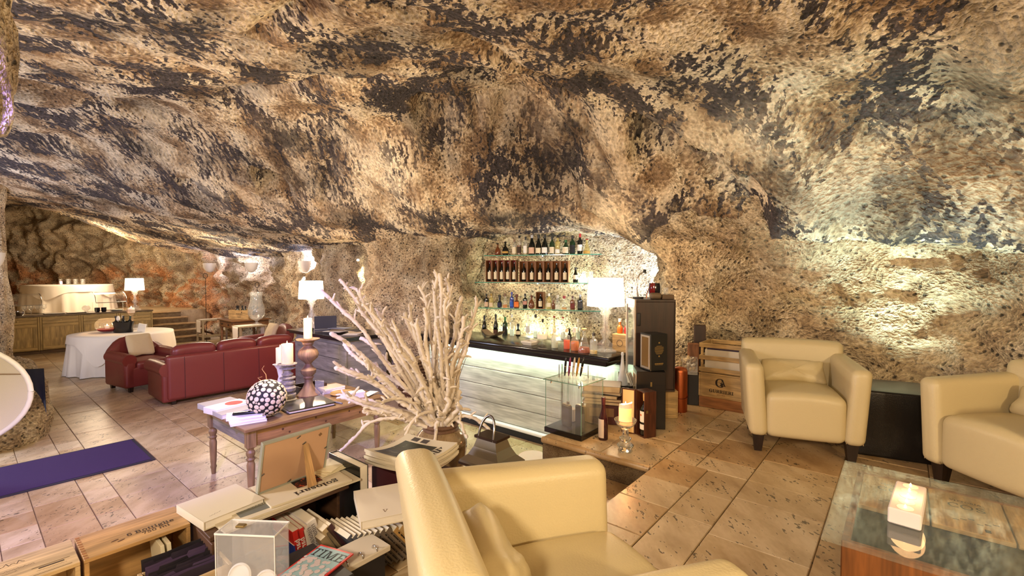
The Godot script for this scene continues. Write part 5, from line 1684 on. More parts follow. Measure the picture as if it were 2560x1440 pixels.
# ---------------------------------------------------------------- the rustic console table and what lies on it
func turned_leg(h: float, r := 0.036) -> SurfaceTool:
	var s := st()
	bx(s, tf(0, h - 0.075, 0), Vector3(r * 2.0, 0.15, r * 2.0), 0.004)
	lathe(s, Transform3D.IDENTITY, [Vector2(0, 0), Vector2(r * 0.5, 0), Vector2(r * 0.62, 0.05), Vector2(r * 0.8, 0.07), Vector2(r * 0.62, 0.09), Vector2(r * 0.72, 0.12), Vector2(r * 0.92, h - 0.30), Vector2(r * 0.7, h - 0.27), Vector2(r * 1.0, h - 0.25), Vector2(r * 0.7, h - 0.235), Vector2(r * 0.95, h - 0.21), Vector2(r * 1.0, h - 0.19), Vector2(r * 0.65, h - 0.17), Vector2(r * 0.95, h - 0.15)], 16)
	return s

func build_console():
	var C := Vector3(-2.165, 0, -4.70)
	var yaw := 51.0
	var L := 1.40
	var W := 1.0
	var H := 0.64
	var B := Basis(Vector3.UP, deg_to_rad(yaw))
	var o := thing("console_table", "rustic pine console table with turned legs in front of the purple sofa", "table", C, yaw)
	var pine := wood("old_pine", Color8(176, 134, 80), 1.3, false, 0.5, 0.12)
	var pinev := wood("old_pine_upright", Color8(160, 128, 84), 1.3, true, 0.5, 0.12)
	var s := st()
	for k in 4:
		s = st()
		bx(s, tf(0, H - 0.014, (k - 1.5) * W * 0.25), Vector3(L, 0.028, W * 0.25 - 0.002), 0.004)
		part(o, "top_plank", s, wood("old_pine_top", Color8(150, 118, 80), 1.3, false, 0.32, 0.12))
	for k in [-1, 1]:
		s = st()
		bx(s, tf(0, H - 0.105, k * (W * 0.5 - 0.07)), Vector3(L - 0.16, 0.14, 0.02), 0.002)
		var ap := part(o, "apron", s, pine)
		if k == 1:
			for q in [[-0.36, -0.09], [-0.30, -0.13], [-0.05, -0.06], [0.05, -0.12], [0.30, -0.08], [0.42, -0.12]]:
				s = st()
				cyl(s, tf(q[0], H + q[1], W * 0.5 - 0.0605, 0, 90), 0.008 + 0.003 * absf(sin(q[0] * 40.0)), 0.0012, 10, 0.0003)
				part(ap, "knot", s, mat("knot", Color8(84, 52, 28), 0.6))
		s = st()
		bx(s, tf(k * (L * 0.5 - 0.07), H - 0.105, 0, 90), Vector3(W - 0.16, 0.14, 0.02), 0.002)
		part(o, "apron", s, wood("grey_pine", Color8(150, 142, 130), 1.3, false, 0.6, 0.12))  # end aprons coloured greyer for the blue light from the left
		for z in [-1, 1]:
			var l := part(o, "leg", turned_leg(H - 0.029), pinev)
			l.position = Vector3(k * (L * 0.5 - 0.07), 0, z * (W * 0.5 - 0.07))
	var y := H + 0.001
	# the ball of seed discs
	o = thing("seed_ball", "black ball covered in round pale seed discs on the console table", "ornament", Vector3(-2.236, y, -4.233))
	var R := 0.165
	s = st()
	var pr := []
	for k in 17: pr.append(Vector2(R * sin(PI * k / 16.0), R - R * cos(PI * k / 16.0)))
	lathe(s, Transform3D.IDENTITY, pr, 30)
	part(o, "ball", s, mat("ball_black", Color8(24, 20, 18), 0.7))
	s = st()
	var r := RandomNumberGenerator.new()
	r.seed = 12
	var dots := []
	for size in [0.022, 0.017, 0.012, 0.008]:
		for t in 900:
			var n := Vector3(r.randfn(), r.randfn(), r.randfn()).normalized()
			var ok := true
			for q in dots:
				if n.angle_to(q[0]) * R < size + q[1] + 0.0025:
					ok = false
					break
			if ok: dots.append([n, size * r.randf_range(0.9, 1.05)])
	for q in dots:
		var bs := Basis(Quaternion(Vector3.UP, q[0]))
		lathe(s, Transform3D(bs, Vector3(0, R, 0) + q[0] * (R - 0.002)), [Vector2(q[1], 0), Vector2(q[1], 0.003), Vector2(q[1] * 0.85, 0.0045), Vector2(0, 0.005)], 10)
	part(o, "seed_discs", s, mat("seed", Color8(216, 200, 168), 0.6)).set_meta("kind", "stuff")
	s = st()
	tube(s, [Vector3(0.0, 2 * R - 0.004, 0), Vector3(-0.005, 2 * R + 0.05, 0), Vector3(-0.04, 2 * R + 0.10, 0), Vector3(-0.02, 2 * R + 0.13, 0)], 0.0035, 0.002, 6)
	tube(s, [Vector3(-0.05, 2 * R - 0.006, 0), Vector3(-0.08, 2 * R + 0.02, 0), Vector3(-0.04, 2 * R + 0.03, 0)], 0.003, 0.002, 6)
	part(o, "raffia_tie", s, mat("raffia", Color8(196, 150, 90), 0.8))
	# candlesticks and candles
	var grey := wood("grey_turned", Color8(170, 160, 150), 2.0, true, 0.7, 0.15)
	s = st()
	lathe(s, Transform3D.IDENTITY, V([0.0, 0.0, 0.085, 0.0, 0.085, 0.02, 0.07, 0.03, 0.078, 0.055, 0.078, 0.075, 0.05, 0.09, 0.075, 0.11, 0.08, 0.14, 0.055, 0.165, 0.07, 0.18, 0.072, 0.20, 0.04, 0.225, 0.075, 0.235, 0.075, 0.245, 0.035, 0.255, 0.055, 0.27, 0.055, 0.28, 0.033, 0.295, 0.036, 0.32, 0.075, 0.335, 0.075, 0.343, 0.04, 0.352, 0.055, 0.365, 0.09, 0.375, 0.092, 0.385, 0.06, 0.385, 0.0, 0.38]), 24)
	one("candlestick", "shorter grey turned wooden candlestick with many rings on the console table", "candlestick", s, grey, Vector3(-2.281, y, -4.724))
	s = st()
	lathe(s, Transform3D.IDENTITY, V([0.0, 0.0, 0.11, 0.0, 0.115, 0.02, 0.09, 0.05, 0.06, 0.09, 0.042, 0.14, 0.04, 0.18, 0.055, 0.20, 0.045, 0.215, 0.075, 0.25, 0.078, 0.28, 0.05, 0.31, 0.03, 0.345, 0.05, 0.37, 0.095, 0.41, 0.105, 0.45, 0.09, 0.49, 0.05, 0.525, 0.04, 0.54, 0.055, 0.555, 0.055, 0.57, 0.07, 0.585, 0.115, 0.60, 0.118, 0.61, 0.08, 0.61, 0.0, 0.605]), 24)
	one("candlestick", "taller turned wooden candlestick with a melon shaped knop on the console table", "candlestick", s, wood("brown_turned", Color8(150, 116, 88), 2.0, true, 0.6, 0.15), Vector3(-2.156, y, -4.925))
	s = st()
	lathe(s, Transform3D.IDENTITY, V([0.0, 0.0, 0.06, 0.0, 0.06, 0.02, 0.025, 0.06, 0.04, 0.14, 0.02, 0.22, 0.035, 0.30, 0.06, 0.34, 0.075, 0.35, 0.0, 0.35]), 20)
	one("candlestick", "slim white candlestick half hidden behind the shorter turned one", "candlestick", s, mat("shell_white", Color8(206, 200, 196), 0.6), Vector3(-2.43, y, -4.88))
	for q in [[Vector3(-2.281, y + 0.386, -4.724), 0.057, 0.20, "thick lit candle on the shorter grey candlestick"], [Vector3(-2.156, y + 0.611, -4.925), 0.043, 0.215, "tall lit candle on the taller turned candlestick"], [Vector3(-2.43, y + 0.351, -4.88), 0.042, 0.17, "lit candle standing behind the shorter candlestick"]]:
		var c := thing("pillar_candle", q[3], "candle", q[0])
		s = st()
		lathe(s, Transform3D.IDENTITY, [Vector2(0, 0), Vector2(q[1] - 0.002, 0), Vector2(q[1], 0.003), Vector2(q[1], q[2] - 0.004), Vector2(q[1] - 0.006, q[2]), Vector2(q[1] * 0.6, q[2] - 0.012), Vector2(0, q[2] - 0.014)], 24)
		part(c, "wax", s, mat("wax_glow", Color8(240, 222, 184), 0.5, {emission_enabled = true, emission = Color8(255, 190, 110), emission_energy_multiplier = 0.06, subsurf_scatter_enabled = true, subsurf_scatter_strength = 0.5}))
		candle_flame(c, q[2] - 0.008, 0.035)
	# books on the left end
	var wh := mat("book_white", Color8(226, 224, 222), 0.55)
	var gry := mat("book_grey", Color8(176, 172, 168), 0.6)
	var pg := Color8(236, 232, 222)
	book("book", "grey book farthest back at the left end of the console table", "book", Vector3(-2.86, y, -4.53), 56.0, Vector3(0.30, 0.05, 0.20), gry, pg, "books on the console table")
	o = book("book", "white book with a red disc on its cover on the console table", "book", Vector3(-2.70, y, -4.42), 62.0, Vector3(0.34, 0.055, 0.22), wh, pg, "books on the console table")
	s = st()
	cyl(s, tf(0.05, 0.0552, 0, 0, 0), 0.075, 0.0008, 28, 0.0002)
	part(o, "red_disc", s, mat("red_print", Color8(190, 46, 44), 0.5))
	book("book", "plain grey book lying aslant beside the seed ball", "book", Vector3(-2.56, y, -4.32), 52.0, Vector3(0.34, 0.04, 0.21), gry, pg, "books on the console table")
	book("book", "white booklet at the bottom of the near pile on the console table", "book", Vector3(-2.33, y, -4.085), 36.0, Vector3(0.28, 0.018, 0.20), wh, pg, "white booklets at the table corner")
	book("book", "white booklet in the middle of the near pile on the console table", "book", Vector3(-2.34, y + 0.019, -4.095), 33.0, Vector3(0.28, 0.018, 0.20), wh, pg, "white booklets at the table corner")
	book("book", "white booklet on top of the near pile under a black pen case", "book", Vector3(-2.37, y + 0.038, -4.11), 30.0, Vector3(0.28, 0.02, 0.20), wh, pg, "white booklets at the table corner")
	s = st()
	rbox(s, tf(0, 0.011, 0), Vector3(0.25, 0.022, 0.05), 0.008, 3, 2)
	one("pen_case", "flat black pen case on the pile of white booklets", "pen case", s, mat("acrylic_black", Color8(14, 12, 14), 0.2), Vector3(-2.33, y + 0.059, -4.105), 20.0)
	# glossy black album
	o = thing("album", "glossy black album mirroring the rock, in the middle of the console table", "album", Vector3(-2.02, y, -4.55), 44.0)
	s = st()
	bx(s, tf(0, 0.012, 0), Vector3(0.42, 0.024, 0.34), 0.002)
	part(o, "pages", s, mat("pages_cream", Color8(214, 206, 186), 0.7))
	for k in 2:
		s = st()
		bx(s, tf(0, [0.003, 0.029][k], 0), Vector3(0.44, [0.006, 0.010][k], 0.36), 0.002)
		part(o, "cover", s, mat("gloss_black", Color8(10, 10, 11), 0.04, {clearcoat_enabled = true, clearcoat = 1.0}))
	# tray, magazines, plate, cards
	o = thing("tray", "dark wooden open tray behind the tall candlestick on the console table", "tray", Vector3(-2.22, y, -5.09), yaw)
	board_box(o, Vector3(0.30, 0.09, 0.20), 0.01, wood("wenge", Color8(58, 34, 24), 1.6, true))
	for k in 3:
		book("magazine", "%s magazine of the small pile at the back of the console table" % ["bottom", "middle", "top"][k], "magazine", Vector3(-2.00, y + k * 0.019, -5.12), 40.0 + k * 5, Vector3(0.24, 0.018, 0.19), mat("mag_%d" % k, [Color8(70, 62, 60), Color8(160, 150, 140), Color8(196, 184, 160)][k], 0.4), pg, "magazines at the back of the console", true)
	s = st()
	lathe(s, Transform3D.IDENTITY, V([0.0, 0.0, 0.10, 0.0, 0.12, 0.018, 0.116, 0.024, 0.09, 0.014, 0.0, 0.012]), 30)
	one("wooden_plate", "shallow round wooden plate on the console table", "plate", s, wood("plate_wood", Color8(206, 166, 104), 1.6), Vector3(-1.83, y, -4.99))
	for k in 5:
		s = st()
		bx(s, tf(0, 0.006, 0), Vector3(0.15, 0.0115, 0.11), 0.001)
		one("card_stack", "%s of five banded stacks of white cards near the branches" % ["lowest", "second", "middle", "fourth", "topmost"][k], "cards", s, wh, Vector3(-1.64 + k * 0.002, y + k * 0.012, -4.88), 28.0 + k * 1.5, "white card stacks on the console")
	for k in 3:
		s = st()
		bx(s, tf(0, 0.002, 0), Vector3(0.21, 0.003, 0.10), 0.001)
		one("leaflet", "%s leaflet fanned at the right end of the console table" % ["grey", "brown", "white"][k], "leaflet", s, mat("leaf_%d" % k, [Color8(120, 112, 106), Color8(150, 130, 100), Color8(226, 224, 222)][k], 0.6), Vector3(-1.53, y + k * 0.005, -4.98), 50.0 + k * 14, "leaflets on the console table")
	s = st()
	bx(s, tf(0, 0.085, 0), Vector3(0.09, 0.17, 0.006), 0.001)
	one("sign_holder", "small upright acrylic sign holder between candlestick and plate", "sign holder", s, glass("acrylic", Color8(244, 246, 250), 0.10), Vector3(-2.03, y, -4.90), 10.0)
	for k in 2:
		s = st()
		tube(s, [Vector3(-0.06, 0.008, 0), Vector3(0.0, 0.009, 0), Vector3(0.06, 0.008, 0)], 0.008, -1, 10)
		one("marker_pen", ["grey marker lying near the glossy album", "grey marker lying nearest the front edge of the console table"][k], "pen", s, mat("marker", Color8(120, 120, 130), 0.4), Vector3(-1.83 + k * 0.09, y, -4.66 + k * 0.02), -30.0, "grey markers on the console")

# ---------------------------------------------------------------- burgundy seats, desk and the things by the far wall
func club_chair(label: String, at: Vector3, yaw: float) -> Node3D:
	var o := thing("club_armchair", label, "armchair", at, yaw)
	var lm := leather("burgundy", Color8(116, 48, 42), 0.36)
	var s := st()
	rbox(s, tf(0, 0.24, 0.06), Vector3(0.80, 0.32, 0.68), 0.03, 3, 2)
	part(o, "base", s, lm)
	s = st()
	# arched back
	rbox(s, tf(0, 0.50, -0.32), Vector3(0.84, 0.70, 0.17), 0.07, 4, 8, func(p):
		var k: float = (p.y + 0.35) / 0.7
		if k > 0.4: p.y -= 0.30 * pow(absf(p.x) / 0.42, 2.6) * (k - 0.4) / 0.6
		p.z -= 0.07 * k * k
		p.z += 0.10 * pow(absf(p.x) / 0.42, 2.0)
		return p)
	part(o, "backrest", s, lm)
	for sx in [-1, 1]:
		s = st()
		rbox(s, tf(sx * 0.345, 0.30, 0.05), Vector3(0.17, 0.46, 0.70), 0.05, 3, 3)
		part(o, "arm", s, lm)
		s = st()
		tube(s, [Vector3(sx * 0.355, 0.545, -0.26), Vector3(sx * 0.357, 0.54, 0.0), Vector3(sx * 0.36, 0.525, 0.36), Vector3(sx * 0.36, 0.52, 0.405)], 0.095, 0.10, 18)
		part(o, "arm_roll", s, lm)
	s = st()
	rbox(s, tf(0, 0.41, 0.10), Vector3(0.52, 0.15, 0.62), 0.055, 4, 4, func(p):
		if p.y > 0: p.y += 0.03 * cos(p.x * 5.0) * cos(p.z * 4.0)
		return p)
	part(o, "seat_cushion", s, lm)
	for q in [[-1, -1], [-1, 1], [1, -1], [1, 1]]:
		s = st()
		taper(s, tf(q[0] * 0.33, 0, q[1] * 0.30 + 0.04), Vector2(0.05, 0.05), Vector2(0.065, 0.065), 0.09)
		part(o, "leg", s, wood("dark_leg", Color8(40, 24, 16), 3.0, true, 0.35))
	return o

func build_sofa_group():
	var lm := leather("burgundy", Color8(116, 48, 42), 0.36)
	var s := st()
	var o := thing("leather_sofa", "burgundy leather sofa with its back to the console table", "sofa", Vector3(-4.66, 0, -7.75), -130.0)
	var L := 2.1
	rbox(s, tf(0, 0.24, 0.0), Vector3(L - 0.02, 0.36, 0.74), 0.03, 3, 2)
	part(o, "base", s, lm)
	s = st()
	rbox(s, tf(0, 0.405, -0.335), Vector3(L - 0.10, 0.66, 0.15), 0.05, 4, 6)
	var back := part(o, "backrest", s, lm)
	for k in 4:
		s = st()
		tube(s, [Vector3(-0.78 + k * 0.52, 0.09, -0.4115), Vector3(-0.78 + k * 0.52, 0.70, -0.4115)], 0.0035, -1, 5)
		part(back, "seam", s, leather("burgundy_seam", Color8(60, 24, 26)))
	for sx in [-1, 1]:
		s = st()
		rbox(s, tf(sx * (L * 0.5 - 0.09), 0.28, 0.02), Vector3(0.19, 0.46, 0.80), 0.04, 3, 3)
		part(o, "arm", s, lm)
		s = st()
		tube(s, [Vector3(sx * (L * 0.5 - 0.06), 0.53, -0.39), Vector3(sx * (L * 0.5 - 0.06), 0.53, 0.0), Vector3(sx * (L * 0.5 - 0.055), 0.51, 0.42)], 0.098, 0.102, 18)
		part(o, "arm_roll", s, lm)
	for k in 3:
		s = st()
		rbox(s, tf(-0.60 + k * 0.60, 0.64, -0.18), Vector3(0.595, 0.40, 0.20), 0.085, 4, 6, func(p):
			p.y += 0.03 * cos(p.x * 5.0)
			p.z += 0.02 * cos(p.x * 5.0) - 0.25 * p.y * 0.3
			return p)
		part(o, "back_cushion", s, lm)
		s = st()
		rbox(s, tf(-0.60 + k * 0.60, 0.44, 0.10), Vector3(0.595, 0.14, 0.60), 0.05, 3, 3)
		part(o, "seat_cushion", s, lm)
	for q in [[-1, -1], [-1, 1], [1, -1], [1, 1]]:
		s = st()
		bx(s, tf(q[0] * 0.9, 0.03, q[1] * 0.3), Vector3(0.06, 0.06, 0.06), 0.004)
		part(o, "foot", s, wood("dark_leg", Color8(40, 24, 16), 3.0, true, 0.35))
	club_chair("burgundy club armchair in front of the round white table", Vector3(-6.36, 0, -8.02), 62.0)
	club_chair("burgundy club armchair behind the sofa near the far rock wall", Vector3(-5.12, 0, -9.75), -38.0)
	var lin := cloth("linen_cushion", Color8(206, 186, 146))
	var c := one("throw_cushion", "beige square cushion on the club armchair by the round table", "cushion", pillow(Vector3(0.42, 0.11, 0.42), 0.008, 2.0), lin, Vector3(-6.46, 0.70, -8.09), 62.0)
	c.rotation_degrees.x = 68.0
	c = one("throw_cushion", "beige square cushion on the club armchair behind the sofa", "cushion", pillow(Vector3(0.42, 0.11, 0.42), 0.008, 5.0), lin, Vector3(-5.08, 0.70, -9.83), -38.0)
	c.rotation_degrees.x = 68.0
	# glass coffee table and its candle cups
	o = thing("coffee_table", "low glass coffee table behind the burgundy sofa", "coffee table", Vector3(-6.0, 0, -9.35), YA)
	s = st()
	bx(s, tf(0, 0.36, 0), Vector3(1.0, 0.012, 0.7), 0.002)
	part(o, "glass_top", s, glass("table_glass", Color8(200, 220, 205), 0.05))
	for q in [[-1, -1], [-1, 1], [1, -1], [1, 1]]:
		s = st()
		bx(s, tf(q[0] * 0.45, 0.177, q[1] * 0.30), Vector3(0.04, 0.354, 0.04), 0.003)
		part(o, "leg", s, mat("steel", Color8(120, 116, 110), 0.3, {metallic = 1.0}))
	var cg := glass("bottle_clear", Color8(236, 244, 240), 0.08)
	for k in 2:
		o = thing("candle_cup", ["glass candle cup glowing on the low table behind the sofa", "second glass candle cup farther back on the low glass table"][k], "candle", Vector3(-6.02 - k * 0.3, 0.367, -9.28 - k * 0.2))
		s = st()
		lathe(s, Transform3D.IDENTITY, V([0.0, 0.0, 0.04, 0.0, 0.05, 0.01, 0.052, 0.07, 0.049, 0.07, 0.046, 0.012, 0.0, 0.008]), 20)
		part(o, "glass_cup", s, cg)
		s = st()
		cyl(s, tf(0, 0.013, 0), 0.03, 0.02, 16)
		part(o, "wax", s, wax())
		candle_flame(o, 0.034, 0.03)
	# round table under white cloths
	var T := Vector3(-7.86, 0, -9.42)
	var white := cloth("tablecloth", Color8(238, 230, 214), 0.03)
	o = thing("round_table", "round table under white cloths, carrying the black wine bucket", "table", T)
	s = st()
	cyl(s, tf(0, 0.71, 0), 0.80, 0.03, 40)
	part(o, "tabletop", s, wood("back_wood", Color8(120, 92, 62), 1.2))
	s = st()
	cyl(s, Transform3D.IDENTITY, 0.06, 0.71, 16)
	part(o, "pedestal", s, wood("back_wood", Color8(120, 92, 62), 1.2))
	one("tablecloth", "long white cloth falling to the floor from the round table", "tablecloth", round_cloth(0.815, 0.745, 0.735, 0.07, 0.0, 3), white, T)
	one("tablecloth", "smaller white overlay cloth with hanging corners on the round table", "tablecloth", round_cloth(0.825, 0.750, 0.14, 0.012, 0.40, 8), white, T)
	var ty := 0.752
	# glass bowl with a candle and red petals
	o = thing("glass_bowl", "round glass bowl with a burning candle over red petals on the white table", "bowl", Vector3(-8.12, ty, -9.36))
	s = st()
	lathe(s, Transform3D.IDENTITY, V([0.0, 0.0, 0.07, 0.0, 0.13, 0.03, 0.19, 0.09, 0.20, 0.15, 0.185, 0.21, 0.13, 0.265, 0.10, 0.275, 0.105, 0.28]), 30)
	part(o, "glass", s, cg)
	s = st()
	lathe(s, tf(0, 0.006, 0), V([0.0, 0.0, 0.08, 0.0, 0.14, 0.03, 0.17, 0.06, 0.12, 0.075, 0.0, 0.07]), 24)
	part(o, "petals", s, tri(mat("petals", Color8(150, 30, 24), 0.8, {heightmap_enabled = true, heightmap_texture = M["_grain"], heightmap_scale = 1.0}), 5.0)).set_meta("kind", "stuff")
	s = st()
	cyl(s, tf(0, 0.07, 0), 0.035, 0.06, 16)
	part(o, "candle", s, wax())
	candle_flame(o, 0.128, 0.12, 1.6)
	o = thing("wine_bucket", "black wine bucket holding bottles on the white table", "bucket", Vector3(-7.80, ty, -9.36))
	s = st()
	lathe(s, Transform3D.IDENTITY, V([0.0, 0.0, 0.15, 0.0, 0.155, 0.01, 0.145, 0.10, 0.175, 0.21, 0.17, 0.212, 0.14, 0.11, 0.145, 0.02, 0.0, 0.015]), 30, Vector2(1.1, 0.9))
	part(o, "body", s, mat("acrylic_black", Color8(14, 12, 14), 0.2))
	var gd := tint_glass("glass_dark", Color8(12, 16, 12), 0.96)
	for k in 4:
		var b := bottle("bottle", "%s dark bottle standing in the black wine bucket" % ["leftmost", "second", "third", "rightmost"][k], Vector3(-7.88 + k * 0.05, ty + 0.03, -9.33 - (k % 2) * 0.07), 0.0, "wine", 0.30, 0.036, gd, null, [Color8(24, 22, 22), Color8(206, 204, 200), Color8(24, 22, 22), Color8(40, 60, 46)][k], null, 0.4, "bottles in the wine bucket")
		b.rotation_degrees.z = -6.0 * (k - 1.5)
	s = st()
	lathe(s, tf(0, 0, 0), V([0.0, 0.0, 0.028, 0.02, 0.034, 0.06, 0.02, 0.10, 0.0, 0.11]), 14)
	one("napkin", "crumpled white napkin stuck between the bottles in the wine bucket", "napkin", s, white, Vector3(-7.82, ty + 0.23, -9.27))
	o = thing("candle_column", "tall glass candle column with two lit globes behind the wine bucket", "candle holder", Vector3(-7.95, ty, -9.75))
	s = st()
	lathe(s, Transform3D.IDENTITY, V([0.0, 0.0, 0.09, 0.0, 0.09, 0.012, 0.03, 0.03, 0.04, 0.16, 0.03, 0.30, 0.07, 0.36, 0.10, 0.42, 0.095, 0.425, 0.05, 0.37, 0.0, 0.355]), 24)
	part(o, "glass", s, glass("smoke_glass", Color8(170, 150, 130), 0.25))
	s = st()
	cyl(s, tf(0, 0.36, 0), 0.06, 0.10, 18)
	part(o, "candle", s, wax())
	candle_flame(o, 0.46, 0.05, 1.5)
	o = thing("napkin_holder", "clear holder of folded napkins at the right on the white table", "napkin holder", Vector3(-7.48, ty, -9.40), 10.0)
	for k in [-1, 1]:
		s = st()
		bx(s, tf(0, 0.08, k * 0.05), Vector3(0.20, 0.16, 0.004), 0.001)
		part(o, "side", s, cg)
	for k in 5:
		s = st()
		bx(s, tf(0.01 * k, 0.085, -0.036 + k * 0.018) * tf(0, 0, 0, 0, 0, -12.0), Vector3(0.14, 0.16, 0.012), 0.003)
		part(o, "napkin", s, white)
	# writing desk with two drawers
	var pine := wood("desk_wood", Color8(150, 104, 62), 1.4, false, 0.4)
	o = thing("writing_desk", "old wooden writing desk with two drawers at the far rock wall", "desk", Vector3(-7.0, 0, -12.2), YB)
	s = st()
	bx(s, tf(0, 0.735, 0), Vector3(1.0, 0.03, 0.95), 0.005)
	part(o, "top", s, pine)
	s = st()
	bx(s, tf(0, 0.63, 0.0), Vector3(0.90, 0.17, 0.86), 0.003)
	part(o, "frame", s, pine)
	for k in [-1, 1]:
		s = st()
		bx(s, tf(k * 0.21, 0.63, -0.435), Vector3(0.39, 0.13, 0.014), 0.003)
		var dr := part(o, "drawer", s, pine)
		s = st()
		lathe(s, tf(k * 0.21, 0.63, -0.443, 0, -90), V([0.0, 0.0, 0.012, 0.0, 0.02, 0.014, 0.012, 0.024, 0.0, 0.026]), 14)
		part(dr, "knob", s, wood("dark_leg", Color8(40, 24, 16), 3.0, true, 0.35))
		for z in [-1, 1]:
			var l := part(o, "leg", turned_leg(0.719, 0.035), pine)
			l.position = Vector3(k * 0.41, 0, z * 0.39)
	var dp := o.position
	var DB := Basis(Vector3.UP, deg_to_rad(YB))
	o = thing("wine_crate", "pine wine crate of bottles standing on the old writing desk", "crate", dp + Vector3(0.05, 0.751, 0.12), -8.0)
	board_box(o, Vector3(0.56, 0.24, 0.36), 0.014, wood("crate_pine", Color8(214, 176, 116), 2.2))
	s = st()
	for k in 9: bx(s, tf(-0.06 + k * 0.02, 0.14 + 0.004 * sin(k * 2.0), 0.1805), Vector3(0.013, 0.012 + 0.016 * absf(sin(k * 1.7)), 0.001), 0.0003)
	for k in 3: bx(s, tf(0.02, 0.10 - k * 0.026, 0.1805), Vector3(0.13 - 0.02 * k, 0.006, 0.001), 0.0003)
	cyl(s, tf(0.09, 0.185, 0.18, 0, 90), 0.016, 0.001, 14, 0.0003)
	part(o, "print", s, mat("ink", Color8(40, 28, 20), 0.8))
	for k in 6:
		var b := bottle("bottle", "%s bottle from the left in the crate on the writing desk" % ORD[k], dp + Vector3(-0.15 + k * 0.08, 0.78, 0.06 + (k % 2) * 0.10), 0.0, "wine", 0.31, 0.037, gd, null, Color8(24, 22, 22), null, 0.4, "bottles in the crate on the desk")
		b.rotation_degrees.z = [0.0, -3.0, 4.0, -8.0, -24.0, -40.0][k]
		if k > 3: b.position += Vector3(0.0, 0.03, 0)
	# two stands with white runners
	for k in 2:
		var at: Vector3 = [Vector3(-8.20, 0, -12.75), Vector3(-6.33, 0, -11.25)][k]
		o = thing("side_stand", ["bleached wooden stand at the foot of the stone steps", "bleached wooden stand beside the writing desk, behind the armchair"][k], "side table", at, YB)
		var pw := wood("bleached", Color8(190, 170, 130), 1.6, true, 0.6)
		s = st()
		bx(s, tf(0, 0.665, 0), Vector3(0.50, 0.03, 0.62), 0.004)
		part(o, "top", s, pw)
		s = st()
		bx(s, tf(0, 0.22, 0), Vector3(0.44, 0.02, 0.56), 0.004)
		part(o, "shelf", s, pw)
		for q in [[-1, -1], [-1, 1], [1, -1], [1, 1]]:
			s = st()
			bx(s, tf(q[0] * 0.22, 0.325, q[1] * 0.28), Vector3(0.045, 0.65, 0.045), 0.004)
			part(o, "leg", s, pw)
		s = st()
		patch(s, 3, 24, func(u, v):
			var x: float = (u - 0.5) * 0.34
			var l: float = v * 1.30
			if l < 0.34: return Vector3(x, 0.682 - (0.34 - l), -0.318 - 0.006 * sin(x * 30.0) * (0.34 - l) / 0.34)
			if l < 0.96: return Vector3(x, 0.684, -0.318 + (l - 0.34))
			return Vector3(x, 0.682 - (l - 0.96), 0.318), 3)
		one("table_runner", ["white runner over the stand at the foot of the steps", "white runner over the stand beside the writing desk"][k], "runner", s, white, at, YB)
	o = thing("hurricane_vase", "large clear glass hurricane vase on the stand beside the writing desk", "vase", Vector3(-6.25, 0.688, -11.42))
	s = st()
	lathe(s, Transform3D.IDENTITY, V([0.0, 0.0, 0.11, 0.0, 0.115, 0.012, 0.03, 0.04, 0.03, 0.08, 0.14, 0.14, 0.19, 0.24, 0.19, 0.40, 0.15, 0.52, 0.13, 0.66, 0.15, 0.78, 0.147, 0.78, 0.125, 0.66, 0.145, 0.52, 0.185, 0.40, 0.185, 0.24, 0.13, 0.145, 0.0, 0.10]), 30)
	part(o, "glass", s, cg)
	for k in 2:
		var at: Vector3 = [Vector3(-8.55, 0, -13.05), Vector3(-6.95, 0, -12.75)][k]
		o = thing("candle_stake", ["thin iron candle stake at the rock wall by the steps", "thin iron candle stake behind the crate on the desk"][k], "candle holder", at)
		var h: float = [1.80, 1.55][k]
		s = st()
		tube(s, [Vector3(0, 0.0, 0), Vector3(0, h, 0)], 0.008, 0.006, 6)
		part(o, "rod", s, mat("iron", Color8(60, 50, 40), 0.5, {metallic = 0.8}))
		s = st()
		var ring := []
		for q in 17: ring.append(Vector3(cos(TAU * q / 16.0) * 0.06, h + 0.06 + sin(TAU * q / 16.0) * 0.07, 0))
		tube(s, ring, 0.007, -1, 6, false)
		part(o, "loop", s, mat("iron", Color8(60, 50, 40), 0.5, {metallic = 0.8}))
		s = st()
		cyl(s, Transform3D.IDENTITY, 0.09, 0.012, 20)
		part(o, "foot", s, mat("iron", Color8(60, 50, 40), 0.5, {metallic = 0.8}))
	reception()

func round_cloth(r: float, h: float, drop: float, fold_: float, corner: float, sd: int) -> SurfaceTool:
	var s := st()
	patch(s, 96, 16, func(u, v):
		var a: float = -u * TAU
		if v < 0.25: return Vector3(cos(a), 0, sin(a)) * r * (v / 0.25) + Vector3(0, h, 0)
		var k: float = (v - 0.25) / 0.75
		var len_: float = drop
		if corner > 0.0: len_ += corner * pow(absf(cos(a * 2.0 + 0.5)), 5.0)
		var w: float = sin(a * 11.0 + sd) * 0.6 + sin(a * 17.0 + sd * 2.0) * 0.4 + 0.4 * sin(a * 29.0)
		var q: float = r + 0.004 + (0.05 + fold_ * w) * k * minf(1.0, len_ / 0.4)
		return Vector3(cos(a) * q, h - 0.004 - len_ * k * 0.995, sin(a) * q), 3)
	return s

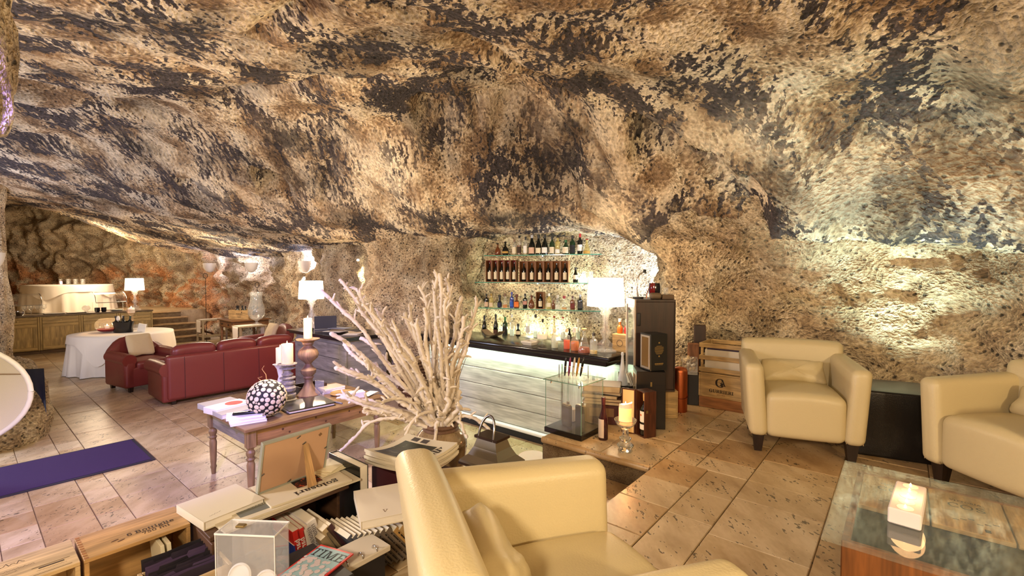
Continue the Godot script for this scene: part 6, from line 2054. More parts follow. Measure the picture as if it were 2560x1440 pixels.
func reception():
	var grey := wood("desk_grey", Color8(150, 142, 138), 1.1, false, 0.5, 0.04)
	var o := thing("reception_desk", "grey reception desk with a black top left of the bar", "desk", g(3.44, 5.89), YB)
	var s := st()
	bx(s, tf(0.765, 0.5, 0.36), Vector3(1.47, 0.98, 0.66), 0.004)
	part(o, "body", s, grey)
	for k in 4:
		s = st()
		bx(s, tf(0.68, 0.20 + k * 0.21, 0.018), Vector3(1.0, 0.203, 0.028), 0.004)
		part(o, "front_panel", s, grey)
	for x in [0.09, 1.34]:
		s = st()
		bx(s, tf(x, 0.51, 0.018), Vector3(0.17 if x < 0.5 else 0.30, 0.83, 0.028), 0.004)
		part(o, "stile", s, grey)
	s = st()
	bx(s, tf(0.765, 1.012, 0.34), Vector3(1.60, 0.03, 0.78), 0.004)
	bx(s, tf(0.765, 1.04, 0.34), Vector3(1.66, 0.026, 0.84), 0.006)
	part(o, "top", s, mat("bar_black", Color8(24, 20, 19), 0.16))
	acrylic_lamp("clear acrylic lamp with a bright pleated shade on the reception desk", g(3.68, 7.30, 1.055), 10.0, 0.76, 0.30)
	o = thing("laptop", "open laptop on the reception desk beside the lamp", "laptop", g(3.75, 6.98, 1.054), 200.0)
	s = st()
	bx(s, tf(0, 0.008, 0), Vector3(0.32, 0.016, 0.22), 0.003)
	part(o, "base", s, mat("laptop_grey", Color8(70, 70, 74), 0.4))
	s = st()
	bx(s, tf(0, 0.125, -0.15) * tf(0, 0, 0, 0, -20.0), Vector3(0.32, 0.22, 0.008), 0.003)
	part(o, "screen", s, mat("laptop_grey", Color8(70, 70, 74), 0.4))
	var r := RandomNumberGenerator.new()
	r.seed = 21
	for k in 7:
		s = st()
		bx(s, tf(0, 0.003, 0), Vector3(0.297, 0.005, 0.21), 0.001)
		one("document", "%s sheaf of papers spread on the reception desk" % ["grey", "white", "cream", "dark", "pale grey", "brown", "bluish"][k], "papers", s, mat("doc_%d" % k, [Color8(120, 114, 110), Color8(226, 222, 214), Color8(200, 184, 154), Color8(46, 44, 46), Color8(176, 172, 168), Color8(110, 90, 70), Color8(150, 156, 170)][k], 0.7), g(3.62 + 0.1 * (k % 4), 6.02 + k * 0.11, 1.054 + k * 0.0055), r.randf_range(0, 180), "papers on the reception desk")
	s = st()
	bx(s, tf(0, 0.02, 0), Vector3(0.16, 0.04, 0.07), 0.004)
	one("desk_phone", "small dark desk telephone left of the laptop on the reception desk", "telephone", s, mat("acrylic_black", Color8(14, 12, 14), 0.2), g(3.52, 7.05, 1.054), 130.0)
	# dark wicker basket in the gap between desk and bar
	o = thing("wicker_basket", "tall dark wicker basket in the gap between the desk and the bar", "basket", g(4.25, 5.42), YB)
	for k in 14:
		s = st()
		rbox(s, tf(0, 0.03 + k * 0.05, 0), Vector3(0.34, 0.046, 0.34), 0.02, 2, 1)
		part(o, "weave_band", s, wood("wicker", Color8(110, 72, 40), 6.0, true, 0.7, 0.4))

# ---------------------------------------------------------------- the oak buffet, the upper table and the sconces
func build_back_room():
	var oak := wood("oak", Color8(206, 176, 112), 1.2, true, 0.5, 0.05)
	var oakh := wood("oak_flat", Color8(206, 176, 112), 1.2, false, 0.5, 0.05)
	var R := Vector3(-9.85, 0, -12.8)
	var U0 := 0.73
	var proto: Node3D = null
	var names := ["oak buffet unit at the right end, below the acrylic lamp", "oak buffet unit, second from the right end", "oak buffet unit, third from the right end", "oak buffet unit, fourth from the right end", "oak buffet unit farthest left, cut by the frame edge"]
	for k in 5:
		var at := R - GA * (U0 * (k + 0.5))
		if proto:
			copy(proto, names[k], at, YA)
			continue
		var o := thing("buffet_cabinet", names[k], "cabinet", at, YA, "oak buffet units")
		var s := st()
		bx(s, tf(0, 0.49, -0.31), Vector3(U0 - 0.004, 0.80, 0.58), 0.003)
		part(o, "body", s, oak)
		for x in [-1, 1]:
			s = st()
			bx(s, tf(x * (U0 * 0.5 - 0.018), 0.49, -0.01), Vector3(0.03, 0.80, 0.02), 0.002)
			part(o, "stile", s, oak)
		s = st()
		bx(s, tf(0, 0.80, -0.008), Vector3(U0 - 0.09, 0.14, 0.022), 0.003)
		var dr := part(o, "drawer", s, oakh)
		s = st()
		lathe(s, tf(0, 0.80, 0.003, 0, 90), V([0.0, 0.0, 0.006, 0.0, 0.014, 0.012, 0.012, 0.022, 0.0, 0.024]), 12)
		part(dr, "knob", s, mat("brass", Color8(180, 160, 110), 0.3, {metallic = 1.0}))
		s = st()
		bx(s, tf(0, 0.41, -0.014), Vector3(U0 - 0.22, 0.47, 0.012), 0.002)
		var door := part(o, "door", s, oak)
		s = st()
		for y in [-1, 1]: bx(s, tf(0, 0.41 + y * 0.27, -0.008), Vector3(U0 - 0.09, 0.07, 0.022), 0.003)
		part(door, "rail", s, oakh)
		s = st()
		for x in [-1, 1]: bx(s, tf(x * (U0 * 0.5 - 0.08), 0.41, -0.008), Vector3(0.07, 0.47, 0.022), 0.003)
		part(door, "door_stile", s, oak)
		s = st()
		bx(s, tf(0, 0.045, -0.33), Vector3(U0 - 0.004, 0.09, 0.50), 0.002)
		part(o, "plinth", s, wood("oak_dark", Color8(110, 82, 50), 1.2))
		proto = o
	var s := st()
	bx(s, tf(0, 0.913, -0.30), Vector3(U0 * 5.0 + 0.02, 0.034, 0.64), 0.004)
	one("worktop", "long grey-brown worktop over the oak buffet", "worktop", s, wood("worktop", Color8(120, 100, 76), 1.0, false, 0.3), R - GA * U0 * 2.5, YA)
	var on := func(x, z): return R + GA * x - GB * z + Vector3(0, 0.931, 0)
	acrylic_lamp("clear acrylic lamp with a bright pleated shade at the right end of the buffet", on.call(-0.32, -0.30), 30.0, 0.86, 0.35)
	var cg := glass("bottle_clear", Color8(236, 244, 240), 0.08)
	var o: Node3D
	for k in 2:
		# roll-top display cover
		o = thing("roll_top_cover", ["clear roll-top food cover at the left of the buffet", "clear roll-top food cover beside the lamp on the buffet"][k], "food cover", on.call([-2.45, -0.85][k], -0.30), YA)
		s = st()
		patch(s, 1, 14, func(u, v):
			var a: float = v * PI * 0.5
			return Vector3((u - 0.5) * 0.62, 0.24 + sin(a) * 0.26, 0.24 - (1.0 - cos(a)) * 0.5), 3)
		part(o, "cover", s, cg)
		for x in [-1, 1]:
			s = st()
			var arc := []
			for q in 13: arc.append(Vector3(x * 0.31, 0.24 + sin(PI * 0.5 * q / 12.0) * 0.26, 0.24 - (1.0 - cos(PI * 0.5 * q / 12.0)) * 0.5))
			tube(s, arc, 0.008, -1, 6)
			part(o, "rim", s, mat("chrome", Color8(210, 210, 210), 0.15, {metallic = 1.0}))
			s = st()
			bx(s, tf(x * 0.31, 0.12, 0.24), Vector3(0.02, 0.24, 0.02), 0.003)
			bx(s, tf(x * 0.31, 0.12, -0.22), Vector3(0.02, 0.24, 0.02), 0.003)
			part(o, "upright", s, cg)
		s = st()
		bx(s, tf(0, 0.24, 0.24), Vector3(0.62, 0.016, 0.016), 0.003)
		part(o, "front_bar", s, mat("steel", Color8(120, 116, 110), 0.3, {metallic = 1.0}))
	for k in 3:
		s = st()
		lathe(s, Transform3D.IDENTITY, V([0.0, 0.0, 0.04, 0.0, 0.042, 0.02, 0.03, 0.08, 0.034, 0.16, 0.04, 0.20, 0.022, 0.22, 0.03, 0.25, 0.02, 0.28, 0.0, 0.285]), 18)
		one("pepper_mill", ["tall dark pepper mill at the left frame edge on the buffet", "pale wooden mill, second on the buffet from the frame edge", "small steel mill, third on the buffet from the frame edge"][k], "pepper mill", s, [mat("acrylic_black", Color8(14, 12, 14), 0.2), wood("mill_pale", Color8(214, 186, 140), 3.0, true), mat("steel", Color8(120, 116, 110), 0.3, {metallic = 1.0})][k], on.call(-3.0 + k * 0.13, -0.14), 0.0, "mills on the buffet")
	for k in 4:
		s = st()
		lathe(s, Transform3D.IDENTITY, V([0.0, 0.0, 0.045, 0.002, 0.006, 0.012, 0.005, 0.10, 0.03, 0.13, 0.055, 0.17, 0.05, 0.24, 0.048, 0.24, 0.052, 0.17, 0.0, 0.125]), 18)
		one("wine_glass", "clear stemmed wine glass, %s from the left of four on the buffet" % ORD[k], "glass", s, cg, on.call(-2.42 + k * 0.11, -0.16 - 0.1 * (k % 2)), 0.0, "wine glasses on the buffet")
	for k in 2:
		o = thing("serving_tray", ["black rimmed serving tray with food, left of two on the buffet", "plain black rimmed serving tray, right of two on the buffet"][k], "tray", on.call(-1.92 + k * 0.40, -0.22), YA)
		s = st()
		bx(s, tf(0, 0.008, 0), Vector3(0.36, 0.016, 0.28), 0.004)
		part(o, "slab", s, mat("acrylic_black", Color8(14, 12, 14), 0.2))
		s = st()
		bx(s, tf(0, 0.0175, 0), Vector3(0.34, 0.003, 0.26), 0.001)
		part(o, "plate", s, mat("porcelain", Color8(216, 210, 200), 0.25))
	for k in 2:
		s = st()
		lathe(s, Transform3D.IDENTITY, V([0.0, 0.0, 0.04, 0.0, 0.052, 0.02, 0.055, 0.11, 0.052, 0.11, 0.046, 0.02, 0.0, 0.015]), 20)
		one("black_cup", ["left of two black cups on the buffet", "right of two black cups on the buffet"][k], "cup", s, mat("cup_black", Color8(20, 20, 30), 0.3), on.call(-1.12 + k * 0.13, -0.18), 0.0, "black cups on the buffet")
	s = st()
	lathe(s, Transform3D.IDENTITY, V([0.0, 0.0, 0.05, 0.0, 0.03, 0.02, 0.03, 0.04, 0.075, 0.08, 0.085, 0.12, 0.065, 0.16, 0.03, 0.18, 0.0, 0.182]), 22)
	one("sphere_jar", "small round lidded glass jar left of the black cups on the buffet", "jar", s, glass("frosted", Color8(235, 240, 235), 0.3), on.call(-1.33, -0.2))
	for k in 4:
		s = st()
		lathe(s, Transform3D.IDENTITY, V([0.0, 0.0, 0.09, 0.0, 0.14, 0.012, 0.138, 0.014, 0.0, 0.006]), 26)
		one("plate", "%s white plate of the low stack under the roll-top cover by the lamp" % ["bottom", "second", "third", "top"][k], "plate", s, mat("porcelain", Color8(216, 210, 200), 0.25), on.call(-0.72, -0.22) + Vector3(0, k * 0.011, 0), 0.0, "plates on the buffet")
	for k in 2:
		o = thing("glass_bucket", ["steel ice bucket near the mills on the buffet", "second steel bowl near the mills on the buffet"][k], "bucket", on.call(-2.66 + k * 0.16, -0.2))
		s = st()
		lathe(s, Transform3D.IDENTITY, V([0.0, 0.0, 0.05, 0.0, 0.08, 0.04, 0.085, 0.10, 0.082, 0.10, 0.075, 0.04, 0.0, 0.01]), 20)
		part(o, "body", s, mat("chrome", Color8(210, 210, 210), 0.15, {metallic = 1.0}))
	# the table on the raised floor
	var T := Vector3(-13.35, 0.8, -14.1)
	var white := cloth("tablecloth", Color8(238, 230, 214), 0.03)
	o = thing("round_table", "table under a white cloth on the raised floor behind the buffet", "table", T)
	s = st()
	cyl(s, tf(0, 0.75, 0), 0.98, 0.03, 40)
	part(o, "tabletop", s, wood("back_wood", Color8(120, 92, 62), 1.2))
	s = st()
	cyl(s, Transform3D.IDENTITY, 0.06, 0.75, 16)
	part(o, "pedestal", s, wood("back_wood", Color8(120, 92, 62), 1.2))
	one("tablecloth", "white cloth over the table on the raised floor", "tablecloth", round_cloth(1.0, 0.785, 0.77, 0.07, 0.0, 5), white, T)
	one("tablecloth", "white overlay cloth over the table on the raised floor", "tablecloth", round_cloth(1.01, 0.79, 0.2, 0.012, 0.22, 2), white, T)
	for k in 7:
		s = st()
		lathe(s, Transform3D.IDENTITY, V([0.0, 0.0, 0.035, 0.0, 0.04, 0.01, 0.045, 0.16, 0.042, 0.16, 0.037, 0.012, 0.0, 0.01]), 16)
		one("tumbler", "tumbler upside the upper table, %s from the left" % ORD[k], "glass", s, cg, T + Vector3(-0.35 + k * 0.11, 0.792, -0.1 - 0.16 * (k % 2)), 0.0, "tumblers on the upper table")
	o = thing("candle_cup", "small candle lamp glowing violet on the upper table", "candle", T + Vector3(0.10, 0.792, 0.35))
	s = st()
	lathe(s, Transform3D.IDENTITY, V([0.0, 0.0, 0.09, 0.0, 0.10, 0.01, 0.03, 0.02, 0.03, 0.10, 0.026, 0.10, 0.02, 0.03, 0.0, 0.03]), 20)
	part(o, "dish", s, glass("violet_glass", Color8(200, 170, 235), 0.3))
	candle_flame(o, 0.05, 0.05, 1.4)
	# sconces: half bowls of plaster with light above and a thin beam below
	var sp := [[Vector3(-8.86, 1.95, -13.72), Vector3(0.55, 0, 0.83), "plaster half-bowl sconce farthest back, above the steps"], [Vector3(-7.22, 1.95, -12.98), Vector3(0.2, 0, 0.98), "plaster half-bowl sconce above the writing desk"], [Vector3(-4.86, 1.95, -11.05), Vector3(-0.45, 0, 0.89), "plaster half-bowl sconce left of the reception lamp"], [Vector3(-7.86, 1.98, -7.05), Vector3(0.6, 0, 0.8), "plaster half-bowl sconce cut by the left frame edge"]]
	for q in sp:
		var n: Vector3 = q[1].normalized()
		o = thing("wall_sconce", q[2], "sconce", q[0], rad_to_deg(atan2(n.x, n.z)))
		s = st()
		for pass_ in 2:
			patch(s, 20, 10, func(u, v):
				var a: float = (u if pass_ == 0 else 1.0 - u) * PI
				var b: float = v * PI * 0.5
				var rr: float = (0.17 if pass_ == 0 else 0.16) * sin(b) + 0.0
				return Vector3(-cos(a) * rr, 0.27 - 0.27 * cos(b) + (0.0 if pass_ == 0 else 0.008 * cos(b)), sin(a) * rr), 3 + pass_)
		part(o, "bowl", s, mat("plaster", Color8(226, 218, 206), 0.8))
		s = st()
		cyl(s, tf(0, 0.20, 0.05), 0.02, 0.05, 12)
		part(o, "bulb", s, glow("cool_bulb", Color8(226, 226, 255), 14.0))
		omni("wall_sconce_light", q[0] + n * 0.09 + Vector3(0, 0.30, 0), Color(0.86, 0.87, 1.0), 0.55, 0.04)
		spot("wall_sconce_beam", q[0] + n * 0.10 + Vector3(0, -0.02, 0), q[0] - n * 0.10 + Vector3(0, -1.2, 0), Color(0.92, 0.94, 1.0), 0.7, 24.0)
	# small spot in the lit groove of the wall by the desk, and the floor uplight behind the armchair
	o = thing("wall_spot", "tiny bright spot lamp set in the groove of the rock left of the bar", "light", Vector3(-2.86, 2.16, -8.70))
	s = st()
	lathe(s, Transform3D.IDENTITY, V([0.0, 0.0, 0.02, 0.004, 0.026, 0.02, 0.02, 0.036, 0.0, 0.04]), 12)
	part(o, "lens", s, glow("warm_lens", Color8(255, 240, 196), 14.0))
	spot("wall_spot_light", Vector3(-2.84, 2.14, -8.66), Vector3(-3.0, 0.4, -9.1), Color(1.0, 0.93, 0.74), 1.1, 42.0)
	o = thing("floor_uplight", "black floor uplight hidden behind the leather cube, washing the rock wall", "light", Vector3(3.0, U, -3.52))
	s = st()
	cyl(s, Transform3D.IDENTITY, 0.05, 0.07, 18)
	part(o, "can", s, mat("plinth_black", Color8(16, 15, 15), 0.5))
	s = st()
	cyl(s, tf(0, 0.071, 0), 0.042, 0.006, 18)
	part(o, "lens", s, glow("lens", Color8(226, 236, 255), 8.0))
	spot("floor_uplight_light", Vector3(3.0, U + 0.09, -3.52), Vector3(2.98, 2.3, -3.72), Color(0.84, 0.97, 0.94), 3.6, 40.0)

# ---------------------------------------------------------------- the near row of crates and books, the vase, lantern and mat
func bumpy(s: SurfaceTool, pts: Array, r0: float, r1: float, sd: float):
	# a fuzzy, cotton-covered stem
	var c := Curve3D.new()
	for i in pts.size():
		var t: Vector3 = (pts[mini(i + 1, pts.size() - 1)] - pts[maxi(i - 1, 0)]) * 0.16
		c.add_point(pts[i], -t, t)
	var L := c.get_baked_length()
	var n := maxi(6, int(L / 0.011))
	var prev := []
	var up := Vector3(0.3, 0.2, 0.9).normalized()
	s.set_smooth_group(2)
	for i in n + 1:
		var f := float(i) / n
		var p := c.sample_baked(L * f, true)
		var d := (c.sample_baked(minf(L * f + 0.01, L), true) - c.sample_baked(maxf(L * f - 0.01, 0.0), true)).normalized()
		var x := d.cross(up).normalized()
		var y := x.cross(d).normalized()
		var ring := []
		for j in 7:
			var a := TAU * j / 7.0
			var r := lerpf(r0, r1, f) * (1.0 + 0.75 * nz3.get_noise_3d(p.x * 60.0 + j * 0.9, p.y * 60.0 + sd, p.z * 60.0 + j * 1.7))
			if i == n or i == 0: r *= 0.25
			ring.append(p + (x * cos(a) + y * sin(a)) * r)
		if i > 0:
			for j in 7:
				var k := (j + 1) % 7
				quad(s, prev[j], prev[k], ring[k], ring[j])
		prev = ring

func branch(o: Node3D, tip: Vector3, r: RandomNumberGenerator, m: Material, thick := 1.0, sag := 0.0):
	var s := st()
	var p := [Vector3(r.randf_range(-0.05, 0.05), -0.05, r.randf_range(-0.05, 0.05))]
	for k in [0.22, 0.45, 0.7, 0.88, 1.0]:
		var b: Vector3 = tip * k
		b.y += 0.12 * sin(k * PI) * tip.length() * (0.35 if sag == 0.0 else 1.0) - sag * pow(k, 4.0)
		p.append(b + Vector3(r.randf_range(-1, 1), r.randf_range(-1, 1), r.randf_range(-1, 1)) * 0.018 + p[0] * (1.0 - k))
	bumpy(s, p, 0.0155 * thick, 0.0125 * thick, r.randf() * 50.0)
	var n := int(tip.length() * 13.0)
	for k in n:
		var f := r.randf_range(0.15, 0.97)
		var i := int(f * (p.size() - 1))
		var q: Vector3 = p[i].lerp(p[i + 1], f * (p.size() - 1) - i)
		var d := (tip.normalized() * r.randf_range(0.1, 1.0) + Vector3(r.randf_range(-1, 1), r.randf_range(-0.7, 1), r.randf_range(-1, 1)) * 0.8).normalized()
		var l := r.randf_range(0.025, 0.085)
		bumpy(s, [q, q + d * l * 0.5 + Vector3(0, 0.004, 0), q + d * l], 0.010 * thick, 0.006 * thick, r.randf() * 50.0)
	part(o, "branch", s, m)

func photo_tex(sd: int, top: Color, bottom: Color, spots: Array) -> ImageTexture:
	var n := noise(0.03, 4, sd)
	var a := grey(n, 128, 128)
	var o := PackedByteArray()
	for y in 128:
		for x in 128:
			var v := a[y * 128 + x] / 255.0
			var c := top.lerp(bottom, smoothstep(0.35, 0.6, y / 128.0 + (v - 0.5) * 0.3)) * (0.6 + 0.8 * v)
			if v > 0.70: c = c.lerp(spots[0], 0.8)
			elif v < 0.26: c = c.lerp(spots[1], 0.8)
			o.append(clampi(int(c.r * 255), 0, 255)); o.append(clampi(int(c.g * 255), 0, 255)); o.append(clampi(int(c.b * 255), 0, 255))
	return tex_rgb(o, 128, 128)

func picture(par: Node3D, nm: String, x: float, y: float, z: float, w: float, d: float, m: Material, bend = null) -> MeshInstance3D:
	var s := st()
	patch(s, 8, 8, func(u, v):
		var p := Vector3(x + (u - 0.5) * w, y, z + (0.5 - v) * d)
		return bend.call(p) if bend != null else p, 3, true)
	return part(par, nm, s, m)

func build_foreground():
	var ink := mat("ink", Color8(40, 28, 20), 0.8)
	var pine := wood("crate_pine_big", Color8(200, 158, 100), 1.5, false, 0.5, 0.06)
	var pinel := wood("crate_pine_pale", Color8(214, 184, 136), 1.5, false, 0.5, 0.06)
	var rosy := wood("crate_rosy", Color8(206, 160, 124), 1.5, true, 0.5, 0.06)
	var s := st()
	var o: Node3D
	# crates lying on their sides along the platform edge, open towards the chairs
	var marks := ["pine wine crate with stencilled script, at the lower left frame corner", "pine wine crate marked six bottles, right of the corner crate", "rosy pine crate under the pale square book"]
	for k in 2:
		o = thing("wine_crate", marks[k], "crate", g([0.095, 0.402, 0.712][k], 2.155, U), YA)
		board_box(o, Vector3([0.295, 0.300, 0.300][k], 0.30, 0.20), 0.013, [pinel, pine, rosy][k], false, true)
		if k == 1:
			words(o, "6 Bottiglie", 0.030, flat(0.045, 0.3006, 0.02), ink)
			words(o, "750 ml", 0.026, flat(0.055, 0.3006, 0.048), ink)
			for q in [[-0.06, 0.03, 0.02], [-0.045, 0.045, 0.018]]:
				s = st()
				lathe(s, tf(q[0], 0.3001, q[1], 20), V([0.0, 0.0, 0.012, 0.0, 0.012, 0.0006, 0.0, 0.0006]), 12, Vector2(1.0, 0.3))
				part(o, "knot", s, mat("knot", Color8(84, 52, 28), 0.6))
			for q in 10:
				s = st()
				bx(s, tf(-0.144, 0.3005, -0.09 + q * 0.02), Vector3(0.012, 0.001, 0.009), 0.0003)
				part(o, "finger_joint", s, wood("crate_brown", Color8(176, 116, 64), 2.0))
		if k == 0:
			scribble(o, Vector3(-0.13, 0.3004, -0.045), Vector3(0.16, 0, 0), 0.022, 9, ink)
			scribble(o, Vector3(-0.12, 0.3004, -0.005), Vector3(0.17, 0, 0), 0.010, 18, ink)
			scribble(o, Vector3(-0.12, 0.3004, 0.012), Vector3(0.13, 0, 0), 0.008, 16, ink)
			s = st()
			bx(s, tf(0.085, 0.3005, 0.045), Vector3(0.06, 0.001, 0.006), 0.0003)
			bx(s, tf(0.085, 0.3005, 0.033), Vector3(0.09, 0.0008, 0.001), 0.0003)
			bx(s, tf(0.085, 0.3005, 0.085), Vector3(0.09, 0.0008, 0.001), 0.0003)
			part(o, "stamp", s, ink)
			scribble(o, Vector3(0.05, 0.3004, 0.064), Vector3(0.07, 0, 0), 0.008, 8, ink)
	for k in 2:
		s = st()
		bx(s, tf(0, 0.125, 0), Vector3(0.012, 0.25, 0.16), 0.001)
		var cd := one("leaflet", ["cream folder standing in the crate marked six bottles", "second cream folder behind the first in the six bottle crate"][k], "leaflet", s, mat("cream_card", Color8(230, 220, 188), 0.8), g(0.475 + k * 0.02, 2.11, U + 0.016), YA, "cream folders in the crate")
		cd.rotation_degrees.z = 4.0
	# tray of dark paper bags
	o = thing("bag_tray", "wooden tray of dark purple paper bags beside the acrylic box", "tray", g(0.485, 1.87, U + 0.0), YA)
	board_box(o, Vector3(0.23, 0.235, 0.18), 0.012, pinel, true)
	for k in 12:
		s = st()
		patch(s, 6, 4, func(u, v): return Vector3((u - 0.5) * 0.195, 0.015 + v * (0.225 + 0.02 * sin(k * 3.0)), 0.004 * sin(u * 9.0 + k) - v * 0.05), 3)
		patch(s, 6, 4, func(u, v): return Vector3((0.5 - u) * 0.195, 0.015 + v * (0.225 + 0.02 * sin(k * 3.0)), 0.004 * sin((1.0 - u) * 9.0 + k) - v * 0.025 - 0.003), 4)
		one("paper_bag", "dark purple paper bag, %s from the front of the wooden tray" % ORD[k], "bag", s, mat("bag_%d" % (k % 3), [Color8(42, 34, 48), Color8(74, 58, 88), Color8(30, 26, 34)][k % 3], 0.45), o.position + GB * (-0.065 + k * 0.012) + Vector3(0, 0.001, 0), YA, "paper bags in the tray")
	# pale square book and the book shelf with its board of newspapers
	var pw := mat("cover_pale", Color8(206, 196, 172), 0.6)
	o = book("book", "thick pale square book lying on the crates", "book", Vector3(-1.165, 1.001, -1.845), 56.0, Vector3(0.225, 0.032, 0.235), pw, Color8(232, 226, 214))
	scribble(o, Vector3(-0.08, 0.0322, 0.09), Vector3(0.045, 0, -0.01), 0.008, 4, ink)
	var dk := wood("shelf_dark", Color8(96, 66, 44), 1.4, false, 0.5)
	o = thing("book_shelf", "low wooden book shelf at the platform edge under the newspapers", "bookshelf", g(0.84, 2.02, U), YA)
	for q in [[Vector3(0, 0.29, -0.02), Vector3(0.55, 0.016, 0.30)], [Vector3(0, 0.008, 0.0), Vector3(0.55, 0.016, 0.34)], [Vector3(0, 0.149, -0.16), Vector3(0.55, 0.264, 0.014)], [Vector3(-0.268, 0.149, 0.0), Vector3(0.014, 0.264, 0.30)], [Vector3(0.268, 0.149, -0.05), Vector3(0.014, 0.264, 0.20)]]:
		s = st()
		bx(s, Transform3D(Basis.IDENTITY, q[0]), q[1], 0.002)
		part(o, "board", s, dk)
	# newspapers on the shelf board
	var np := mat("newsprint", Color8(206, 196, 172), 0.85)
	for k in 3:
		var n := thing("newspaper", ["bottom folded newspaper under the picture frame", "middle newspaper with a grey advertisement, under the picture frame", "top newspaper with an upside-down headline, under the picture frame"][k], "newspaper", g(0.87 + 0.045 * k, 2.03 - 0.012 * k, 1.0 + k * 0.0085), YA + [3, -2, -4][k], "newspapers under the frame")
		part(n, "sheets", sheet([0.54, 0.50, 0.34][k], [0.30, 0.28, 0.24][k], 0.008, func(p):
			p.y += 0.01 * smoothstep(0.10, 0.16, p.z) * sin(p.x * 8.0 + k) * 0.0
			return p), np)
		if k == 1:
			picture(n, "advertisement", -0.165, 0.0086, 0.06, 0.14, 0.10, mat("ad_grey", Color8(110, 112, 104), 0.8))
			words(n, "MESSORI", 0.022, flat(-0.165, 0.0087, 0.05, 180), mat("print_pale", Color8(190, 186, 170), 0.8), "lettering", true)
		if k == 2:
			words(n, "golosari", 0.046, flat(0.03, 0.0087, 0.08, 180), ink, "headline", true, true)
			picture(n, "photograph", 0.02, 0.0086, -0.01, 0.11, 0.09, mat("photo_red", Color.WHITE, 0.6, {albedo_texture = photo_tex(3, Color(0.25, 0.08, 0.06), Color(0.06, 0.05, 0.05), [Color(0.8, 0.3, 0.1), Color(0.05, 0.04, 0.04)])}))
	for k in 3:
		s = st()
		bx(s, tf(0, 0.0015, 0), Vector3(0.15, 0.003, 0.11), 0.0005)
		one("envelope", "%s loose cream sheet sticking out beside the black book" % ["lowest", "middle", "topmost"][k], "paper", s, mat("cream_card", Color8(230, 220, 188), 0.8), g(1.11 + k * 0.010, 2.05 + k * 0.012, 1.027 + k * 0.004), YA + 8 + k * 9, "loose sheets by the black book")
	# picture frame seen from behind
	o = thing("framed_picture", "silver picture frame seen from behind, propped on its strut", "picture frame", g(0.94, 2.06, 1.028), YA + 4.0)
	var F := Transform3D(Basis(Vector3.RIGHT, deg_to_rad(14.0)), Vector3(0, 0.001, 0))
	s = st()
	bx(s, F * tf(0, 0.115, 0.004), Vector3(0.292, 0.222, 0.004), 0.001)
	part(o, "back_board", s, tri(mat("hardboard", Color8(186, 150, 120), 0.7), 6.0))
	s = st()
	for k in [-1, 1]:
		bx(s, F * tf(0, 0.115 + k * 0.113, 0), Vector3(0.31, 0.008, 0.02), 0.001)
		bx(s, F * tf(k * 0.151, 0.115, 0), Vector3(0.008, 0.218, 0.02), 0.001)
	part(o, "frame", s, mat("frame_grey", Color8(176, 180, 168), 0.3, {metallic = 0.5}))
	s = st()
	var p0 := F * Vector3(0.035, 0.172, 0.010)
	var p1 := Vector3(0.02, 0.001, 0.125)
	var dy := (p0 - p1).normalized()
	var dz := Vector3.RIGHT.cross(dy).normalized()
	taper(s, Transform3D(Basis(Vector3.RIGHT, dy, dz), p1), Vector2(0.042, 0.004), Vector2(0.022, 0.004), p0.distance_to(p1))
	part(o, "strut", s, wood("strut", Color8(206, 164, 112), 2.0, true))
	for q in [[0.03, 0.176], [0.0, 0.214], [-0.143, 0.085], [0.143, 0.12], [-0.02, 0.01]]:
		s = st()
		bx(s, F * tf(q[0], q[1], 0.0075, 0, 0, 30), Vector3(0.018, 0.006, 0.003), 0.001)
		part(o, "clip", s, mat("steel", Color8(120, 116, 110), 0.3, {metallic = 1.0}))
	s = st()
	bx(s, F * tf(0.105, 0.195, 0.0066, 0, 0, 40), Vector3(0.014, 0.014, 0.001), 0.0003)
	part(o, "sticker", s, mat("sticker", Color8(120, 90, 60), 0.8))
	# black book upright behind the frame
	o = book("book", "tall black book leaning behind the picture frame", "book", g(1.16, 2.02, 0.885), 0.0, Vector3(0.27, 0.045, 0.36), mat("gloss_cover", Color8(22, 24, 26), 0.2), Color8(226, 218, 200))
	o.transform = Transform3D(Basis(-GB, Vector3.UP.cross(-GB).normalized(), Vector3.UP), g(1.165, 2.02, U + 0.182))
	# pile of newspapers on the end of the shelf
	var NB := func(p):
		p.y += 0.05 * pow((p.x + 0.17) / 0.34, 2.0) * 0.6 + 0.02 * pow(p.z / 0.13, 2.0)
		return p
	o = thing("box", "dark red carton under the pile of newspapers by the vase", "box", Vector3(-0.50, U, -2.30), -35.0)
	s = st()
	bx(s, tf(0, 0.142, 0), Vector3(0.34, 0.283, 0.22), 0.003)
	part(o, "body", s, mat("maroon", Color8(70, 26, 30), 0.5))
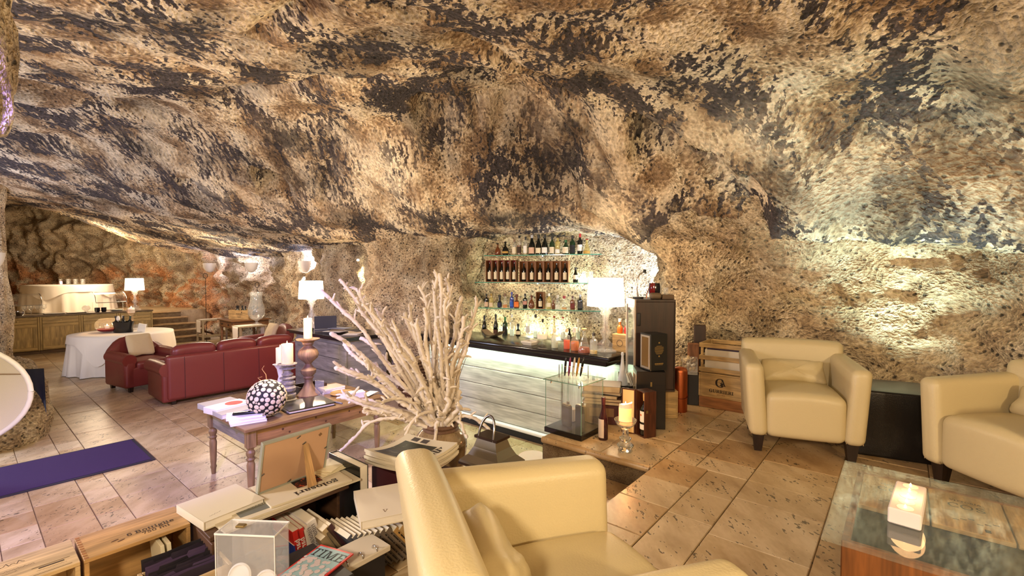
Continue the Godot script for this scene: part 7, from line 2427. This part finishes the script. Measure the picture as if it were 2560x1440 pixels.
	for k in 5:
		var n := thing("newspaper", ["lowest newspaper of the curled pile by the vase", "second newspaper of the curled pile by the vase", "third newspaper of the curled pile by the vase", "fourth newspaper of the curled pile by the vase", "top newspaper of the curled pile, with a dark boat photograph"][k], "newspaper", Vector3(-0.50 + 0.006 * (k % 2), U + 0.285 + k * 0.0145, -2.30 + 0.004 * k), -36.0 + [2, -1, 3, 0, -1][k], "curled newspapers by the vase")
		part(n, "sheets", sheet(0.37, 0.275, 0.014, NB), np)
		if k == 4:
			var lift := func(p): return NB.call(p)
			picture(n, "photograph", -0.02, 0.0148, 0.015, 0.24, 0.20, mat("photo_sea", Color.WHITE, 0.5, {albedo_texture = photo_tex(9, Color(0.10, 0.15, 0.22), Color(0.09, 0.13, 0.07), [Color(0.42, 0.38, 0.36), Color(0.03, 0.04, 0.04)])}), lift)
			for q in [[-0.09, -0.112], [-0.02, -0.112]]: picture(n, "photograph", q[0], 0.0148, q[1], 0.05, 0.03, mat("photo_small", Color8(70, 64, 62), 0.6), lift)
			words(n, "Instar", 0.075, flat(0.148, 0.046, 0.02, -90), ink, "headline", true, true)
	shelf_books()
	front_boxes()
	vase_and_lantern()
	# purple mat
	o = thing("door_mat", "long ribbed purple mat with a dark border on the lower floor", "mat", g(-0.15, 6.40, 0.0), YA)
	s = st()
	bx(s, tf(0, 0.005, 0), Vector3(2.90, 0.010, 0.94), 0.003)
	part(o, "border", s, mat("mat_edge", Color8(36, 30, 44), 0.8))
	s = st()
	for k in 72:
		bx(s, tf(0, 0.0115, -0.43 + k * 0.0121), Vector3(2.84, 0.005, 0.008), 0.001)
	part(o, "ribs", s, mat("mat_purple", Color8(48, 20, 72), 0.9, {rim_enabled = true, rim = 0.3})).set_meta("kind", "stuff")
	# cream shell seat at the left frame edge and the cloth on the stump
	o = thing("shell_seat", "large cream shell seat with a piped rim at the left frame edge", "chair", Vector3(-5.26, 0, -4.10), 20.0)
	var lm := leather("shell_leather", Color8(216, 208, 178))
	s = st()
	for pass_ in 2:
		patch(s, 24, 14, func(u, v):
			var a: float = (u if pass_ == 0 else 1.0 - u) * TAU
			var r: float = sin(v * PI * 0.5)
			return Vector3(cos(a) * 0.77 * r, 0.83 + sin(a) * 0.52 * r, -0.14 * (1.0 - r * r) + (0.0 if pass_ == 0 else 0.03) * (1.0 if pass_ == 0 else -1.0)), 3 + pass_)
	part(o, "shell", s, lm)
	s = st()
	var rim := []
	for k in 49: rim.append(Vector3(cos(TAU * k / 48.0) * 0.775, 0.83 + sin(TAU * k / 48.0) * 0.525, -0.012))
	tube(s, rim, 0.022, -1, 10, false)
	part(o, "piping", s, mat("piping_white", Color8(236, 232, 214), 0.5))
	s = st()
	tube(s, [Vector3(-0.62, 1.07, 0.006), Vector3(0.0, 1.03, -0.13), Vector3(0.72, 1.0, 0.0)], 0.006, -1, 6)
	part(o, "seam", s, mat("seam", Color8(150, 128, 92), 0.7))
	s = st()
	lathe(s, tf(0, 0, -0.1), V([0.0, 0.0, 0.28, 0.0, 0.28, 0.02, 0.05, 0.05, 0.04, 0.36, 0.0, 0.36]), 24)
	part(o, "foot", s, mat("chrome", Color8(210, 210, 210), 0.15, {metallic = 1.0}))
	s = st()
	for pass_ in 2:
		patch(s, 16, 12, func(u, v):
			var q: float = u if pass_ == 0 else 1.0 - u
			var x: float = (q - 0.5) * 0.26
			return Vector3(x, 0.98 - v * (0.36 + 0.16 * sin(q * 7.0)), 0.03 * sin(q * 12.0) * v + (0.0 if pass_ == 0 else -0.006)), 3 + pass_)
	one("black_cloth", "black cloth hanging over the rock stump behind the cream shell seat", "cloth", s, cloth("black_cloth", Color8(20, 22, 34)), Vector3(-4.86, 0, -4.66), 20.0)

func shelf_books():
	# books standing in the shelf, spines towards the chairs; each leans to the left: along, height, thickness, lean, colour, words
	var rows := [
		[0.935, 0.15, 0.016, 6, Color8(40, 60, 140), "thin blue book"], [0.958, 0.21, 0.026, 8, Color8(206, 44, 36), "left red guide of two"], [0.988, 0.21, 0.026, 10, Color8(206, 44, 36), "right red guide of two"], [1.012, 0.20, 0.018, 12, Color8(222, 216, 206), "thin white book beside the red guides"], [1.037, 0.21, 0.024, 13, Color8(226, 222, 214), "white guide with a red foot, left of two"], [1.070, 0.23, 0.036, 14, Color8(226, 224, 222), "thick white guide with a red foot, right of two"],
		[1.13, 0.18, 0.034, 24, Color8(150, 130, 96), "brown and tan book"], [1.165, 0.20, 0.014, 28, Color8(70, 72, 80), "thin slate book"], [1.19, 0.23, 0.030, 30, Color8(180, 156, 116), "tan paperback"], [1.225, 0.24, 0.026, 32, Color8(70, 40, 44), "maroon magazine volume"],
		[1.255, 0.22, 0.022, 34, Color8(70, 74, 84), "first slate grey volume of the row"], [1.283, 0.22, 0.022, 35, Color8(84, 84, 90), "second slate grey volume of the row"], [1.311, 0.22, 0.022, 36, Color8(88, 86, 86), "third slate grey volume of the row"], [1.339, 0.22, 0.022, 37, Color8(98, 92, 86), "fourth grey volume of the row"], [1.367, 0.22, 0.022, 38, Color8(100, 92, 84), "fifth grey volume of the row"], [1.395, 0.22, 0.022, 38, Color8(104, 94, 84), "sixth grey-brown volume of the row"], [1.423, 0.22, 0.022, 38, Color8(108, 96, 84), "seventh grey-brown volume of the row"], [1.451, 0.22, 0.022, 38, Color8(110, 98, 84), "eighth grey-brown volume of the row"],
		[1.485, 0.21, 0.024, 38, Color8(176, 140, 84), "first beige volume beside the armchair"], [1.515, 0.21, 0.024, 38, Color8(180, 150, 100), "second beige volume beside the armchair"], [1.545, 0.21, 0.024, 38, Color8(176, 146, 100), "third beige volume beside the armchair"], [1.575, 0.21, 0.024, 38, Color8(150, 130, 100), "last beige volume beside the armchair"]]
	var k := 0
	for q in rows:
		var h: float = q[1]
		var t: float = q[2]
		var lean := deg_to_rad(q[3])
		var b0 := 1.81 if k < 6 else (1.76 if k < 10 else lerpf(1.66, 1.57, (k - 10) / 11.0))
		var a0: float = [0.0, 0.86, 0.0][1] + (q[0] - 0.935) * 0.85 if k < 6 else (1.02 + (q[0] - 1.13) * 0.75 if k < 10 else 1.115 + (q[0] - 1.255) * 0.78)
		var up := (Vector3.UP * cos(lean) - GA * sin(lean)).normalized()
		var bk := book("book", q[5] + " on the low shelf", "book", g(a0, b0 + 0.095, U + 0.017), 0.0, Vector3(0.19, t, h), mat("spine_%d" % k, q[4], 0.5), Color8(222, 214, 196), "books on the low shelf", true)
		# x (spine at -x) to GB so that the spine faces the chairs, z to up, y to the side
		var bz := up
		var bxx := GB
		var by := bz.cross(bxx).normalized()
		bk.transform = Transform3D(Basis(bxx, by, bz), g(a0, b0 + 0.095, U + 0.02) + up * (h * 0.5 + 0.012))
		var white := mat("print_white", Color8(238, 234, 226), 0.6)
		var lt := Transform3D(Basis(bxx, by, bz).inverse() * Basis.IDENTITY, Vector3.ZERO)
		# lettering lies on the spine: reads down the book
		var sb := Basis(Vector3(0, 0, -1), Vector3(0, 1, 0), Vector3(-1, 0, 0))
		if k == 1 or k == 2: words(bk, "bar d'italia", 0.026, Transform3D(sb, Vector3(-0.0966, t * 0.5, 0)), white, "lettering", false, true)
		elif k in [4, 5]:
			words(bk, "ristoranti", 0.024, Transform3D(sb, Vector3(-0.0966, t * 0.5, 0.05)), mat("print_grey", Color8(110, 104, 110), 0.6), "lettering", false)
			var s := st()
			bx(s, tf(-0.0962, t * 0.5, -h * 0.5 + 0.05), Vector3(0.001, t, 0.10), 0.0003)
			part(bk, "red_foot", s, mat("red_print", Color8(190, 46, 44), 0.5))
			words(bk, "d'italia", 0.022, Transform3D(sb, Vector3(-0.097, t * 0.5, -h * 0.5 + 0.05)), white, "lettering", false, true)
		elif k >= 10:
			var s := st()
			for i in 9: bx(s, tf(-0.0962, t * 0.5, h * 0.36 - i * 0.021), Vector3(0.001, t * 0.22, 0.010 + 0.006 * (i % 3)), 0.0002)
			part(bk, "print", s, ink_dark())
		k += 1

# illegible stencilled handwriting as one thin inked line lying on a top
func scribble(o: Node3D, from: Vector3, run: Vector3, h: float, n: int, m: Material):
	var s := st()
	var pts := []
	for k in n * 3 + 1:
		pts.append(from + run * (float(k) / (n * 3)) + Vector3(0, 0, -h * (0.5 + 0.5 * sin(k * 2.3)) * (0.5 + 0.5 * absf(sin(k * 0.7)))))
	tube(s, pts, h * 0.055, -1, 4, true, 0.3)
	part(o, "handwriting", s, m)

func ink_dark() -> Material:
	return mat("ink_dark", Color8(28, 24, 22), 0.7)

func front_boxes():
	# square book lying over the leaning volumes
	var o := book("book", "white catalogue lying on the leaning volumes beside the armchair", "book", Vector3(-0.54, 0.955, -1.945), 24.0, Vector3(0.22, 0.034, 0.28), mat("cover_white", Color8(216, 206, 186), 0.6), Color8(232, 226, 214))
	words(o, "V", 0.03, flat(-0.01, 0.0343, 0.09, -10), mat("print_tan", Color8(120, 100, 80), 0.7))
	# acrylic box with its clasp
	o = thing("acrylic_box", "clear acrylic box with a small clasp standing before the books", "box", Vector3(-0.86, U, -1.525), -4.0)
	var ac := glass("acrylic_clear", Color8(240, 244, 250), 0.12)
	var W := 0.20
	var H := 0.40
	var D := 0.085
	for k in [-1, 1]:
		var s := st()
		bx(s, tf(0, H * 0.5, k * (D * 0.5 - 0.002)), Vector3(W, H, 0.004), 0.001)
		part(o, "wall", s, ac)
		s = st()
		bx(s, tf(k * (W * 0.5 - 0.002), H * 0.5, 0), Vector3(0.004, H, D - 0.009), 0.001)
		part(o, "wall", s, ac)
	var s := st()
	bx(s, tf(0, H + 0.003, 0), Vector3(W + 0.004, 0.005, D + 0.004), 0.001)
	part(o, "lid", s, ac)
	s = st()
	for z in [-1, 1]: bx(s, tf(0, H + 0.003, z * (D * 0.5 + 0.0015)), Vector3(W + 0.004, 0.006, 0.002), 0.0004)
	for x in [-1, 1]: bx(s, tf(x * (W * 0.5 + 0.0015), H + 0.003, 0), Vector3(0.002, 0.006, D + 0.004), 0.0004)
	for x in [-1, 1]: bx(s, tf(x * (W * 0.5), H * 0.5, D * 0.5), Vector3(0.0025, H, 0.0025), 0.0004)
	part(o, "edge", s, mat("acrylic_edge", Color8(236, 238, 240), 0.1))
	s = st()
	bx(s, tf(-0.04, H + 0.009, 0), Vector3(0.03, 0.008, 0.02), 0.002)
	part(o, "clasp", s, mat("brass", Color8(180, 160, 110), 0.3, {metallic = 1.0}))
	for k in 2:
		s = st()
		lathe(s, tf(-0.045 + k * 0.09, 0.24 - 0.02 * k, 0, 0, 70), V([0.0, 0.0, 0.036, 0.0, 0.04, 0.006, 0.036, 0.012, 0.034, 0.012, 0.032, 0.008, 0.0, 0.008]), 26)
		one("badge", ["round white faced badge at the left inside the acrylic box", "round white faced badge at the right inside the acrylic box"][k], "badge", s, mat("badge_white", Color8(232, 234, 238), 0.3), o.position, -3.0, "badges in the acrylic box")
	s = st()
	bx(s, tf(0, 0.055, 0), Vector3(W - 0.03, 0.10, D - 0.02), 0.002)
	one("carton", "pale carton at the bottom of the acrylic box", "box", s, mat("paper", Color8(232, 228, 220), 0.8), o.position + Vector3(0, 0.001, 0), -3.0)
	# black box with a magazine on it
	var C := g(0.77, 1.535)
	o = thing("black_carton", "matt black carton in the foreground under the magazine", "box", C + Vector3(0, U, 0), YB)
	s = st()
	bx(s, tf(0, 0.12, 0), Vector3(0.28, 0.24, 0.135), 0.003)
	part(o, "body", s, mat("carton_black", Color8(30, 29, 32), 0.5))
	o = thing("magazine", "magazine with a red border and big dark title on the black carton", "magazine", Vector3(-0.675, U + 0.242, -1.57), -22.0)
	part(o, "pages", sheet(0.15, 0.21, 0.005), mat("red_border", Color8(206, 56, 52), 0.3))
	picture(o, "cover", 0, 0.0054, 0, 0.136, 0.194, mat("cover_sky", Color8(150, 186, 196), 0.25))
	words(o, "TIME", 0.056, flat(0.0, 0.0058, -0.062), mat("title_dark", Color8(40, 48, 56), 0.5))
	s = st()
	var r := RandomNumberGenerator.new()
	r.seed = 8
	for k in 60:
		cyl(s, tf(r.randf_range(-0.07, 0.07), 0.0056 + k * 0.00002, r.randf_range(-0.03, 0.095)), r.randf_range(0.006, 0.011), 0.0005, 10, 0.0001)
	part(o, "cover_faces", s, mat("cover_faces", Color8(206, 196, 200), 0.4)).set_meta("kind", "stuff")
	# lever file and loose sheets right of the carton
	o = thing("ring_binder", "grey binder with metal rings lying beside the black carton", "binder", Vector3(-0.60, U + 0.17, -1.735), -40.0)
	s = st()
	bx(s, tf(0, 0.012, 0), Vector3(0.14, 0.024, 0.24), 0.004)
	part(o, "cover", s, mat("binder_grey", Color8(206, 196, 176), 0.6))
	for k in 3:
		s = st()
		var ring := []
		for q in 13: ring.append(Vector3(0.05 + cos(PI * q / 12.0) * 0.016, 0.024 + sin(PI * q / 12.0) * 0.016, -0.06 + k * 0.06))
		tube(s, ring, 0.003, -1, 6)
		part(o, "ring", s, mat("chrome", Color8(210, 210, 210), 0.15, {metallic = 1.0}))
	o = thing("carton", "plain carton holding up the grey binder", "box", Vector3(-0.60, U, -1.735), -40.0)
	s = st()
	bx(s, tf(0, 0.084, 0), Vector3(0.12, 0.168, 0.20), 0.002)
	part(o, "body", s, mat("carton_black", Color8(30, 29, 32), 0.5))

func vase_and_lantern():
	var at := Vector3(-0.445, 0.531, -2.9)
	var o := thing("stoneware_vase", "glazed grey-cream stoneware vase holding fuzzy white branches", "vase", at)
	var s := st()
	lathe(s, Transform3D.IDENTITY, V([0.0, 0.0, 0.085, 0.0, 0.095, 0.01, 0.115, 0.10, 0.145, 0.22, 0.162, 0.31, 0.163, 0.36, 0.15, 0.405, 0.12, 0.435, 0.10, 0.445, 0.102, 0.452, 0.092, 0.455, 0.085, 0.44, 0.08, 0.3, 0.0, 0.25]), 40)
	part(o, "body", s, tri(mat("stoneware", Color8(190, 178, 162), 0.10, {clearcoat_enabled = true, clearcoat = 0.8, clearcoat_roughness = 0.05, albedo_texture = M["travertine_0"].albedo_texture}), 2.2))
	s = st()
	lathe(s, tf(0, 0.432, 0), V([0.106, 0.0, 0.112, 0.012, 0.104, 0.024, 0.112, 0.036, 0.106, 0.05, 0.094, 0.052, 0.088, 0.0]), 32)
	part(o, "neck_band", s, tri(mat("neck_brown", Color8(110, 80, 60), 0.5, {heightmap_enabled = true, heightmap_texture = M["_grain"], heightmap_scale = 0.3}), 6.0))
	# branches: the tip of each as (right, up, towards the camera) in metres from the neck
	var bo := thing("dried_branches", "bunch of fuzzy cream-white branches fanning left and up from the vase", "branches", at + Vector3(0, 0.47, 0))
	var m := mat("cotton", Color8(222, 210, 194), 0.95, {rim_enabled = true, rim = 0.4})
	var r := RandomNumberGenerator.new()
	r.seed = 33
	for t in [[-0.63, 0.90, 0.0], [-0.60, 0.86, -0.2], [-0.69, 0.83, 0.1], [-0.50, 0.80, 0.1], [-0.44, 0.70, -0.2], [-0.42, 0.78, 0.2], [-0.37, 0.62, -0.1], [-0.60, 0.60, 0.2], [-0.66, 0.48, -0.1], [-0.62, 0.38, 0.15], [-0.57, 0.52, -0.25], [-0.52, 0.44, 0.3], [-0.47, 0.34, -0.2], [-0.60, 0.20, 0.1], [-0.64, 0.14, -0.15], [-0.50, 0.24, 0.25], [-0.45, 0.12, 0.1], [-0.38, 0.46, 0.3], [-0.32, 0.58, 0.1], [-0.28, 0.70, -0.2], [-0.24, 0.62, 0.2], [-0.20, 0.74, 0.0], [-0.18, 0.52, 0.3], [-0.15, 0.88, -0.1], [-0.13, 0.66, 0.2]]:
		branch(bo, Vector3(t[0], t[1], t[2]), r, m, 0.85 if t[1] > 0.7 else 1.0)
	for t in [[-0.02, 0.93, 0.0], [0.015, 0.95, 0.1], [-0.05, 0.88, -0.15], [0.03, 0.90, -0.1], [0.06, 0.82, 0.12], [0.12, 0.80, 0.0], [0.22, 0.79, -0.1], [0.17, 0.70, 0.1], [0.10, 0.68, -0.2], [0.20, 0.62, 0.0], [0.14, 0.56, 0.15], [0.08, 0.60, 0.2], [-0.08, 0.75, 0.15], [-0.06, 0.58, -0.2], [0.03, 0.66, 0.25]]:
		branch(bo, Vector3(t[0], t[1], t[2]), r, m, 0.9)
	for t in [[-0.56, 0.12, 0.2, 0.22], [-0.16, 0.20, 0.25, 0.18], [0.30, 0.12, 0.1, 0.12], [0.18, 0.10, 0.15, 0.14], [-0.02, 0.10, 0.18, 0.2], [-0.3, 0.30, 0.28, 0.1]]:
		branch(bo, Vector3(t[0], t[1], t[2]), r, m, 0.75, t[3])
	# short tufts crowding the neck
	for k in 26:
		branch(bo, Vector3(r.randf_range(-0.22, 0.14), r.randf_range(0.10, 0.34), r.randf_range(-0.12, 0.16)), r, m, 1.05)
	s = st()
	tube(s, [Vector3(0.05, 0.0, 0), Vector3(0.08, 0.2, 0), Vector3(0.16, 0.42, 0.02)], 0.0025, 0.0015, 5)
	part(bo, "twig", s, mat("twig", Color8(110, 84, 60), 0.8))
	# lantern
	o = thing("lantern", "pewter lantern with a flared roof and hoop handle beside the vase", "lantern", Vector3(-0.115, 0.531, -2.66), -38.0)
	var pew := mat("pewter", Color8(140, 132, 116), 0.30, {metallic = 0.85})
	s = st()
	var prof := [[0.155, 0.33], [0.150, 0.345], [0.112, 0.375], [0.085, 0.42], [0.068, 0.47]]
	for i in prof.size() - 1:
		for q in 4:
			var c0: Vector2 = [Vector2(1, 1), Vector2(-1, 1), Vector2(-1, -1), Vector2(1, -1)][q]
			var c1: Vector2 = [Vector2(-1, 1), Vector2(-1, -1), Vector2(1, -1), Vector2(1, 1)][q]
			var a: float = prof[i][0]
			var b: float = prof[i + 1][0]
			face(s, [Vector3(c0.x * a, prof[i][1], c0.y * a * 0.75), Vector3(c1.x * a, prof[i][1], c1.y * a * 0.75), Vector3(c1.x * b, prof[i + 1][1], c1.y * b * 0.75), Vector3(c0.x * b, prof[i + 1][1], c0.y * b * 0.75)], Vector3(c0.x + c1.x, 0.6, c0.y + c1.y))
	part(o, "roof", s, pew)
	s = st()
	bx(s, tf(0, 0.325, 0), Vector3(0.315, 0.014, 0.238), 0.002)
	part(o, "eave", s, mat("pewter_dark", Color8(70, 54, 44), 0.4, {metallic = 0.7}))
	s = st()
	bx(s, tf(0, 0.478, 0), Vector3(0.17, 0.016, 0.12), 0.002)
	part(o, "cap", s, mat("pewter_dark", Color8(70, 54, 44), 0.4, {metallic = 0.7}))
	s = st()
	var hp := []
	for k in 17: hp.append(Vector3(cos(PI * k / 16.0) * 0.055, 0.47 + 0.13 * pow(sin(PI * k / 16.0), 0.7), 0.055 - 0.04 * sin(PI * k / 16.0)))
	tube(s, hp, 0.007, -1, 8)
	part(o, "handle", s, mat("steel_handle", Color8(150, 146, 140), 0.25, {metallic = 1.0}))
	for q in [[-1, -1], [-1, 1], [1, -1], [1, 1]]:
		s = st()
		bx(s, tf(q[0] * 0.115, 0.165, q[1] * 0.085), Vector3(0.014, 0.304, 0.014), 0.001)
		part(o, "post", s, mat("pewter_dark", Color8(70, 54, 44), 0.4, {metallic = 0.7}))
	for k in [-1, 1]:
		s = st()
		bx(s, tf(0, 0.165, k * 0.085), Vector3(0.214, 0.30, 0.003), 0.0005)
		part(o, "pane", s, glass("pane", Color8(226, 236, 236), 0.08))
		s = st()
		bx(s, tf(k * 0.115, 0.165, 0), Vector3(0.003, 0.30, 0.154), 0.0005)
		part(o, "pane", s, glass("pane", Color8(226, 236, 236), 0.08))
	s = st()
	bx(s, tf(0, 0.006, 0), Vector3(0.28, 0.012, 0.21), 0.002)
	part(o, "base", s, mat("pewter_dark", Color8(70, 54, 44), 0.4, {metallic = 0.7}))
	# white drum at the foot of the bar
	o = thing("drum_candle", "wide white drum candle in a glass collar at the foot of the bar", "candle", Vector3(0.165, 0, -3.70))
	s = st()
	cyl(s, Transform3D.IDENTITY, 0.135, 0.40, 36, 0.006)
	part(o, "stool", s, wood("bleached", Color8(190, 170, 130), 1.6, true, 0.6))
	s = st()
	cyl(s, tf(0, 0.401, 0), 0.115, 0.085, 36, 0.008)
	part(o, "wax", s, wax())
	s = st()
	lathe(s, tf(0, 0.401, 0), V([0.122, 0.0, 0.124, 0.07, 0.121, 0.07, 0.119, 0.0]), 36)
	part(o, "collar", s, glass("bottle_clear", Color8(236, 244, 240), 0.08))
